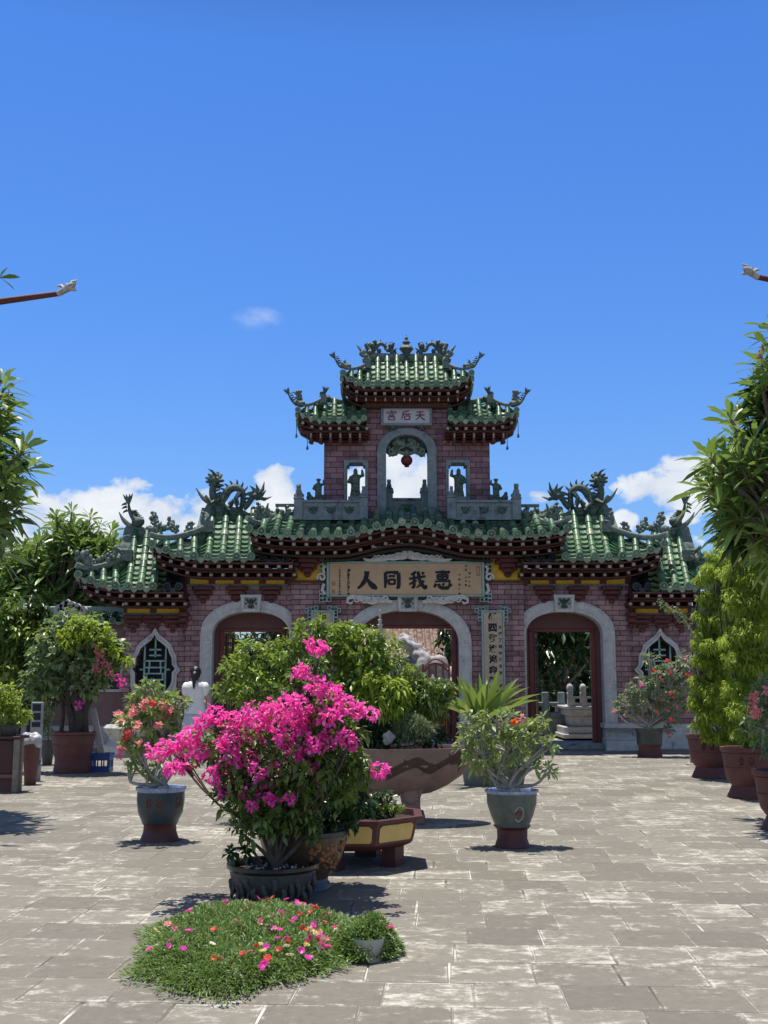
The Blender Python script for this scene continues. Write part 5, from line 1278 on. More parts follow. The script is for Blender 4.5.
for (x, y) in ((240, 832), (252, 800), (300, 790), (315, 775), (330, 800), (265, 780), (290, 800)):
    m.tube(spline([P(276, 868, Yp), P((276 + x) / 2 + random.uniform(-6, 6), (868 + y) / 2, Yp + random.uniform(-.05, .05)), P(x, y, Yp + random.uniform(-.1, .1))], 7), [.018 - .0015 * i for i in range(8)], 7)
m.tube(spline([P(262, 866, Yp), P(246, 852, Yp), P(240, 840, Yp), P(243, 826, Yp), P(238, 815, Yp)], 12), .009, 6)
m.tube(spline([P(262, 862, Yp - .05), P(250, 850, Yp - .08), P(236, 848, Yp - .1), P(230, 853, Yp - .1)], 8), .009, 6)
m.build('stems', BARK_B, tb, 60)
V, F = foliage([(tuple(P(231, 852, Yp - .1)), .03, (1, 1, 1)), (tuple(P(245, 850, Yp - .08)), .03, (1, 1, 1))], 5000, .05, .6, 4); fast_mesh('stray_leaves', [(V, F, 0)], L_dark, tb)
m = MB()
for k in range(40):
    a = random.uniform(0, 6.28); q = random.uniform(.2, .9) * rr * .8; m.ball(pc + Vector((math.cos(a) * q, math.sin(a) * q, zr - .035)), random.uniform(.006, .013), 5)
m.build('pebbles', POT_WHT, t, 60)

# second pot right behind it, brown with an orange relief
t2, pc2, rr2, zr2, pr2 = pot('glazed_pot', 'brown glazed pot with orange floral relief between the dark pot and octagonal planter', 303, 893, [(27, 893), (27, 884), (24, 880), (24, 877), (30, 868), (37, 856), (41.5, 842), (43, 834), (44.5, 831.5), (44.5, 828.5)], [POT_BRN, POT_BLUE, POT_DARK], foot=3, rim=7)
m = MB()
for i in range(70):
    a = random.uniform(-1.35, -.35); z = random.uniform(.38, .84) * zr2; rad = np.interp(z, [p[1] for p in pr2], [p[0] for p in pr2]); q = pc2 + Vector((math.cos(a) * rad, math.sin(a) * rad, z)); m.ball(q, random.uniform(.010, .024), 6, 0, (1, .6, random.uniform(.6, 1.4)))
m.build('relief', POT_OR, t2, 60)
c2 = [(330, 800, 30, .0), (350, 790, 22, .05), (345, 765, 22, .1), (320, 770, 28, .1), (300, 790, 26, .15), (340, 815, 20, -.1), (310, 815, 24, 0), (358, 810, 14, 0), (270, 805, 22, .2), (338, 740, 20, .2), (252, 812, 16, .2)]
p2 = plant('leafy_shrub', 'dense dark leafy shrub in the brown glazed pot behind the magenta bougainvillea', 'shrub', (pc2.x, pc2.y, zr2 - .04), clp(c2, pc2.y), L_dark, BARK_D, .06, .5, 800, .03, .2, nsub=1)
V, F = foliage(clp([(352, 780, 14, -.12), (362, 772, 12, -.1), (345, 795, 12, -.15), (356, 760, 12, -.1)], pc2.y), 1400, .05, .5, 5); fast_mesh('young_leaves', [(V, F, 0)], L_mid, p2)

# octagonal planter
Yo = G(381, 873).y + .50; ctr = P(350, 860, Yo); ctr.z = 0; kz = lambda py: P(350, py, Yo - .5).z
oct_ = empty('octagonal_planter', (ctr.x, Yo, 0), 'octagonal maroon planter with yellow panels on short legs, behind the brown glazed pot', 'planter')
def octring(m, r0, z0, r1, z1, mi, n=8, lo=0):
    vs = []
    for (r, z) in ((r0, z0), (r1, z1)):
        for k in range(n): a = 2 * PI * (k + .5) / n; vs.append((ctr.x + math.cos(a) * r, Yo + math.sin(a) * r, z))
    m.add(vs, [(k, (k + 1) % n, n + (k + 1) % n, n + k) for k in range(n)], mi)
RO = .62; zb_, zt_ = .185, .405
m = MB(); octring(m, RO * .72, zb_ - .035, RO * .86, zb_, 0); octring(m, RO * .86, zb_, RO * .90, zb_ + .02, 0); octring(m, RO * .90, zb_ + .02, RO * .96, zt_ - .03, 0); octring(m, RO * .96, zt_ - .03, RO * 1.03, zt_ - .025, 0); octring(m, RO * 1.03, zt_ - .025, RO * 1.04, zt_, 0); octring(m, RO * 1.04, zt_, RO * .93, zt_, 0); octring(m, RO * .93, zt_, RO * .90, zt_ - .1, 0)
octring(m, .001, zb_ - .034, RO * .72, zb_ - .035, 0)
m.build('tray', POT_RED, oct_, 0)
for k in range(8):
    a0, a1 = 2 * PI * (k + .5) / 8, 2 * PI * (k + 1.5) / 8; m = MB()
    def pt(f, g, e): 
        r = RO * (.90 + .06 * g) + e; z = zb_ + .02 + (zt_ - .03 - zb_ - .02) * g
        A = Vector((math.cos(a0), math.sin(a0), 0)); B = Vector((math.cos(a1), math.sin(a1), 0)); q = A.lerp(B, f) * r; return (ctr.x + q.x, Yo + q.y, z)
    loop = [(.08, .2), (.11, .12), (.89, .12), (.92, .2), (.92, .78), (.86, .9), (.14, .9), (.08, .78)]
    vs = [pt(f, g, .006) for f, g in loop] + [pt(f, g, -.01) for f, g in loop]; m.add(vs, [tuple(range(8))] + [(i + 8, (i + 1) % 8 + 8, (i + 1) % 8, i) for i in range(8)])
    m.build('side_panel', simple('ochre_panel', (.66, .47, .15, 1), (.54, .37, .11, 1), .6, 8, .15), oct_, 0)
    if k % 2 == 0:
        am = (a0 + a1) / 2 + PI / 8; m = MB(); q = Vector((ctr.x + math.cos(am) * RO * .62, Yo + math.sin(am) * RO * .62, 0)); M_ = Matrix.Rotation(am, 3, 'Z')
        m.obox(q + Vector((0, 0, .08)), .12, .19, .16, M_, 0); m.obox(q + Vector((0, 0, .02)), .13, .2, .04, M_, 0); m.build('leg', POT_RED, oct_, 0)
m = MB(); m.disc((ctr.x, Yo, zt_ - .05), RO * .9, 16, rough=.015, rings=5); m.build('soil', SOIL, oct_, 60)
plant('creeping_herb', 'small dark creeping plant in the octagonal planter', 'plant', (ctr.x + .1, Yo, zt_ - .05), clp([(355, 808, 14, 0), (368, 806, 13, .05), (380, 806, 12, 0), (345, 806, 16, .1), (385, 800, 10, .1)], Yo), L_dark, BARK_D, .05, .5, 1500, .008, .03, nsub=0)
plant('grassy_tuft', 'little bright green tuft at the right edge of the octagonal planter', 'plant', (P(393, 809, Yo).x, Yo, zt_ - .05), clp([(389, 809, 6, 0, (1.5, 1, .6)), (397, 808, 6, 0, (1.5, 1, .6))], Yo), L_bright, BARK_D, .025, .3, 9000, .004, .01, nsub=0)

# ---------------------------------------------------------------- oval basin with its shrubs
Yo2 = G(400, 822).y; cb = P(388, 800, Yo2); cb.z = 0; s2 = ppm(Yo2)
bas = empty('oval_basin', (cb.x, Yo2, 0), 'big oval pinkish stone basin on scrolled legs with a dark painted dragon', 'planter')
M_bas = simple('pink_sandstone', (.25, .165, .14, 1), (.165, .11, .095, 1), .75, 8, .4, ((.13, .09, .08, 1), .60))
zr = P(400, 748.5, Yo2 - .35).z; hw = 92 / s2; prof = [(.10, .28), (.30, .285), (.46, .31), (.62, .38), (.78, .49), (.90, .61), (.97, .71), (1.0, zr - .02), (1.0, zr), (.95, zr), (.94, zr - .02), (.92, zr - .12)]
m = MB(); m.lathe(cb, [(r * hw, z) for r, z in prof], 56, sx=1, sy=.48); m.build('bowl', M_bas, bas, 50)
m = MB()
for k in range(14):
    a = -2.6 + k * .16; 
# painted dragon: thin relief following the bowl side
def bowl_pt(a, z, e=.006):
    r = np.interp(z, [p[1] for p in prof[:9]], [p[0] for p in prof[:9]]) * hw + e; return Vector((cb.x + math.cos(a) * r, Yo2 + math.sin(a) * r * .48, z))
path = [(-2.5, .60), (-2.3, .50), (-2.1, .58), (-1.9, .62), (-1.75, .55), (-1.6, .52), (-1.4, .60), (-1.25, .65), (-1.12, .60), (-1.0, .58), (-.86, .66), (-.72, .70), (-.6, .67), (-.52, .60)]
ps = spline([Vector((a, z, 0)) for a, z in path], 60); L_, R_ = [], []
for i, q in enumerate(ps):
    w_ = .03 + .025 * math.sin(PI * i / 60) + (.035 if i > 48 else 0); L_.append(bowl_pt(q.x, min(zr - .03, q.y + w_))); R_.append(bowl_pt(q.x, q.y - w_))
m.add(L_ + R_, [(i, 61 + i, 62 + i, i + 1) for i in range(60)])
for i in range(2, 58, 3):
    q = ps[i]; b0 = len(m.v); up = 1 if i % 2 else -1; m.add([bowl_pt(q.x - .02, q.y + .02 * up, .008), bowl_pt(q.x + .03, q.y + .02 * up, .008), bowl_pt(q.x - .06, min(zr - .03, q.y + .075 * up), .008)], [(0, 1, 2)])
m.build('painted_dragon', simple('dark_umber', (.06, .035, .03, 1), (.03, .02, .018, 1), .6, 10, .1), bas, 60)
for (dx, dy) in ((.24, -.13), (-.24, -.13), (.24, .16), (-.24, .16)):
    m = MB(); q = Vector((cb.x + dx, Yo2 + dy, 0)); sx = 1 if dx > 0 else -1
    m.bbox(q.x - .13, q.x + .15, q.y - .10, q.y + .10, 0, .10, .012); m.poly([(q.x - .10, .10), (q.x + .12, .10), (q.x + .10, .18), (q.x + .10, .27), (q.x + .13, .36), (q.x - .13, .38), (q.x - .11, .27), (q.x - .09, .18)], [], q.y - .09, q.y + .09)
    for r_ in (.085, .055): m.tube([(q.x, q.y - .09, .30), (q.x, q.y - .10 - (.1 - r_) * .2, .30)], [r_, r_ * .9], 14)
    for k in range(10): aa = k * PI / 5; m.ball((q.x + math.cos(aa) * .085, q.y - .095, .30 + math.sin(aa) * .085), .018, 6)
    m.build('leg', M_bas, bas, 30)
m = MB(); m.lathe(cb, [(0, zr - .06), (hw * .5, zr - .05), (hw * .93, zr - .07)], 40, sx=1, sy=.48); m.build('soil', SOIL, bas, 60)
G_b = 'shrubs growing in the oval basin'
bz = zr - .07
plant('basin_shrub', 'broad rounded green shrub forming the left half of the basin planting', 'shrub', (P(330, 745, Yo2).x, Yo2, bz), clp([(255, 690, 30, 0), (240, 668, 20, 0), (275, 665, 26, .1), (300, 690, 30, 0), (330, 700, 34, 0), (262, 710, 28, .1), (300, 720, 30, .1), (225, 690, 14, 0), (248, 650, 12, 0), (285, 655, 18, 0), (340, 725, 26, .1)], Yo2), L_mid, BARK, .062, .45, 640, .04, .35, rosette=5, group=G_b)
plant('basin_tree', 'tallest layered green bush at the centre of the basin, crown above the door opening', 'shrub', (P(365, 745, Yo2).x, Yo2 + .1, bz), clp([(330, 645, 26, .1), (355, 650, 30, .1), (380, 655, 26, .1), (310, 635, 20, .1), (345, 632, 16, .1), (370, 640, 16, .05), (395, 672, 20, .15), (360, 680, 34, .1), (330, 672, 28, .1), (390, 695, 22, .1), (320, 625, 10, 0), (350, 700, 30, .1), (305, 650, 18, .1)], Yo2), L_mid, BARK, .064, .42, 660, .045, .5, rosette=5, group=G_b)
plant('drooping_shrub', 'bright yellow-green drooping clump in front at the right of the basin planting', 'shrub', (P(400, 745, Yo2).x, Yo2 - .15, bz), clp([(385, 685, 13, -.2), (372, 680, 12, -.2), (398, 690, 12, -.2), (380, 702, 14, -.25), (395, 708, 12, -.2), (365, 698, 10, -.2)], Yo2), L_bright, BARK, .075, .34, 1500, .02, .25, rosette=6, droop=.6, group=G_b)
plant('spreading_bush', 'wide dark-undersided bush reaching furthest right over the basin rim', 'shrub', (P(425, 745, Yo2).x, Yo2 + .05, bz), clp([(425, 690, 18, 0, (1.4, 1, .6)), (440, 686, 14, 0, (1.5, 1, .6)), (415, 678, 12, .1), (430, 703, 20, .05, (1.2, 1, .8)), (412, 708, 18, .1), (445, 697, 9, 0), (450, 690, 6, 0)], Yo2), leafmat('olive_leaf', (.05, .10, .02, 1), (.20, .30, .06, 1), trans=.3), BARK, .07, .36, 750, .025, .3, rosette=5, droop=.5, group=G_b)
plant('feathery_plant', 'pale feathery grass-like plant low at the right side of the basin', 'plant', (P(413, 745, Yo2).x, Yo2 - .2, bz), clp([(412, 726, 13, -.25), (404, 732, 10, -.25), (424, 730, 10, -.25)], Yo2), L_grey, BARK, .06, .10, 5000, .008, .05, rosette=7, droop=.15, group=G_b, nsub=4)
plant('dark_groundcover', 'dark low foliage filling the middle of the basin behind its rim', 'plant', (P(375, 745, Yo2).x, Yo2 - .1, bz), clp([(385, 735, 16, -.1), (370, 732, 14, -.1), (398, 728, 14, 0), (355, 735, 16, -.1), (430, 738, 12, 0), (440, 736, 9, 0), (340, 738, 16, -.1)], Yo2), L_dark, BARK_D, .05, .5, 900, .01, .05, group=G_b, nsub=0)
rk = MB()
for i in range(9): rk.ball(P(390 + random.uniform(-6, 6), 739 + random.uniform(-5, 4), Yo2 - .30), random.uniform(.025, .045), 7, 0, (1, .8, random.uniform(.7, 1.6)))
rk2 = remesh(rk, .015, 1); tag(rk2.build('garden_rock', simple('pale_limestone', (.52, .51, .46, 1), (.2, .2, .18, 1), .9, 25, .7), None, 60, loc=P(387, 742, Yo2 - .32)), 'small pale rock among the low plants at the front of the basin', 'rock')
rk = MB(); pg = P(380, 700, Yo2 + .12)
for i in range(22): rk.ball(P(379 + random.uniform(-7, 7) * (1 - i / 40), 742 - i * 4.6, Yo2 + .12) + Vector((0, random.uniform(-.05, .05), 0)), random.uniform(.05, .085), 7, 0, (1, .8, 1.1))
ro = remesh(rk, .02, 1).build('miniature_rockery', simple('pale_limestone', (.5, .5, .5, 1)), None, 60, loc=P(379, 745, Yo2 + .12)); tag(ro, 'tall craggy miniature rock rising through the leaves of the basin', 'rock')
pt_ = P(380, 640, Yo2 + .02); pag = empty('miniature_pagoda', pt_, 'tiny white pagoda spire poking out above the basin foliage', 'ornament')
kk = 1 / s2; zz = lambda y: P(380, y, Yo2 + .02).z - pt_.z
m = MB(); m.lathe(pt_, [(0, 0)] + sum([[(4.6 * kk * f, zz(y)), (2.6 * kk * f, zz(y - .8)), (2.4 * kk * f, zz(y - 3.6))] for y, f in ((640, 1.1), (635, 1), (630, .85), (625, .7), (620, .5))], []) + [(1.4 * kk, zz(616)), (.5 * kk, zz(612)), (.9 * kk, zz(610.5)), (0, zz(608.5))], 12); m.build('spire', simple('weathered_white', (.5, .48, .46, 1), (.3, .29, .28, 1), .8, 25, .4), pag, 30)

# ---------------------------------------------------------------- potted adeniums
def adenium(label, cx, base_py, prof, foot, rim, mats, crown, tips_n, flowers, potlabel, leaf=.085, petal=B_pink, lm=L_aden, trunks=4, seed=1, deco=None, group=None, leafn=9):
    random.seed(seed); t, c, r, z, pr = pot('flower_pot', potlabel, cx, base_py, prof, mats, foot=foot, rim=rim, group=group)
    Y = c.y; s = ppm(Y); pl = empty('desert_rose', (c.x, Y, z - .05), label, 'flowering shrub')
    cl = clp(crown, Y); tips = []; axes = []
    base = Vector((c.x, Y, z - .06)); m = MB()
    m.tube(spline([base - Vector((0, 0, .02)), base + Vector((.01, 0, .06)), base + Vector((0, 0, .12))], 5), [r * .34, r * .36, r * .30, r * .24, r * .18, r * .12], 12)
    for (cc, rr_, sz) in cl:
        cc = Vector(cc); st_ = base + Vector((random.uniform(-.05, .05), random.uniform(-.05, .05), .08)); mid = st_.lerp(cc, .5) + Vector((random.uniform(-.12, .12), random.uniform(-.1, .1), -.05)) * 1.2
        b = spline([st_, mid, cc], 8); m.tube(b, [max(.007, .021 - .002 * i) for i in range(9)], 7)
        for k in range(max(5, int(tips_n * 2.2 * (rr_ * s / 18) ** 2))):
            d = Vector(rand_dir(1)[0]); d.z = d.z * .8 + .15; q = cc + Vector((d.x * sz[0], d.y * sz[1], d.z * sz[2])) * rr_ * random.uniform(.55, 1.0)
            bb = spline([b[random.randint(4, 8)], cc.lerp(q, .5) + Vector((random.uniform(-.03, .03), 0, -.02)), q], 5); m.tube(bb, [.010, .009, .008, .007, .006, .005], 5); tips.append(q); axes.append((bb[-1] - bb[-2]).normalized() + Vector((0, 0, .3)))
    m.build('stem', BARK_P, pl, 60)
    V, F = rosettes(tips, axes, leaf, .38, leafn, .25, 2, (15, 85), 1.0); fast_mesh('foliage', [(V, F, 0)], lm, pl)
    for i, (fx, fy, fr, pm) in enumerate(flowers):
        q0 = P(fx, fy, Y - .26 + random.uniform(-.08, .12)); ch = []
        k = 6; nf = max(2, int(fr * 1.5)); PP = []; DD = []
        for j in range(nf):
            o = q0 + Vector((random.uniform(-1, 1), random.uniform(-1, 1), random.uniform(-1, 1))) * (.02 * fr / 1.6); ax = Vector(rand_dir(1)[0]) + Vector((0, -.8, .5)); ax.normalize(); u_ = ax.orthogonal().normalized(); v_ = ax.cross(u_)
            for a in range(5):
                an = a * 2 * PI / 5; DD.append((u_ * math.cos(an) + v_ * math.sin(an)) * .85 + ax * .45); PP.append(o)
        PP = np.array(PP); DD = nrm(np.array(DD)); L = np.full(len(PP), .045); V, F = leaf_arrays(PP, DD, L, L * .85, .05, .2, 2, .8); fast_mesh('blossom', [(V, F, 0)], pm, pl)
    return t, c, r, z, pr
t, c, r_, z_, pr = adenium('desert rose with pink and coral flowers in the blue pot left of the bougainvillea', 159.5, 843, [(22, 843), (19, 840), (16, 832), (15.5, 825), (17.5, 822), (18, 820), (21.5, 812), (23, 800), (22.8, 791), (24.5, 788.5), (24.5, 786.5)], 4, 8, [POT_BLUE, POT_RED, POT_RIMB],
    [(150, 705, 22), (175, 705, 18), (130, 722, 14), (160, 725, 22), (183, 735, 10), (140, 745, 14), (165, 750, 16), (150, 690, 12), (128, 745, 8), (132, 765, 6), (150, 770, 8)], 11,
    [(133, 712, 4, B_pink), (145, 706, 4, B_pink), (118, 717, 3, B_pink), (153, 702, 2, B_red), (163, 706, 3, B_pink), (166, 716, 3, B_palepink), (127, 736, 3, B_red), (140, 745, 2, B_pink), (122, 752, 3, B_palepink), (160, 728, 3, B_pink), (172, 712, 2, B_pink), (138, 726, 2, B_pink)],
    'dark blue glazed pot on a maroon stand, left of the magenta bougainvillea', seed=3, petal=B_pink)
m = MB()
for a0 in (-1.95, -1.45, -.55):
    for k in range(12):
        a = a0 + .11 * math.cos(k * PI / 6); z = z_ * .72 + .045 * math.sin(k * PI / 6); rad = np.interp(z, [p[1] for p in pr], [p[0] for p in pr]); m.ball(c + Vector((math.cos(a) * rad, math.sin(a) * rad, z)), .011, 6)
    for k in range(5): a = a0 + random.uniform(-.06, .06); z = z_ * .72 + random.uniform(-.03, .03); rad = np.interp(z, [p[1] for p in pr], [p[0] for p in pr]); m.ball(c + Vector((math.cos(a) * rad, math.sin(a) * rad, z)), .013, 6)
m.build('relief', simple('rust_relief', (.16, .07, .05, 1), (.10, .04, .03, 1), .5, 20, .3), t, 60)
t, c, r_, z_, pr = adenium('green desert rose with pale twisted stems and hardly any flowers in the painted pot', 512.5, 849, [(19, 849), (17, 846), (14.5, 838), (14.8, 829), (18, 825.5), (17, 824), (20.5, 815), (24, 803), (24.3, 793), (26.2, 791.5), (26.2, 789.5)], 4, 8, [simple('sage_pot', (.12, .14, .12, 1), (.07, .08, .07, 1), .4, 12, .3, ((.05, .06, .06, 1), .6)), POT_RED, POT_RIMB],
    [(480, 735, 18), (500, 725, 20), (525, 735, 20), (545, 745, 12), (510, 750, 22), (480, 760, 16), (465, 745, 12), (530, 765, 14), (550, 770, 9), (495, 770, 14), (540, 720, 10), (470, 715, 8)], 8,
    [(516, 720, 2, B_org), (522, 718, 1, B_pink)], 'grey-green pot painted with a fish on a maroon stand, right of the oval basin', seed=5, leafn=8)
m = MB()
def on_pot(a, z, e=.004): rad = np.interp(z, [p[1] for p in pr], [p[0] for p in pr]) + e; return c + Vector((math.cos(a) * rad, math.sin(a) * rad, z))
for (pts, mi, w_) in (([(-1.55, .33), (-1.42, .37), (-1.25, .36), (-1.15, .31), (-1.22, .26), (-1.4, .24), (-1.52, .27)], 1, .022), ([(-1.5, .30), (-1.38, .33), (-1.25, .31), (-1.35, .27)], 0, .03), ([(-1.15, .31), (-1.05, .34), (-.98, .29)], 2, .014), ([(-2.2, .34), (-2.0, .30), (-1.8, .35), (-1.65, .30)], 2, .012)):
    q = [on_pot(a, z, -.002) for a, z in pts]; m.tube(spline(q, 14), w_ * .45, 6, mi, flat=.8)
m.build('painted_fish', [simple('fish_red', (.25, .07, .06, 1), None, .5, 9, 0), simple('fish_white', (.35, .38, .35, 1), None, .5, 9, 0), simple('fish_teal', (.08, .14, .14, 1), None, .5, 9, 0)], t, 60)
adenium('airy desert rose dotted with red and pink flowers beside the right archway base', 650, 757.5, [(12, 757.5), (12, 754), (10.5, 748), (12, 744), (12.5, 735), (13, 731), (13.6, 729.5), (13.6, 728.5)], 3, 5, [simple('green_black_glaze', (.05, .065, .055, 1), (.03, .035, .03, 1), .35, 12, .2), POT_RED, POT_DARK],
    [(640, 690, 16), (655, 680, 16), (672, 672, 16), (665, 695, 18), (640, 705, 16), (625, 702, 12), (680, 690, 14), (660, 712, 14), (688, 660, 12), (680, 705, 12), (650, 660, 10), (690, 680, 10), (632, 715, 8), (672, 718, 10), (668, 730, 5), (617, 710, 5)], 15,
    [(667, 661, 2, B_red), (669, 672, 3, B_red), (661, 678, 3, B_red), (654, 671, 2, B_red), (643, 685, 4, B_mag), (671, 695, 4, B_red), (687, 675, 3, B_red), (655, 711, 3, B_pink), (667, 711, 2, B_pink), (671, 720, 3, B_red), (686, 711, 2, B_pink), (668, 734, 4, B_red), (614, 711, 2, B_pink), (686, 661, 3, B_pink), (678, 708, 2, B_pink), (660, 700, 1, B_red)],
    'small dark green pot standing beside the right archway base', seed=8, lm=L_grey, leaf=.10, leafn=10)
# straight bare branch with small blossoms above it
Y = 20.6; tw = empty('climbing_branch', G(668, 757), 'long pale arching branch with small buds above the right ogee window', 'branch')
m = MB(); ps = spline([P(690, 735, Y), P(702, 690, Y), P(698, 655, Y), P(690, 628, Y), P(676, 612, Y), P(660, 603, Y)], 20); m.tube([Vector((P(690, 735, Y).x, Y, 0))] + ps, [.02] + [.016 - .0006 * i for i in range(21)], 6); m.build('stem', BARK_P, tw, 60)
V, F = foliage([(tuple(q), .09, (1, 1, 1)) for q in ps[4:]], 300, .05, .5, 3); fast_mesh('foliage', [(V, F, 0)], L_grey, tw)

# strap-leaved plant in the tall grey pot
t, c, r_, z_, pr = pot('tall_grey_pot', 'tall plain grey pot with strap leaves, behind the painted fish pot', 482, 786, [(17, 786), (18, 780), (20, 760), (22, 738), (22.5, 728), (24, 726), (24, 722.5)], [POT_GREY] * 3, rim=4)
sp = empty('strap_leaf_plant', (c.x, c.y, z_ - .05), 'arching strap-leaved plant in the tall grey pot before the right couplet', 'plant')
P0 = []; D0 = []; L0 = []
for k in range(32):
    a = random.uniform(0, 6.28); e = random.uniform(.15, 1.0); P0.append((c.x + random.uniform(-.08, .08), c.y + random.uniform(-.08, .08), z_ - .04)); D0.append((math.cos(a) * e, math.sin(a) * e, 1.0 - .3 * e)); L0.append(random.uniform(.75, 1.2))
for (tx_, ty_) in ((545, 688), (436, 690), (480, 664), (505, 664), (472, 670), (520, 676)): 
    q = P(tx_, ty_, c.y) - Vector((c.x, c.y, z_)); P0.append((c.x, c.y, z_ - .04)); D0.append(tuple(q.normalized() + Vector((0, 0, .22)))); L0.append(q.length * 1.02)
V, F = leaf_arrays(np.array(P0), nrm(np.array(D0)), np.array(L0), np.array(L0) * .125, .28, .45, 6, .8); fast_mesh('foliage', [(V, F, 0)], leafmat('strap_leaf', (.09, .16, .03, 1), (.24, .34, .09, 1), trans=.35, rough=.3), sp)
t, c, r_, z_, pr = pot('grey_flower_pot', 'little grey pot half hidden behind the desert rose in the fish pot', 514, 795, [(8, 795), (9, 788), (11, 776), (12, 770), (12.5, 769), (12.5, 767)], [POT_DARK] * 3, rim=3)
plant('small_potted_shrub', 'small green shrub in the little grey pot behind the fish pot', 'shrub', (c.x, c.y, z_ - .04), clp([(512, 750, 12), (503, 757, 9), (524, 757, 9), (515, 738, 9)], c.y), L_mid, BARK, .06, .4, 900, .012, .1)

# ---------------------------------------------------------------- right side: weeping shrubs in terracotta pots
def rpot(label, cx, base, k, chars=False):
    prof = [(18 * k, base), (18.5 * k, base - 2 * k), (15.5 * k, base - 8 * k), (14 * k, base - 12 * k), (17.5 * k, base - 17 * k), (18.5 * k, base - 21 * k), (20.3 * k, base - 36 * k), (20.6 * k, base - 40 * k), (22.3 * k, base - 41.5 * k), (22.3 * k, base - 44.5 * k)]
    t, c, r, z, pr = pot('terracotta_pot', label, cx, base, prof, [POT_TERRA] * 3, foot=3, rim=7, group='terracotta pots along the right side')
    m = MB()
    for f in (.60, .88):
        zq = z * f; rad = np.interp(zq, [p[1] for p in pr], [p[0] for p in pr]); m.tube([c + Vector((math.cos(a) * (rad + .003), math.sin(a) * (rad + .003), zq)) for a in np.linspace(0, 2 * PI, 41)], .008, 6)
    m.build('moulding', POT_TERRA, t, 60)
    m = MB()
    for a0 in (-2.15, -1.75):
        for kk in range(9):
            a = a0 + .09 * math.cos(kk * PI / 4.5); zq = z * .74 + .045 * math.sin(kk * PI / 4.5); rad = np.interp(zq, [p[1] for p in pr], [p[0] for p in pr]); m.ball(c + Vector((math.cos(a) * rad, math.sin(a) * rad, zq)), .011, 5)
        for kk in range(5): a = a0 + random.uniform(-.05, .05); zq = z * .74 + random.uniform(-.03, .03); rad = np.interp(zq, [p[1] for p in pr], [p[0] for p in pr]); m.ball(c + Vector((math.cos(a) * rad, math.sin(a) * rad, zq)), .012, 5)
    m.build('relief', simple('dark_terracotta', (.07, .025, .02, 1), (.05, .02, .018, 1), .6, 10, .2), t, 60)
    return c, r, z
cA, rA, zA = rpot('farthest red terracotta pot of the right row, under the bright weeping shrub', 711, 779, 1.0)
cB, rB, zB = rpot('middle red terracotta pot of the right row, with a waisted foot', 750, 799.5, 1.18)
cC, rC, zC = rpot('nearest red terracotta pot, cut off by the right edge of the photo', 789, 833, 1.42)
G_w = 'weeping shrubs along the right side'
wA = [(735, 540, 22, .3), (755, 520, 20, .3), (720, 570, 18, .3), (745, 575, 26, .3), (712, 600, 14, .2), (735, 610, 24, .2), (720, 635, 20, .1), (745, 640, 24, .1), (708, 660, 13, .1), (725, 668, 20, 0), (705, 690, 14, 0), (722, 700, 20, -.1), (745, 690, 22, 0), (710, 715, 14, -.1), (735, 725, 18, -.1), (700, 705, 10, 0), (765, 560, 20, .3), (770, 530, 18, .3), (765, 610, 22, .2), (765, 660, 22, .1), (728, 585, 16, .2), (712, 735, 11, 0), (728, 742, 9, 0), (748, 735, 15, 0), (738, 745, 10, 0), (760, 742, 12, 0), (750, 600, 26, 0), (750, 660, 26, 0), (725, 650, 20, 0), (715, 625, 14, 0), (742, 550, 20, 0), (718, 555, 12, 0), (755, 505, 14, 0), (706, 600, 9, 0), (701, 660, 9, 0), (698, 702, 9, 0), (700, 725, 9, 0), (704, 632, 9, 0), (702, 580, 8, 0), (700, 615, 8, 0), (698, 645, 8, 0), (697, 680, 8, 0), (733, 545, 14, -.1), (750, 520, 14, -.1), (762, 508, 12, -.1), (715, 572, 14, -.1), (725, 620, 16, -.2), (738, 665, 18, -.2), (715, 690, 14, -.2), (752, 630, 18, -.2), (760, 580, 18, -.2), (728, 560, 14, -.2), (745, 710, 16, -.2), (760, 690, 16, -.2), (712, 645, 12, -.2)]
cl = []
for w_ in wA: cc, r, sz = clp([w_], cA.y - .35 if w_[0] < 740 else cB.y - .1)[0]; cl.append((cc, r, (1, 1, .62)))
def weeping(name, label, base, cl, Yx):
    t = plant(name, label, 'shrub', base, cl, L_bright, BARK_B, .055, .26, 1500, .035, 1.0, rosette=8, droop=.55, group=G_w, shell=.3, upb=.1, outward=.8, fork=Vector(base) + Vector((0, .1, .6)), spread=.9)
    return t
weeping('weeping_shrub', 'tall bright yellow-green weeping shrub nearest the gate on the right', (cA.x, cA.y, zA - .05), [c_ for c_, s_ in zip(cl, wA) if s_[0] < 740], cA.y)
weeping('weeping_shrub', 'yellow-green weeping shrub cut by the right edge above the middle pot', (cB.x, cB.y, zB - .05), [c_ for c_, s_ in zip(cl, wA) if s_[0] >= 740], cB.y)
V, F = foliage(clp([(740, 560, 22, .35), (735, 610, 26, .35), (730, 660, 24, .3), (725, 705, 22, .3), (755, 620, 30, .4), (755, 680, 30, .4), (762, 560, 26, .4)], cA.y), 260, .09, .35, 6)
fast_mesh('inner_leaves', [(V, F, 0)], L_mid, [o for o in col.objects if o.name == 'weeping_shrub'][0])
plant('dusty_rose_shrub', 'grey-leaved shrub with salmon flowers at the right edge, nearest pot', 'flowering shrub', (cC.x, cC.y, zC - .05), clp([(760, 700, 16), (772, 690, 18), (755, 725, 14), (775, 720, 20), (770, 745, 16), (790, 700, 24), (752, 705, 8)], cC.y), L_grey, BARK, .06, .42, 600, .025, .3)
fl = empty('salmon_blossoms', P(756, 700, cC.y - .3), 'cluster of salmon flowers on the shrub at the right edge', 'flowers'); bpy.data.objects.remove(fl)
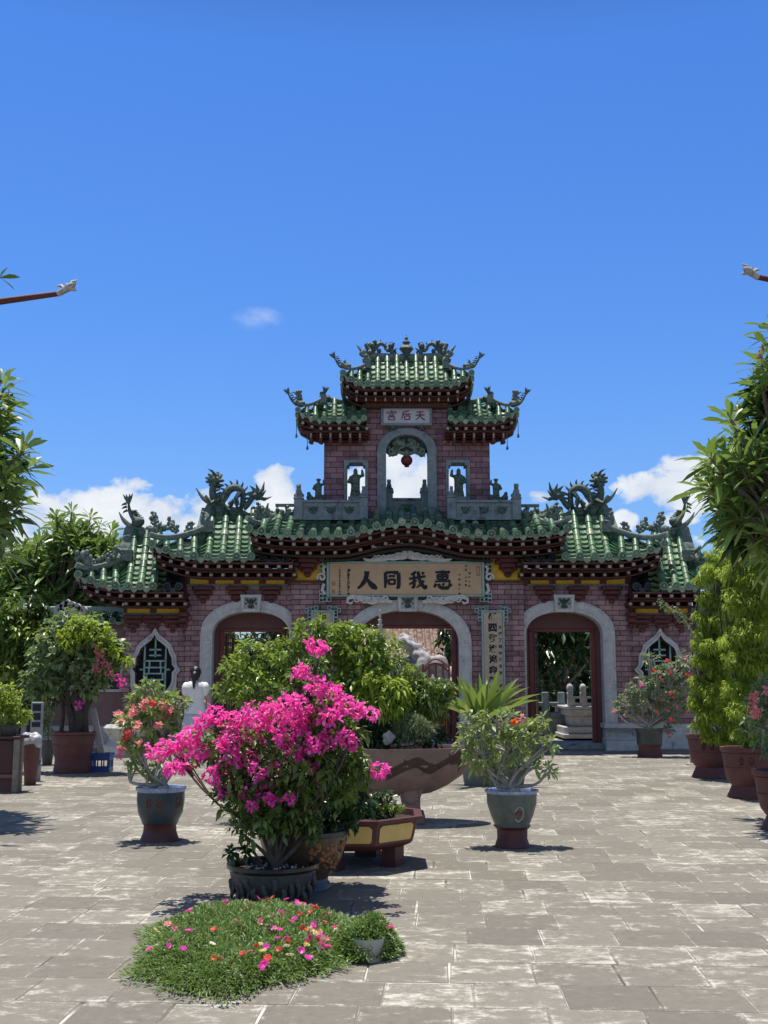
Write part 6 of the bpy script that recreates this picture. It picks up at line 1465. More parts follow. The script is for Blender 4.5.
ob = [o for o in col.objects if o.name.startswith('dusty_rose_shrub')][0]
for (fx, fy, n_) in ((755, 697, 2), (756, 713, 3), (753, 705, 1), (766, 690, 2)):
    q0 = P(fx, fy, cC.y - .28); V, F = bracts([(tuple(q0), .02 + .012 * n_, (1, 1, 1))], 9000, .035); fast_mesh('blossom', [(V, F, 0)], B_pink, ob)

# ---------------------------------------------------------------- frangipani trees
def frangi(name, label, base, tips_px, Y, leaf, nleaf, trunk_r, fork, buds=(), depth=.7, lm=L_frang, cat='tree', fill=(), w=.30):
    t = empty(name, base, label, cat); m = MB(); base = Vector(base); fk = Vector(fork)
    m.tube(spline([base, base.lerp(fk, .5) + Vector((.1, 0, 0)), fk], 8), [trunk_r * (1.2 - .06 * i) for i in range(9)], 10)
    tips = []; axes = []
    for (px, py) in tips_px:
        q = P(px, py, Y + random.uniform(-depth, depth)); mid = fk.lerp(q, .5) + Vector((random.uniform(-.2, .2), random.uniform(-.2, .2), -.15)) * (q - fk).length * .5
        b = spline([fk, mid, q], 8); m.tube(b, [max(.018, trunk_r * .5 * (1 - i / 9)) for i in range(9)], 7); tips.append(q); axes.append((b[-1] - b[-2]).normalized() + Vector((0, 0, .9)))
        for k in range(2):
            q2 = q + Vector(rand_dir(1)[0]) * leaf * .9; m.tube([b[5], b[6].lerp(q2, .6), q2], [.03, .022, .016], 6); tips.append(q2); axes.append((q2 - b[5]).normalized() + Vector((0, 0, .7)))
    m.build('trunk', BARK, t, 60)
    V, F = rosettes(tips, axes, leaf, w, nleaf, .22, 4, (20, 98), 1.7); ch = [(V, F, 0)]
    fast_mesh('crown', ch, lm, t); return t
random.seed(21)
def grid_tips(poly, n, seed=0):
    r = random.Random(seed); xs = [p[0] for p in poly]; ys = [p[1] for p in poly]; out = []
    while len(out) < n:
        x, y = r.uniform(min(xs), max(xs)), r.uniform(min(ys), max(ys)); ins = False
        for i in range(len(poly)):
            (x1, y1), (x2, y2) = poly[i], poly[(i + 1) % len(poly)]
            if (y1 > y) != (y2 > y) and x < (x2 - x1) * (y - y1) / (y2 - y1) + x1: ins = not ins
        if ins: out.append((x, y))
    return out
Yr_ = 11.8
right_poly = [(788, 358), (768, 388), (766, 420), (746, 460), (730, 482), (724, 500), (728, 530), (745, 540), (900, 560), (930, 380), (850, 330)]
tips = [(776, 358), (762, 388), (764, 408), (754, 440), (742, 456), (730, 482), (724, 496), (736, 472), (726, 520), (736, 508), (772, 374)] + grid_tips(right_poly, 80, 4)
frangi('frangipani_tree', 'large-leaved frangipani tree leaning in from the right edge', (P(860, 820, Yr_).x, Yr_, 0), tips, Yr_, .37, 15, .13, P(840, 560, Yr_) , w=.20)
cl = clp([(745, 500, 20), (765, 450, 24), (790, 480, 40), (790, 400, 40), (740, 530, 14), (840, 450, 60)], Yr_ + .35)
ob = [o for o in col.objects if o.name.startswith('frangipani_tree') and o.type == 'EMPTY'][0]
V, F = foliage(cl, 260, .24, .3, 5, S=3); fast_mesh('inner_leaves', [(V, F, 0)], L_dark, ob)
m = MB()
for (x, y) in ((763, 352), (760, 358)): m.tube([P(x, y, Yr_ - .5), P(x - 1, y - 8, Yr_ - .5)], [.02, .006], 6)
m.build('flower_buds', B_palepink, ob, 60)
Yl = 12.6
left_poly = [(-24, 400), (-14, 402), (-4, 430), (-8, 470), (2, 490), (2, 500), (-12, 530), (-10, 540), (-120, 560), (-140, 360)]
tips = [(-12, 404), (-6, 414), (0, 430), (-4, 462), (3, 482), (2, 505), (-8, 520), (-4, 525), (-12, 440), (-12, 480)] + grid_tips(left_poly, 52, 9)
lt_ = frangi('frangipani_tree', 'large-leaved frangipani tree reaching in at the left edge, nearest on that side', (P(-120, 805, Yl).x, Yl, 0), tips, Yl, .36, 15, .12, P(-90, 560, Yl), w=.20)
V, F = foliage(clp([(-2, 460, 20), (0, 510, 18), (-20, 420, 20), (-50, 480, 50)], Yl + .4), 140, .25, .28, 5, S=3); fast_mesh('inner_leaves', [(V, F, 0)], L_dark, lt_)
m = MB(); q = P(-4, 282, Yl - 1.4); m.tube(spline([P(-90, 500, Yl), P(-60, 400, Yl - .6), P(-30, 320, Yl - 1.2), q], 10), [.05, .047, .044, .04, .036, .032, .03, .028, .024, .02, .015], 7); m.build('high_branch', BARK, lt_, 60)
hi = P(0, 278, Yl - 1.4); V, F = leaf_arrays(np.array([tuple(hi)] * 5), nrm(np.array([(1, 0, .16), (.8, 0, -.55), (-.8, .2, .5), (-.6, .3, -.4), (.2, .5, .9)])), np.array([.22, .2, .25, .2, .22]), np.full(5, .07), .12, .3, 4, 1.2); fast_mesh('high_leaves', [(V, F, 0)], L_dark, lt_)
# the crown behind the side wall, left of the gate
Yk = 27.5
bp = [(-30, 600), (0, 563), (30, 555), (45, 534), (70, 528), (85, 534), (100, 542), (116, 552), (120, 580), (112, 610), (-30, 615)]
tips = [(55, 532), (72, 528), (85, 530), (100, 542), (112, 548), (118, 556), (40, 542), (30, 555), (15, 560), (5, 568), (92, 536), (64, 526)] + grid_tips(bp, 150, 3)
ft = frangi('frangipani_tree', 'broad frangipani crown rising behind the side wall left of the gate', (P(50, 745, Yk).x, Yk, 0), tips, Yk, .44, 13, .18, P(52, 640, Yk), depth=1.1, w=.21)
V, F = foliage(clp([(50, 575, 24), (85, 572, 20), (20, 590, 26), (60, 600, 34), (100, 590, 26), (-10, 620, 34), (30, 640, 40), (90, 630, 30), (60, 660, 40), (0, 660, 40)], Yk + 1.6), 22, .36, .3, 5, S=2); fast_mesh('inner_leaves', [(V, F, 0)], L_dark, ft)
# ---------------------------------------------------------------- left side group
# big red pot with the bushy tree
t, c, r_, z_, pr = pot('large_red_pot', 'large ringed dark red pot beside the blue crate at left', 72, 774, [(17.5, 774), (18, 770), (17, 763), (17, 758), (19, 748), (20.5, 738), (20.6, 735), (21.6, 734), (21.6, 731.5)], [POT_TERRA] * 3, foot=2, rim=6)
m = MB()
for zq in (z_ * .42, z_ * .68, z_ * .9): rad = np.interp(zq, [p[1] for p in pr], [p[0] for p in pr]); m.tube([c + Vector((math.cos(a) * (rad + .002), math.sin(a) * (rad + .002), zq)) for a in np.linspace(0, 2 * PI, 37)], .011, 6)
m.build('moulding', POT_TERRA, t, 60)
cr = [(60, 640, 22), (80, 632, 20), (100, 640, 18), (50, 665, 22), (75, 655, 26), (100, 665, 20), (40, 680, 18), (58, 684, 16), (88, 682, 18), (112, 655, 10), (95, 622, 10), (70, 618, 10), (118, 645, 6), (35, 690, 12), (120, 658, 6), (128, 659, 5)]
tb = plant('potted_bush_tree', 'bushy tree with dusty pink flower sprays in the large red pot', 'tree', (c.x, c.y, z_ - .05), clp(cr, c.y), leafmat('round_green_leaf', (.08, .14, .06, 1), (.28, .38, .18, 1), trans=.3, rough=.4), BARK_D, .10, .68, 260, .07, .5, rosette=5, fork=P(68, 705, c.y), nsub=2)
V, F = foliage(clp([(80, 628, 16, -.3), (95, 630, 14, -.3), (70, 640, 14, -.3), (105, 645, 10, -.3), (115, 650, 6, -.3), (126, 659, 5, -.3)], c.y), 400, .08, .5, 5); fast_mesh('young_leaves', [(V, F, 0)], L_bright, tb)
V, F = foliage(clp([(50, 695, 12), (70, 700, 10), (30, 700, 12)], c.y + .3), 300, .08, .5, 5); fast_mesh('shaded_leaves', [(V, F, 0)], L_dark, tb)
m = MB(); m.tube(spline([P(61, 735, c.y), P(63, 712, c.y), P(60, 690, c.y)], 6), .035, 7); m.tube(spline([P(78, 733, c.y), P(80, 715, c.y), P(75, 695, c.y)], 6), .09, 9); m.tube(spline([P(86, 733, c.y), P(85, 712, c.y), P(90, 700, c.y)], 6), .05, 9); m.build('stems', BARK_D, tb, 60)
for (x, y, r) in ((98, 650, 5), (101, 660, 5), (97, 668, 5), (106, 665, 4), (110, 672, 5), (117, 678, 4), (122, 684, 5), (121, 680, 4), (80, 705, 5), (101, 655, 4)):
    V, F = bracts(clp([(x, y, r, -.42)], c.y), 2600, .04); fast_mesh('blossom_spray', [(V, F, 0)], B_palepink if y < 675 else B_mag, tb)
# blue crate and the slab leaning on it
g = G(99, 772); cw = 19 / ppm(g.y); cd = .28; ch_ = P(99, 753.5, g.y).z
cx0 = P(89.5, 772, g.y).x; cr_ = empty('plastic_crate', (cx0 + cw / 2, g.y + cd / 2, 0), 'blue plastic crate on the paving beside the large red pot', 'crate'); m = MB()
M_blue = simple('blue_plastic', (.03, .07, .26, 1), (.025, .055, .20, 1), .4, 9, .05)
W = cw; th = .018
for y0 in (g.y, g.y + cd - th):
    m.poly([(cx0, .0), (cx0 + W, .0), (cx0 + W, ch_), (cx0, ch_)], [[(cx0 + W * a, ch_ * .25), (cx0 + W * b, ch_ * .25), (cx0 + W * b, ch_ * .62), (cx0 + W * a, ch_ * .62)] for a, b in ((.10, .36), (.42, .68), (.74, .92))], y0, y0 + th)
for x in (cx0, cx0 + W - th):
    for (z0, z1) in ((0, ch_ * .25), (ch_ * .62, ch_ * .999)): m.box(x, x + th, g.y + th, g.y + cd - th, z0, z1)
    for y in (.33, .66): m.box(x, x + th, g.y + cd * y - .02, g.y + cd * y + .02, ch_ * .25, ch_ * .62)
m.box(cx0 + th, cx0 + W - th, g.y + th, g.y + cd - th, .02, .035); m.build('basket', M_blue, cr_, 0)
m = MB(); m.box(cx0 - .012, cx0 + W + .012, g.y - .012, g.y + .002, ch_ - .035, ch_ + .003); m.box(cx0 - .012, cx0 + W + .012, g.y + cd - .002, g.y + cd + .012, ch_ - .035, ch_ + .003); m.build('rim', M_blue, cr_, 0)
m = MB(); Yb_ = g.y + .1; A = P(101.5, 753, Yb_); A.z = ch_ + .004; B = P(92.5, 708, Yb_); d = B - A; n = Vector((0, 1, 0)); sd = Vector((6.2 / 2 / ppm(Yb_), 0, 0))
vs = []
for p_ in (A, B):
    for yy in (-.03, .03): vs += [p_ - sd + n * yy, p_ + sd + n * yy]
m.add(vs, [(0, 1, 3, 2), (4, 6, 7, 5), (0, 4, 5, 1), (2, 3, 7, 6), (0, 2, 6, 4), (1, 5, 7, 3)])
tag(m.build('stone_slab', simple('speckled_stone', (.60, .57, .52, 1), (.16, .15, .14, 1), .85, 40, .5), None, 0, loc=A), 'narrow speckled stone slab leaning on the blue crate', 'stone slab')
# bench with dark planters, pale green plant
g = G(16, 793); Yb_ = g.y; zt = P(16, 737, Yb_).z; X1 = P(19, 737, Yb_).x; X0 = X1 - 1.5
be = empty('plant_bench', (X1 - .7, Yb_ + .19, 0), 'weathered wooden plant bench at the left edge', 'bench')
M_wood = simple('weathered_wood', (.30, .25, .20, 1), (.17, .135, .11, 1), .85, 14, .5)
for x in (X1 - .035, X0 + .035):
    for y in (Yb_ + .035, Yb_ + .1945): m = MB(); m.bbox(x - .035, x + .035, y - .035, y + .035, 0, zt - .03, .006); m.build('leg', M_wood, be, 0)
m = MB(); m.bbox(X0 - .02, X1 + .02, Yb_ - .02, Yb_ + .40, zt - .03, zt + .01, .006); m.build('top', simple('dark_maroon_wood', (.08, .025, .022, 1), (.05, .018, .016, 1), .6, 12, .3), be, 0)
m = MB(); z1 = P(10, 776, Yb_).z; m.bbox(X0 + .07, X1 - .07, Yb_ + .02, Yb_ + .05, z1 - .03, z1 + .02, .005); m.bbox(X1 - .05, X1 - .02, Yb_ + .07, Yb_ + .191, z1 - .03, z1 + .02, .005); m.bbox(X0 + .07, X1 - .07, Yb_ + .20, Yb_ + .23, z1 - .3, z1 + .3, .005); m.build('stretcher', simple('rose_wood', (.22, .10, .09, 1), (.15, .07, .06, 1), .7, 12, .3), be, 0)
m = MB(); m.bbox(X0 + .1, X1 - .08, Yb_ + .05, Yb_ + .194, z1 + .02, zt - .04, .01); tag(m.build('storage_box', simple('dark_maroon_wood', (.1, .03, .03, 1)), None, 0, loc=(X1 - .7, Yb_ + .19, z1)), 'dark maroon wooden box stored beneath the plant bench top', 'box')
mbp = MB(); cpx = P(8, 735, Yb_ + .19); mbp.lathe(Vector((cpx.x, Yb_ + .19, zt + .01)), [(0, 0), (.11, 0), (.15, .13), (.165, .135), (.16, .15), (.14, .14), (0, .13)], 20)
tag(mbp.build('bench_pot', POT_DARK, None, 40, loc=(cpx.x, Yb_ + .19, zt + .01)), 'shallow dark pot on the plant bench at the left edge', 'flower pot')
plant('lime_shrub', 'bright lime-green leafy plant on the bench at the left edge', 'shrub', (cpx.x, Yb_ + .19, zt + .12), clp([(5, 715, 14), (18, 722, 9), (10, 700, 12), (-8, 705, 18), (22, 716, 6), (3, 690, 10), (28, 714, 4), (2, 728, 10), (16, 708, 7)], Yb_ + .19), L_bright, BARK, .06, .5, 650, .015, .15, rosette=5)
# terracotta pot with a white bag behind the bench
g = G(29, 784); t, c, r_, z_, pr = pot('terracotta_pot', 'small terracotta pot wrapped in a white bag between the bench and the notice board', 30, 785, [(5.5, 785), (6, 776), (7.5, 760), (8, 748), (8.4, 747), (8.4, 743.5)], [simple('pink_terracotta', (.17, .065, .055, 1), (.11, .045, .04, 1), .7, 12, .3)] * 3, rim=3)
m = MB()
for i in range(26): a = random.uniform(0, 6.28); m.ball(c + Vector((math.cos(a) * r_ * .7, math.sin(a) * r_ * .7, z_ + random.uniform(-.02, .12))), random.uniform(.04, .075), 7)
tag(remesh(m, .02, 1).build('plastic_bag', simple('dirty_white_plastic', (.50, .50, .50, 1), (.36, .37, .40, 1), .4, 12, .2), None, 60, loc=c + Vector((0, 0, z_))), 'crumpled white plastic bag on top of the small terracotta pot', 'bag')
# notice board
Yn = G(36, 781).y; x0, x1 = P(29.5, 740, Yn).x, P(41.5, 740, Yn).x; zt = P(36, 702, Yn).z; nb = empty('notice_board', ((x0 + x1) / 2, Yn, 0), 'narrow standing pale grey notice board with dark square panels, behind the bench', 'sign')
m = MB(); m.bbox(x0, x1, Yn, Yn + .05, 0, zt, .008); m.build('panel', simple('pale_grey_panel', (.34, .35, .36, 1), (.26, .27, .28, 1), .6, 9, .1), nb, 0)
m = MB(); 
for (a, b) in ((704, 711), (713, 720), (722, 727)): m.box(x0 + .025, x1 - .03, Yn - .006, Yn - .0005, P(36, b, Yn).z, P(36, a, Yn).z)
m.build('picture_panel', M_dark, nb, 0)
m = MB(); q = P(35.5, 763, Yn); glyph(m, 'A', q.x - .02, q.z, .07, Yn - .003); glyph(m, 'T', q.x + .06, q.z, .07, Yn - .003); m.build('lettering', M_dark, nb, 0)
# slim grey shrub behind
t, c, r_, z_, pr = pot('dark_clay_pot', 'dark clay pot with a slim grey-green shrub, behind the notice board', 47, 765, [(4.5, 765), (5, 760), (6, 750), (6.6, 743), (6.8, 742), (6.8, 740.5)], [POT_DARK] * 3, rim=3)
plant('slim_shrub', 'slim grey-green shrub standing between the notice board and large red pot', 'shrub', (c.x, c.y, z_ - .03), clp([(47, 730, 7), (46, 715, 8), (48, 700, 8), (46, 690, 6), (44, 722, 6)], c.y), L_grey, BARK, .05, .35, 1400, .012, .3)
# hanging creepers over the side wall, deep shade on the left
for (lab, xs_, seed) in (('leafy creeper hanging over the side wall at the far left edge', (-10, 22), 1), ('darker leafy creeper hanging over the side wall beside the bushy tree', (26, 46), 2)):
    Y = 23.6; random.seed(seed); pts = []
    for k in range(14): x = random.uniform(*xs_); y0 = random.uniform(600, 628); pts += [(x, y0 + j * 16, 9, random.uniform(-.4, .4), (1, 1, 1.3)) for j in range(random.randint(3, 6))]
    t = empty('hanging_creeper', (P(sum(xs_) / 2, 700, Y).x, Y, 0), lab, 'climber')
    V, F = foliage(clp(pts, Y), 190, .13, .5, 5, droop=.5); fast_mesh('foliage', [(V, F, 0)], L_dark if seed == 2 else L_boug, t)
    V, F = foliage(clp([p_ for p_ in pts if random.random() < .25], Y - .2), 130, .12, .5, 4, droop=.5); fast_mesh('young_leaves', [(V, F, 0)], L_mid, t)
    m = MB()
    for k in range(5): x = random.uniform(*xs_); m.tube(spline([Vector((P(x, 700, Y).x, Y, 0)), P(x + 3, 690, Y), P(x, 620, Y), P(x + 2, 606, Y)], 8), .035, 6)
    m.build('stem', BARK_D, t, 60)
m = MB()
# ---------------------------------------------------------------- side walls
def side_wall(x0, x1, Y, lab):
    t = empty('side_wall', ((x0 + x1) / 2, Y, 0), lab, 'wall'); zt = P(60, 622, Y).z
    m = MB(); m.box(x0, x1, Y, Y + .3, 0, zt); m.build('wall_face', simple('faded_pink_plaster', (.27, .17, .165, 1), (.18, .12, .12, 1), .85, 3, .3, ((.10, .08, .08, 1), .58)), t, 0)
    m = MB(); m.bbox(x0, x1, Y - .04, Y + .34, 0, .5, .02); m.build('plinth', M_stone, t, 0)
    m = MB(); n = max(2, int(abs(x1 - x0) / .26)); rows = [((x0 + (x1 - x0) * i / n, Y + .15, zt + .22), (x0 + (x1 - x0) * i / n, Y - .16, zt + .02)) for i in range(n + 1)]; slope(m, rows, 0, .07, drip=.07); m.merge(m.mirror_y(Y + .15)); cp = m.build('coping', TM, t, 40)
    m = MB(); m.bbox(x0, x1, Y + .09, Y + .21, zt + .2, zt + .36, .02); m.build('ridge', M_teal, cp, 0)
    return t
xl = XC - Hw
side_wall(-13.5, xl - .02, 24.8, 'low pink plaster side wall with green tile coping left of the gate')
side_wall(XC + Hw + .02, 15, 24.8, 'low pink plaster side wall with green tile coping right of the gate')
q0, q1 = P(110.5, 650, 24.75), P(122, 692, 24.75); wn = empty('wall_panel', ((q0.x + q1.x) / 2, 24.78, q1.z), 'white-framed dark notice panel on the side wall left of the gate', 'panel')
m = MB(); a, b, z0, z1 = q0.x - .3, q1.x - .0, q1.z, q0.z; m.poly([(a, z0), (b, z0), (b, z1), (a, z1)], [[(a + .06, z0 + .06), (b - .06, z0 + .06), (b - .06, z1 - .06), (a + .06, z1 - .06)]], 24.74, 24.795); m.build('frame', M_white, wn, 0)
m = MB(); m.box(a + .06, b - .06, 24.77, 24.79, z0 + .06, z1 - .06); m.build('glass', M_dark, wn, 0)
# stone drum base at the corner
q = G(120, 757); m = MB(); m.lathe(Vector((q.x + .05, q.y + .25, 0)), [(.0, 0), (.42, 0), (.44, .05), (.44, .2), (.38, .27), (.33, .32), (.36, .40), (.46, .50), (.47, .56), (.40, .62), (0, .62)], 8); tag(m.build('drum_stone', M_stone, None, 20, loc=(q.x + .05, q.y + .25, 0)), 'waisted grey drum stone standing before the left wing of the gate', 'drum stone')
# small white scroll carving on the coping
q = P(71, 610, 24.6); m = MB()
for k in range(5): m.ribbon([(q.x + a, q.z + b) for a, b in finish_curl(((-2 + k) * .12, .06 * (1 - abs(k - 2)) + .05), .12, 1.2, 12, k)], .07, 24.52, 24.68)
m.box(q.x - .35, q.x + .35, 24.5, 24.7, q.z - .2, q.z - .05); tag(m.build('cloud_carving', M_white, None, 40, loc=(q.x, 24.6, q.z - .2)), 'grey-white cloud scroll carving on top of the left side wall', 'carving')

# ---------------------------------------------------------------- beyond the arches
# right arch: stone bridge end with balustrade
def Pq(px, py, Y): return P(px, py, Y)
Y = 29.0; br = empty('stone_bridge', (Pq(590, 740, Y).x, Y, 0), 'pale stone bridge end with carved posts seen through the right arch', 'bridge')
zq = lambda py: max(0, P(580, py, Y).z)
m = MB(); xL = lambda px: P(px, 720, Y).x
for (px, py0, py1, dy) in ((563, 745, 734, 0), (565, 734, 727, .1), (574, 727, 716, .25), (570, 716, 709, .15), (566, 709, 706, .05)): m.bbox(xL(px), xL(px) + 4.5, Y + dy, Y + 2.5, zq(py0) if py0 < 744 else 0, zq(py1), .02)
m.build('abutment', M_stone, br, 0)
zr0 = zq(706)
for px in (571, 584, 600, 616):
    m = MB(); x = P(px, 700, Y).x; m.bbox(x - .07, x + .07, Y + .07, Y + .21, zr0, zq(694), .01); m.lathe(Vector((x, Y + .14, zq(694))), [(.09, 0), (.09, .03), (.075, .05), (.085, .12), (.085, .2), (.05, .25), (0, .27)], 10); m.build('post', M_stone, br, 40)
m = MB(); x0 = P(571, 700, Y).x; m.poly([(x0, zr0 + .0), (x0 + 4, zr0), (x0 + 4, zq(696.5)), (x0, zq(696.5))], [[(x0 + .12 + .32 * k, zr0 + .08), (x0 + .36 + .32 * k, zr0 + .08), (x0 + .36 + .32 * k, zr0 + .19), (x0 + .12 + .32 * k, zr0 + .19)] for k in range(11)], Y + .10, Y + .17); m.build('parapet', M_stone, br, 0)
Y2 = 30.5; m = MB(); x = P(546, 720, Y2).x; lp = empty('stone_fence', (P(555, 740, Y2).x, Y2, 0), 'dark blue-grey stone fence behind the right arch, left of the bridge', 'fence')
m.bbox(P(530, 720, Y2).x, P(566, 720, Y2).x, Y2, Y2 + .15, 0, P(550, 712, Y2).z, .02); m.bbox(P(530, 720, Y2).x, P(566, 720, Y2).x, Y2 - .02, Y2 + .17, P(550, 706, Y2).z, P(550, 702, Y2).z, .02); m.build('rail', M_stone_d, lp, 0)
for px in (546, 562): m = MB(); x = P(px, 720, Y2).x; m.bbox(x - .08, x + .08, Y2 - .05, Y2 + .2, 0, P(550, 692, Y2).z, .02); m.build('post', M_stone_d, lp, 0)
# trees beyond
def btree(lab, px, Y, crown, lm, leaf=.28, per=30, bark=BARK, tr=.16):
    b = P(px, 740, Y); b.z = 0
    return plant('garden_tree', lab, 'tree', b, clp(crown, Y), lm, bark, leaf, .4, per, tr, 2.0, rosette=5, fork=P(px, 690, Y), twig=.02, group='trees in the garden behind the gate')
btree('leafy tree filling the upper left of the view through the right arch', 560, 32, [(550, 650, 24), (575, 645, 20), (545, 680, 18), (560, 625, 26), (600, 630, 30), (535, 640, 20)], L_dark, .34, 42)
btree('dark tree behind the stone bridge seen through the right arch', 590, 36, [(590, 690, 30), (560, 690, 28), (610, 670, 30), (580, 660, 34), (540, 700, 24), (625, 690, 34), (600, 715, 24)], L_dark, .34, 34)
btree('dark tree seen at the right side of the left arch', 275, 33, [(275, 640, 16), (268, 655, 16), (285, 660, 20), (280, 690, 26), (262, 690, 18), (278, 615, 20)], L_dark, .3, 42)
btree('green bush low behind the left arch opening', 232, 30, [(228, 655, 12), (240, 665, 14), (222, 680, 18), (245, 690, 22), (225, 715, 26), (258, 715, 24)], L_mid, .25, 60)
btree('slender dark tree at the right side of the central arch opening', 448, 31, [(449, 640, 9), (447, 655, 9), (452, 670, 10), (446, 630, 9), (450, 690, 14)], L_dark, .22, 90)
btree('low shrubbery behind the central arch opening', 420, 33, [(400, 705, 26), (430, 705, 24), (455, 712, 20), (380, 700, 22)], L_mid, .25, 50)
# pierced grey-white rockery and curved roof edge seen through the middle arch
Y = 30.5; rk = MB(); random.seed(5)
for i in range(90): f = random.random(); rk.ball(P(402 + 24 * f + random.uniform(-3, 3), 637 + 22 * f + random.uniform(-2, 6) , Y + random.uniform(-.4, .4)), random.uniform(.08, .17), 7)
for i in range(110): rk.ball(P(random.uniform(392, 440), random.uniform(664, 740), Y + random.uniform(-.4, .6)), random.uniform(.15, .32), 7)
for i in range(12): rk.ball(P(random.uniform(440, 462), random.uniform(656, 700), Y + random.uniform(-.2, .4)), random.uniform(.15, .3), 7)
tag(remesh(rk, .04, 1).build('white_rockery', simple('bleached_rock', (.55, .53, .53, 1), (.25, .24, .25, 1), .9, 9, 1.0), None, 60, loc=(P(415, 740, Y).x, Y, 0)), 'bleached white garden rockery seen through the central arch', 'rockery')
# small arched bridge railing
Y = 29.3; m = MB(); ab = empty('arched_railing', (P(436, 740, Y).x, Y, 0), 'little arched red railing before the rockery in the central arch', 'railing')
for dz in (0, .12): m.tube(spline([P(423, 668, Y) - Vector((0, 0, dz)), P(430, 661, Y) - Vector((0, 0, dz)), P(436, 659, Y) - Vector((0, 0, dz)), P(443, 662, Y) - Vector((0, 0, dz)), P(449, 668, Y) - Vector((0, 0, dz))], 12), .03, 6)
for px in (423, 429, 436, 443, 449): m.cyl((P(px, 664, Y).x, Y, 0), (P(px, 664, Y).x, Y, P(px, 664, Y).z), .03, 6)
m.build('rail', simple('faded_red_rail', (.35, .12, .10, 1), (.25, .09, .08, 1), .6, 10, .1), ab, 40)
# house with a brown tiled roof behind
Y = 40; hs = empty('rear_house', (P(430, 740, Y).x, Y, 0), 'rear house with a speckled brown tile roof seen through the central arch', 'house')
xa, xb = P(300, 700, Y).x, P(520, 700, Y).x; ze = P(400, 672, Y).z; m = MB(); m.box(xa, xb, Y, Y + 7, 0, ze); m.build('wall', simple('cream_wall', (.5, .45, .36, 1), (.4, .36, .29, 1), .8, 2, .2), hs, 0)
m = MB(); zt = P(400, 612, Y + 3.5).z; m.add([(xa - .4, Y - .6, ze - .1), (xb + .4, Y - .6, ze - .1), (xb + .4, Y + 3.5, zt), (xa - .4, Y + 3.5, zt), (xa - .4, Y + 7.6, ze - .1), (xb + .4, Y + 7.6, ze - .1)], [(0, 1, 2, 3), (3, 2, 5, 4)])
x = xa
while x < xb: m.tube([(x, Y - .6, ze - .08), (x, Y + 3.5, zt + .02)], .07, 6); x += .3
m.build('roof', simple('brown_tiles', (.30, .20, .15, 1), (.09, .055, .045, 1), .9, 5, .6, ((.42, .36, .30, 1), .55), mott=2.0), hs, 0)
# iron fence and scrollwork through the left arch
Y = 28.5; fe = empty('iron_fence', (P(245, 740, Y).x, Y, 0), 'dark scrolled iron fence seen through the left arch', 'fence'); m = MB()
zt = P(240, 632, Y).z; z1 = P(240, 641, Y).z
for k in range(10): c0 = (P(224 + 6 * k, 636, Y).x, (zt + z1) / 2); m.ribbon([(c0[0] + a, c0[1] + b) for a, b in finish_curl((0, 0), .11, 1.2, 10, k)], .025, Y, Y + .03)
for z in (zt + .1, z1 - .06, .3): m.box(P(212, 640, Y).x, P(292, 640, Y).x, Y, Y + .04, z - .025, z + .025)
m.build('scroll_rail', M_redb, fe, 0)
m = MB(); x = P(212, 640, Y).x
while x < P(292, 640, Y).x: m.cyl((x, Y + .02, 0), (x, Y + .02, z1), .014, 5); x += .13
m.build('bars', M_ink, fe, 0)
# van behind the fence
Y = 33; vx0, vx1 = P(234, 700, Y).x, P(262, 700, Y).x + 2.2; zt = P(240, 641, Y).z; vn = empty('parked_van', ((vx0 + vx1) / 2, Y, 0), 'pale grey van roof and dark windows behind the left arch fence', 'van'); m = MB()
m.poly([(vx0, .35), (vx1, .35), (vx1, zt - .2), (vx1 - .25, zt), (vx0 + .4, zt), (vx0 + .05, zt - .5), (vx0 - .3, 1.1)], [], Y, Y + 1.8); m.build('body', simple('van_paint', (.5, .52, .55, 1), (.45, .47, .5, 1), .25, 3, .05), vn, 0)
m = MB(); m.poly([(vx0 + .2, zt - .75), (vx1 - .2, zt - .75), (vx1 - .2, zt - .25), (vx0 + .35, zt - .25)], [], Y - .01, Y + .02); m.build('window', M_ink, vn, 0)
for x in (vx0 + .5, vx1 - .6): m = MB(); m.tube([(x, Y - .02, .34), (x, Y + .22, .34)], .34, 18); m.build('wheel', M_dark, vn, 40)
# hedge of street trees far behind, closing the view at eye level
for i, (px, Y, lab) in enumerate(((-60, 44, 'round street tree at the far left behind the side wall'), (180, 47, 'street tree behind the wall between the left arch and the wing'), (330, 52, 'street tree hidden mostly by the gate, left of centre'), (500, 50, 'street tree behind the piers between the central and right arches'), (640, 46, 'street tree standing behind the right wing of the gate'), (790, 44, 'round street tree at the far right behind the side wall'))):
    random.seed(40 + i); cr = [(px + random.uniform(-60, 60), random.uniform(640, 700), random.uniform(22, 36), random.uniform(-1, 1)) for _ in range(12)]
    b = P(px, 740, Y); b.z = 0; plant('street_tree', lab, 'tree', b, clp(cr, Y), L_mid if i % 2 else L_dark, BARK, .4, .5, 18, .2, 2.2, rosette=4, fork=P(px, 690, Y), twig=.03, group='street trees behind the gate')

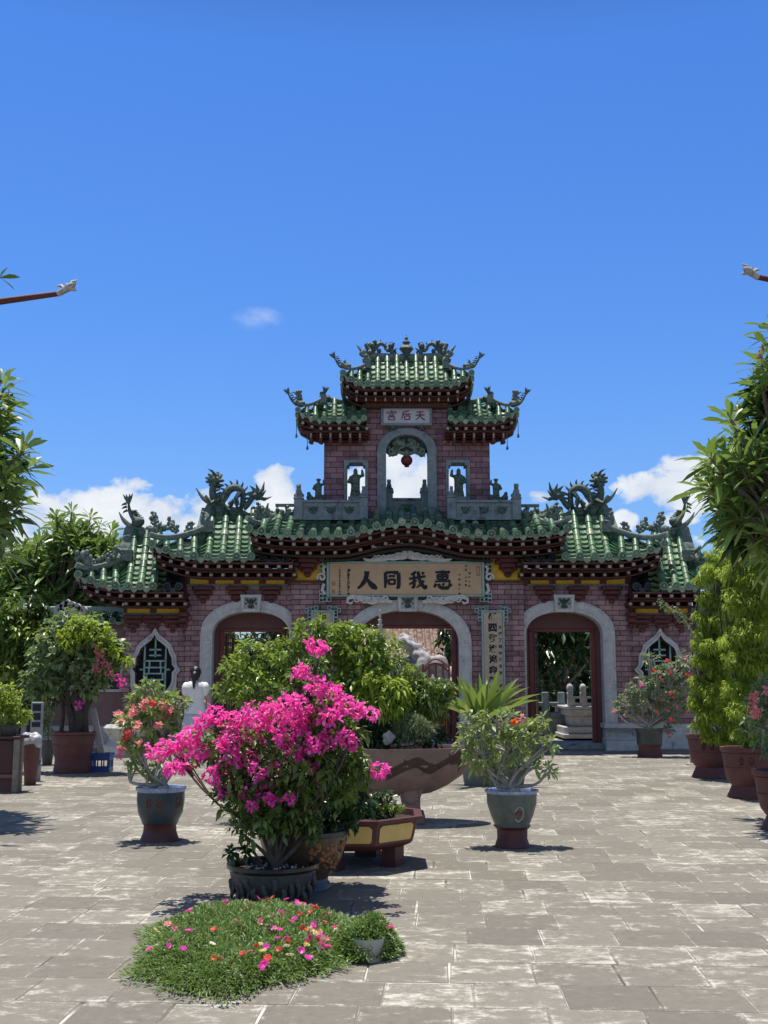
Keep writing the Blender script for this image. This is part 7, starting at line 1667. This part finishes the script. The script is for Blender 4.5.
# ---------------------------------------------------------------- banner poles at the top corners
for sg, lab in ((-1, 'slanting dark red pole with white dragon-head tip at the upper left'), (1, 'slanting dark red pole with dragon-head tip at the upper right edge')):
    Y = 21.5
    if sg < 0: A, B, C = P(-70, 311, Y), P(59, 293.5, Y), P(76, 283, Y)
    else: A, B, C = P(900, 305, Y), P(757, 277, Y), P(743, 267, Y)
    po = empty('banner_pole', (A.x, Y, 0), lab, 'pole')
    m = MB(); m.tube([A, B], [.085, .055], 10); m.build('pole', M_redb, po, 40)
    m = MB(); m.tube([(A.x, Y, 0), A + Vector((0, 0, .3))], [.16, .11], 12); m.build('mast', M_redb, po, 40)
    m = MB(); d = (C - B); u_ = d.normalized(); n = Vector((-u_.z, 0, u_.x)) * (1 if u_.x > 0 else -1)
    m.tube([B - u_ * .04, B + d * .25, B + d * .55, B + d * .8, C], [.06, .07, .085, .07, .02], 8); m.tube([B + d * .35, B + d * .3 + n * .12, B + d * .1 + n * .17], [.05, .035, .01], 6); m.tube([B + d * .5, B + d * .75 - n * .1, B + d * .8 - n * .14], [.05, .04, .015], 6); m.tube([B + d * .7, B + d * .9 + n * .06, C + n * .04 + u_ * .05], [.05, .04, .01], 6); m.ball(B + d * .55 + n * .06, .05, 7)
    tp = m.build('dragon_head', simple('faded_white_paint', (.55, .52, .45, 1), (.16, .12, .11, 1), .6, 12, .3), po, 60)
# ---------------------------------------------------------------- the woman in the white blouse, seen from behind
Y = G(194, 757).y + .1; bx = P(194, 750, Y).x; wm = empty('person', (bx, Y, 0), 'woman with dark tied hair in a white puff-sleeved blouse, back turned, near the left arch', 'person')
def W_(x, y, z): return (bx + x, Y + y, z)
m = MB()
m.tube([W_(0, 0, .90), W_(0, 0, 1.0), W_(0, -.01, 1.12), W_(0, 0, 1.26), W_(0, .0, 1.36), W_(0, 0, 1.41)], [.15, .14, .115, .135, .13, .07], 14, flat=1.0)
m.ball(W_(0, .0, .92), .155, 10, 0, (1, .8, .8)); m.tube([W_(0, .0, 1.38), W_(0, .01, 1.50)], [.05, .046], 10); m.ball(W_(0, .01, 1.56), .088, 12, 0, (.88, 1.05, 1.18))
m.tube([W_(0, .10, 1.555), W_(0, .125, 1.535)], [.014, .012], 6)
for s_ in (-1, 1):
    m.ball(W_(s_ * .08, .005, 1.55), .018, 6, 0, (.6, 1, 1.4)); m.tube([W_(s_ * .10, 0, 1.36), W_(s_ * .17, 0, 1.33), W_(s_ * .215, .03, 1.12), W_(s_ * .20, .16, .98), W_(s_ * .13, .28, 1.02)], [.05, .055, .042, .036, .026], 8)
    m.ball(W_(s_ * .12, .31, 1.03), .03, 8, 0, (.8, 1.2, .6))
    for k in range(4): m.tube([W_(s_ * .12 + (k - 1.5) * .014, .32, 1.03), W_(s_ * .11 + (k - 1.5) * .014, .36, 1.035 + .004 * k), W_(s_ * .10 + (k - 1.5) * .012, .375, 1.015)], [.009, .008, .006], 5)
    m.tube([W_(s_ * .10, .30, 1.045), W_(s_ * .085, .33, 1.06)], [.010, .007], 5)
    m.tube([W_(s_ * .085, 0, .90), W_(s_ * .09, .01, .68), W_(s_ * .09, .02, .48), W_(s_ * .09, -.01, .26), W_(s_ * .09, -.02, .08)], [.09, .078, .055, .052, .036], 9); m.tube([W_(s_ * .09, -.05, .04), W_(s_ * .095, .06, .035), W_(s_ * .10, .15, .025)], [.035, .036, .026], 8)
remesh(m, .011, 1).build('body', simple('skin', (.48, .30, .22, 1), (.44, .27, .19, 1), .5, 5, .05), wm, 60)
M_cloth = simple('white_cotton', (.78, .77, .75, 1), (.70, .69, .68, 1), .85, 14, .3)
m = MB(); pr_ = [(.055, 1.42), (.12, 1.395), (.175, 1.35), (.18, 1.25), (.155, 1.12), (.155, 1.0), (.18, .88), (.19, .80)]
vs = []; K = 28
for (r, z) in pr_[::-1]:
    for j in range(K): a = 2 * PI * j / K; rr = r * (1 + .035 * math.sin(7 * a + z * 6)); vs.append(W_(math.cos(a) * rr * 1.06, math.sin(a) * rr * 1.04, z))
m.add(vs, [(i * K + j, i * K + (j + 1) % K, i * K + K + (j + 1) % K, i * K + K + j) for i in range(len(pr_) - 1) for j in range(K)])
for s_ in (-1, 1):
    K2 = 16; ring = []
    for i in range(7):
        f = i / 6; cc = Vector(W_(s_ * (.10 + .13 * f), .01 * f, 1.33 - .17 * f)); ra = (.07, .105, .12, .12, .105, .08, .045)[i]
        for j in range(K2): a = 2 * PI * j / K2; rr = ra * (1 + .05 * math.sin(5 * a + i)); ring.append(tuple(cc + Vector((s_ * .62 * math.cos(a) * rr, math.sin(a) * rr * .95, .8 * math.cos(a) * rr))))
    m.add(ring, [(i * K2 + j, i * K2 + (j + 1) % K2, i * K2 + K2 + (j + 1) % K2, i * K2 + K2 + j) for i in range(6) for j in range(K2)])
m.build('blouse', M_cloth, wm, 60)
m = MB(); vs = []; pk = [(.155, 1.02), (.17, .9), (.21, .7), (.26, .45), (.29, .3)]
for (r, z) in pk[::-1]:
    for j in range(K): a = 2 * PI * j / K; rr = r * (1 + .06 * math.sin(9 * a)); vs.append(W_(math.cos(a) * rr, math.sin(a) * rr * .85, z))
m.add(vs, [(i * K + j, i * K + (j + 1) % K, i * K + K + (j + 1) % K, i * K + K + j) for i in range(len(pk) - 1) for j in range(K)]); m.build('skirt', simple('pale_blue_cotton', (.55, .60, .64, 1), (.48, .53, .57, 1), .85, 14, .3), wm, 60)
m = MB(); m.ball(W_(0, -.014, 1.585), .108, 14, 0, (.95, 1.02, 1.05)); m.ball(W_(0, -.04, 1.51), .088, 10, 0, (1, .75, 1.0)); m.ball(W_(0.01, -.12, 1.60), .05, 8); m.tube(spline([W_(0, -.10, 1.56), W_(.005, -.17, 1.53), W_(.0, -.20, 1.42), W_(.005, -.215, 1.26)], 8), [.04, .052, .055, .052, .046, .04, .032, .022, .008], 9)
m.build('hair', simple('dark_hair', (.018, .011, .009, 1), (.01, .007, .006, 1), .4, 30, .4), wm, 60)
m = MB(); m.tube(spline([W_(-.02, -.11, 1.545), W_(0, -.12, 1.575), W_(.02, -.11, 1.545)], 6), .014, 6); m.build('hair_tie', B_white, wm, 60)
m = MB()
for s_ in (-1, 1): m.ball(W_(s_ * .03, .088, 1.575), .010, 8); 
m.build('eyes', M_ink, wm, 60)
m = MB(); m.tube([W_(-.022, .09, 1.515), W_(0, .098, 1.513), W_(.022, .09, 1.515)], [.004, .008, .004], 6); m.build('mouth', simple('lip', (.45, .14, .12, 1), None, .5, 9, 0), wm, 60)
for s_ in (-1, 1): m = MB(); m.tube([W_(s_ * .09, -.06, .0), W_(s_ * .09, -.055, .03)], .04, 10); m.tube([W_(s_ * .09, -.05, .014), W_(s_ * .10, .16, .014)], [.038, .03], 8, flat=.5); m.build('shoe', M_ink, wm, 60)

wm.scale = (1.07, 1.07, 1.05)
# ---------------------------------------------------------------- light and sky
SUNDIR = Vector((-.10, .14, 1)).normalized()   # towards the sun
el = math.asin(SUNDIR.z); az = math.atan2(SUNDIR.x, SUNDIR.y)
w = bpy.data.worlds.new('World'); scene.world = w; w.use_nodes = True; nt = w.node_tree; bg = nt.nodes['Background']
sky = node(nt, 'ShaderNodeTexSky'); sky.sky_type = 'NISHITA'; sky.sun_disc = False; sky.sun_elevation = el; sky.sun_rotation = az
sky.air_density = 1.0; sky.dust_density = .6; sky.ozone_density = 1.5; sky.altitude = 0
tcn = node(nt, 'ShaderNodeTexCoord'); D = tcn.outputs['Generated']
sp = node(nt, 'ShaderNodeSeparateXYZ'); nt.links.new(D, sp.inputs[0])
azi = maths(nt, 'ARCTAN2', sp.outputs[0], sp.outputs[1]); ele = maths(nt, 'ARCSINE', sp.outputs[2])
def ang(px, py): d = (P(px, py, 100) - Vector((0, 0, CAMZ))).normalized(); return math.atan2(d.x, d.y), math.asin(d.z)
mp = node(nt, 'ShaderNodeCombineXYZ'); nt.links.new(azi, mp.inputs[0]); nt.links.new(maths(nt, 'MULTIPLY', ele, 1.35), mp.inputs[1])
nz = noise(nt, 17, 9, .58, mp.outputs[0], .25).outputs[0]
nl = noise(nt, 6, 3, .5, mp.outputs[0]).outputs[0]
field = None
# cumulus banks: centre px, py, half widths px, strength
CL = [(80, 514, 75, 24, .85), (120, 502, 36, 14, .75), (30, 515, 40, 24, 1.0), (185, 520, 45, 14, .95), (277, 488, 22, 26, 1.0), (230, 515, 60, 12, .7), (405, 485, 40, 36, 1.15), (360, 490, 26, 24, .8), (450, 495, 22, 20, .6), (541, 499, 20, 14, 1.0),
      (665, 490, 42, 18, 1.1), (690, 468, 36, 18, 1.05), (720, 480, 40, 26, 1.0), (626, 521, 12, 10, .9), (676, 518, 22, 8, .75), (140, 483, 24, 9, .62), (-60, 500, 90, 40, 1), (860, 490, 90, 40, 1), (150, 515, 70, 20, 1.0), (15, 545, 50, 22, 1.0), (205, 505, 26, 16, .9), (700, 500, 50, 14, .9), (590, 505, 16, 8, .8)]
for (px, py, rx, ry, s_) in CL:
    pk = 1.25 if s_ >= .5 else .45; s_ = max(s_, 1.0) if s_ < .5 else s_
    a0, e0 = ang(px, py); sx, sy = rx / FPX, ry / FPX
    dx = maths(nt, 'DIVIDE', maths(nt, 'SUBTRACT', azi, a0), sx); dy = maths(nt, 'DIVIDE', maths(nt, 'SUBTRACT', ele, e0), sy)
    r2 = maths(nt, 'ADD', maths(nt, 'MULTIPLY', dx, dx), maths(nt, 'MULTIPLY', dy, dy))
    f = maths(nt, 'MULTIPLY', maths(nt, 'SUBTRACT', pk, r2, clamp=False), s_); 
    field = f if field is None else maths(nt, 'SMOOTH_MAX', field, f, .3)
field = maths(nt, 'MAXIMUM', field, -1.2)
back = maths(nt, 'SUBTRACT', .70, maths(nt, 'ADD', maths(nt, 'MULTIPLY', maths(nt, 'POWER', maths(nt, 'SUBTRACT', maths(nt, 'ABSOLUTE', azi), PI), 2), .55), maths(nt, 'MULTIPLY', maths(nt, 'POWER', maths(nt, 'SUBTRACT', ele, .62), 2), 5.5)))   # unseen cloud bank behind the camera, added for neutral fill
field = maths(nt, 'MAXIMUM', field, back)
low = maths(nt, 'MULTIPLY', maths(nt, 'SUBTRACT', .10, ele), 6)     # broken cloud towards the horizon all round, also added for fill
field = maths(nt, 'MAXIMUM', field, maths(nt, 'SUBTRACT', low, .35))
dens = maths(nt, 'ADD', maths(nt, 'MULTIPLY', field, .42), maths(nt, 'MULTIPLY', maths(nt, 'SUBTRACT', nz, .5), 2.6))
mask = ramp(nt, dens, [(.06, (0, 0, 0, 1)), (.16, (.5, .5, .5, 1)), (.34, (1, 1, 1, 1))])
tone = ramp(nt, maths(nt, 'ADD', maths(nt, 'MULTIPLY', nz, .9), maths(nt, 'MULTIPLY', nl, .35)), [(.45, (6.2, 7.0, 8.2, 1)), (.75, (9.6, 9.8, 10.0, 1))])
tint = ramp(nt, maths(nt, 'MULTIPLY', ele, 1.0), [(0.0, (.80, .98, 1.30, 1)), (.12, (.72, 1.05, 1.55, 1)), (.3, (.60, 1.06, 1.75, 1)), (.55, (.50, 1.02, 1.85, 1)), (.75, (.26, .34, .46, 1))])  # sky above the frame darkened to cut the blue fill
skyc = mixc(nt, 1.0, sky.outputs[0], tint, 'MULTIPLY')
mk = maths(nt, 'MULTIPLY', mask, .93)
a0, e0 = ang(258, 319); dx = maths(nt, 'DIVIDE', maths(nt, 'SUBTRACT', azi, a0), 30 / FPX); dy = maths(nt, 'DIVIDE', maths(nt, 'SUBTRACT', ele, e0), 13 / FPX)
wr = maths(nt, 'SUBTRACT', 1.0, maths(nt, 'ADD', maths(nt, 'MULTIPLY', dx, dx), maths(nt, 'MULTIPLY', dy, dy)), clamp=True)
wisp = maths(nt, 'MULTIPLY', maths(nt, 'MULTIPLY', wr, .42), ramp(nt, nz, [(.40, (0, 0, 0, 1)), (.66, (1, 1, 1, 1))]))
mk = maths(nt, 'MAXIMUM', mk, wisp); c = mixc(nt, mk, skyc, tone); nt.links.new(c, bg.inputs[0]); bg.inputs[1].default_value = .083
sun = bpy.data.lights.new('sun', 'SUN'); sun.energy = 5.0; sun.angle = R(.5); sun.color = (1, .95, .87)
so_ = bpy.data.objects.new('sun', sun); col.objects.link(so_); so_.rotation_euler = SUNDIR.to_track_quat('Z', 'Y').to_euler()
scene.view_settings.view_transform = 'Standard'; scene.view_settings.look = 'None'; scene.view_settings.gamma = 1; scene.view_settings.exposure = 0.24
scene.view_settings.use_curve_mapping = False
scene.cycles.max_bounces = 6; scene.cycles.diffuse_bounces = 3; scene.cycles.glossy_bounces = 2; scene.cycles.transmission_bounces = 3; scene.cycles.transparent_max_bounces = 6
scene.cycles.use_adaptive_sampling = True
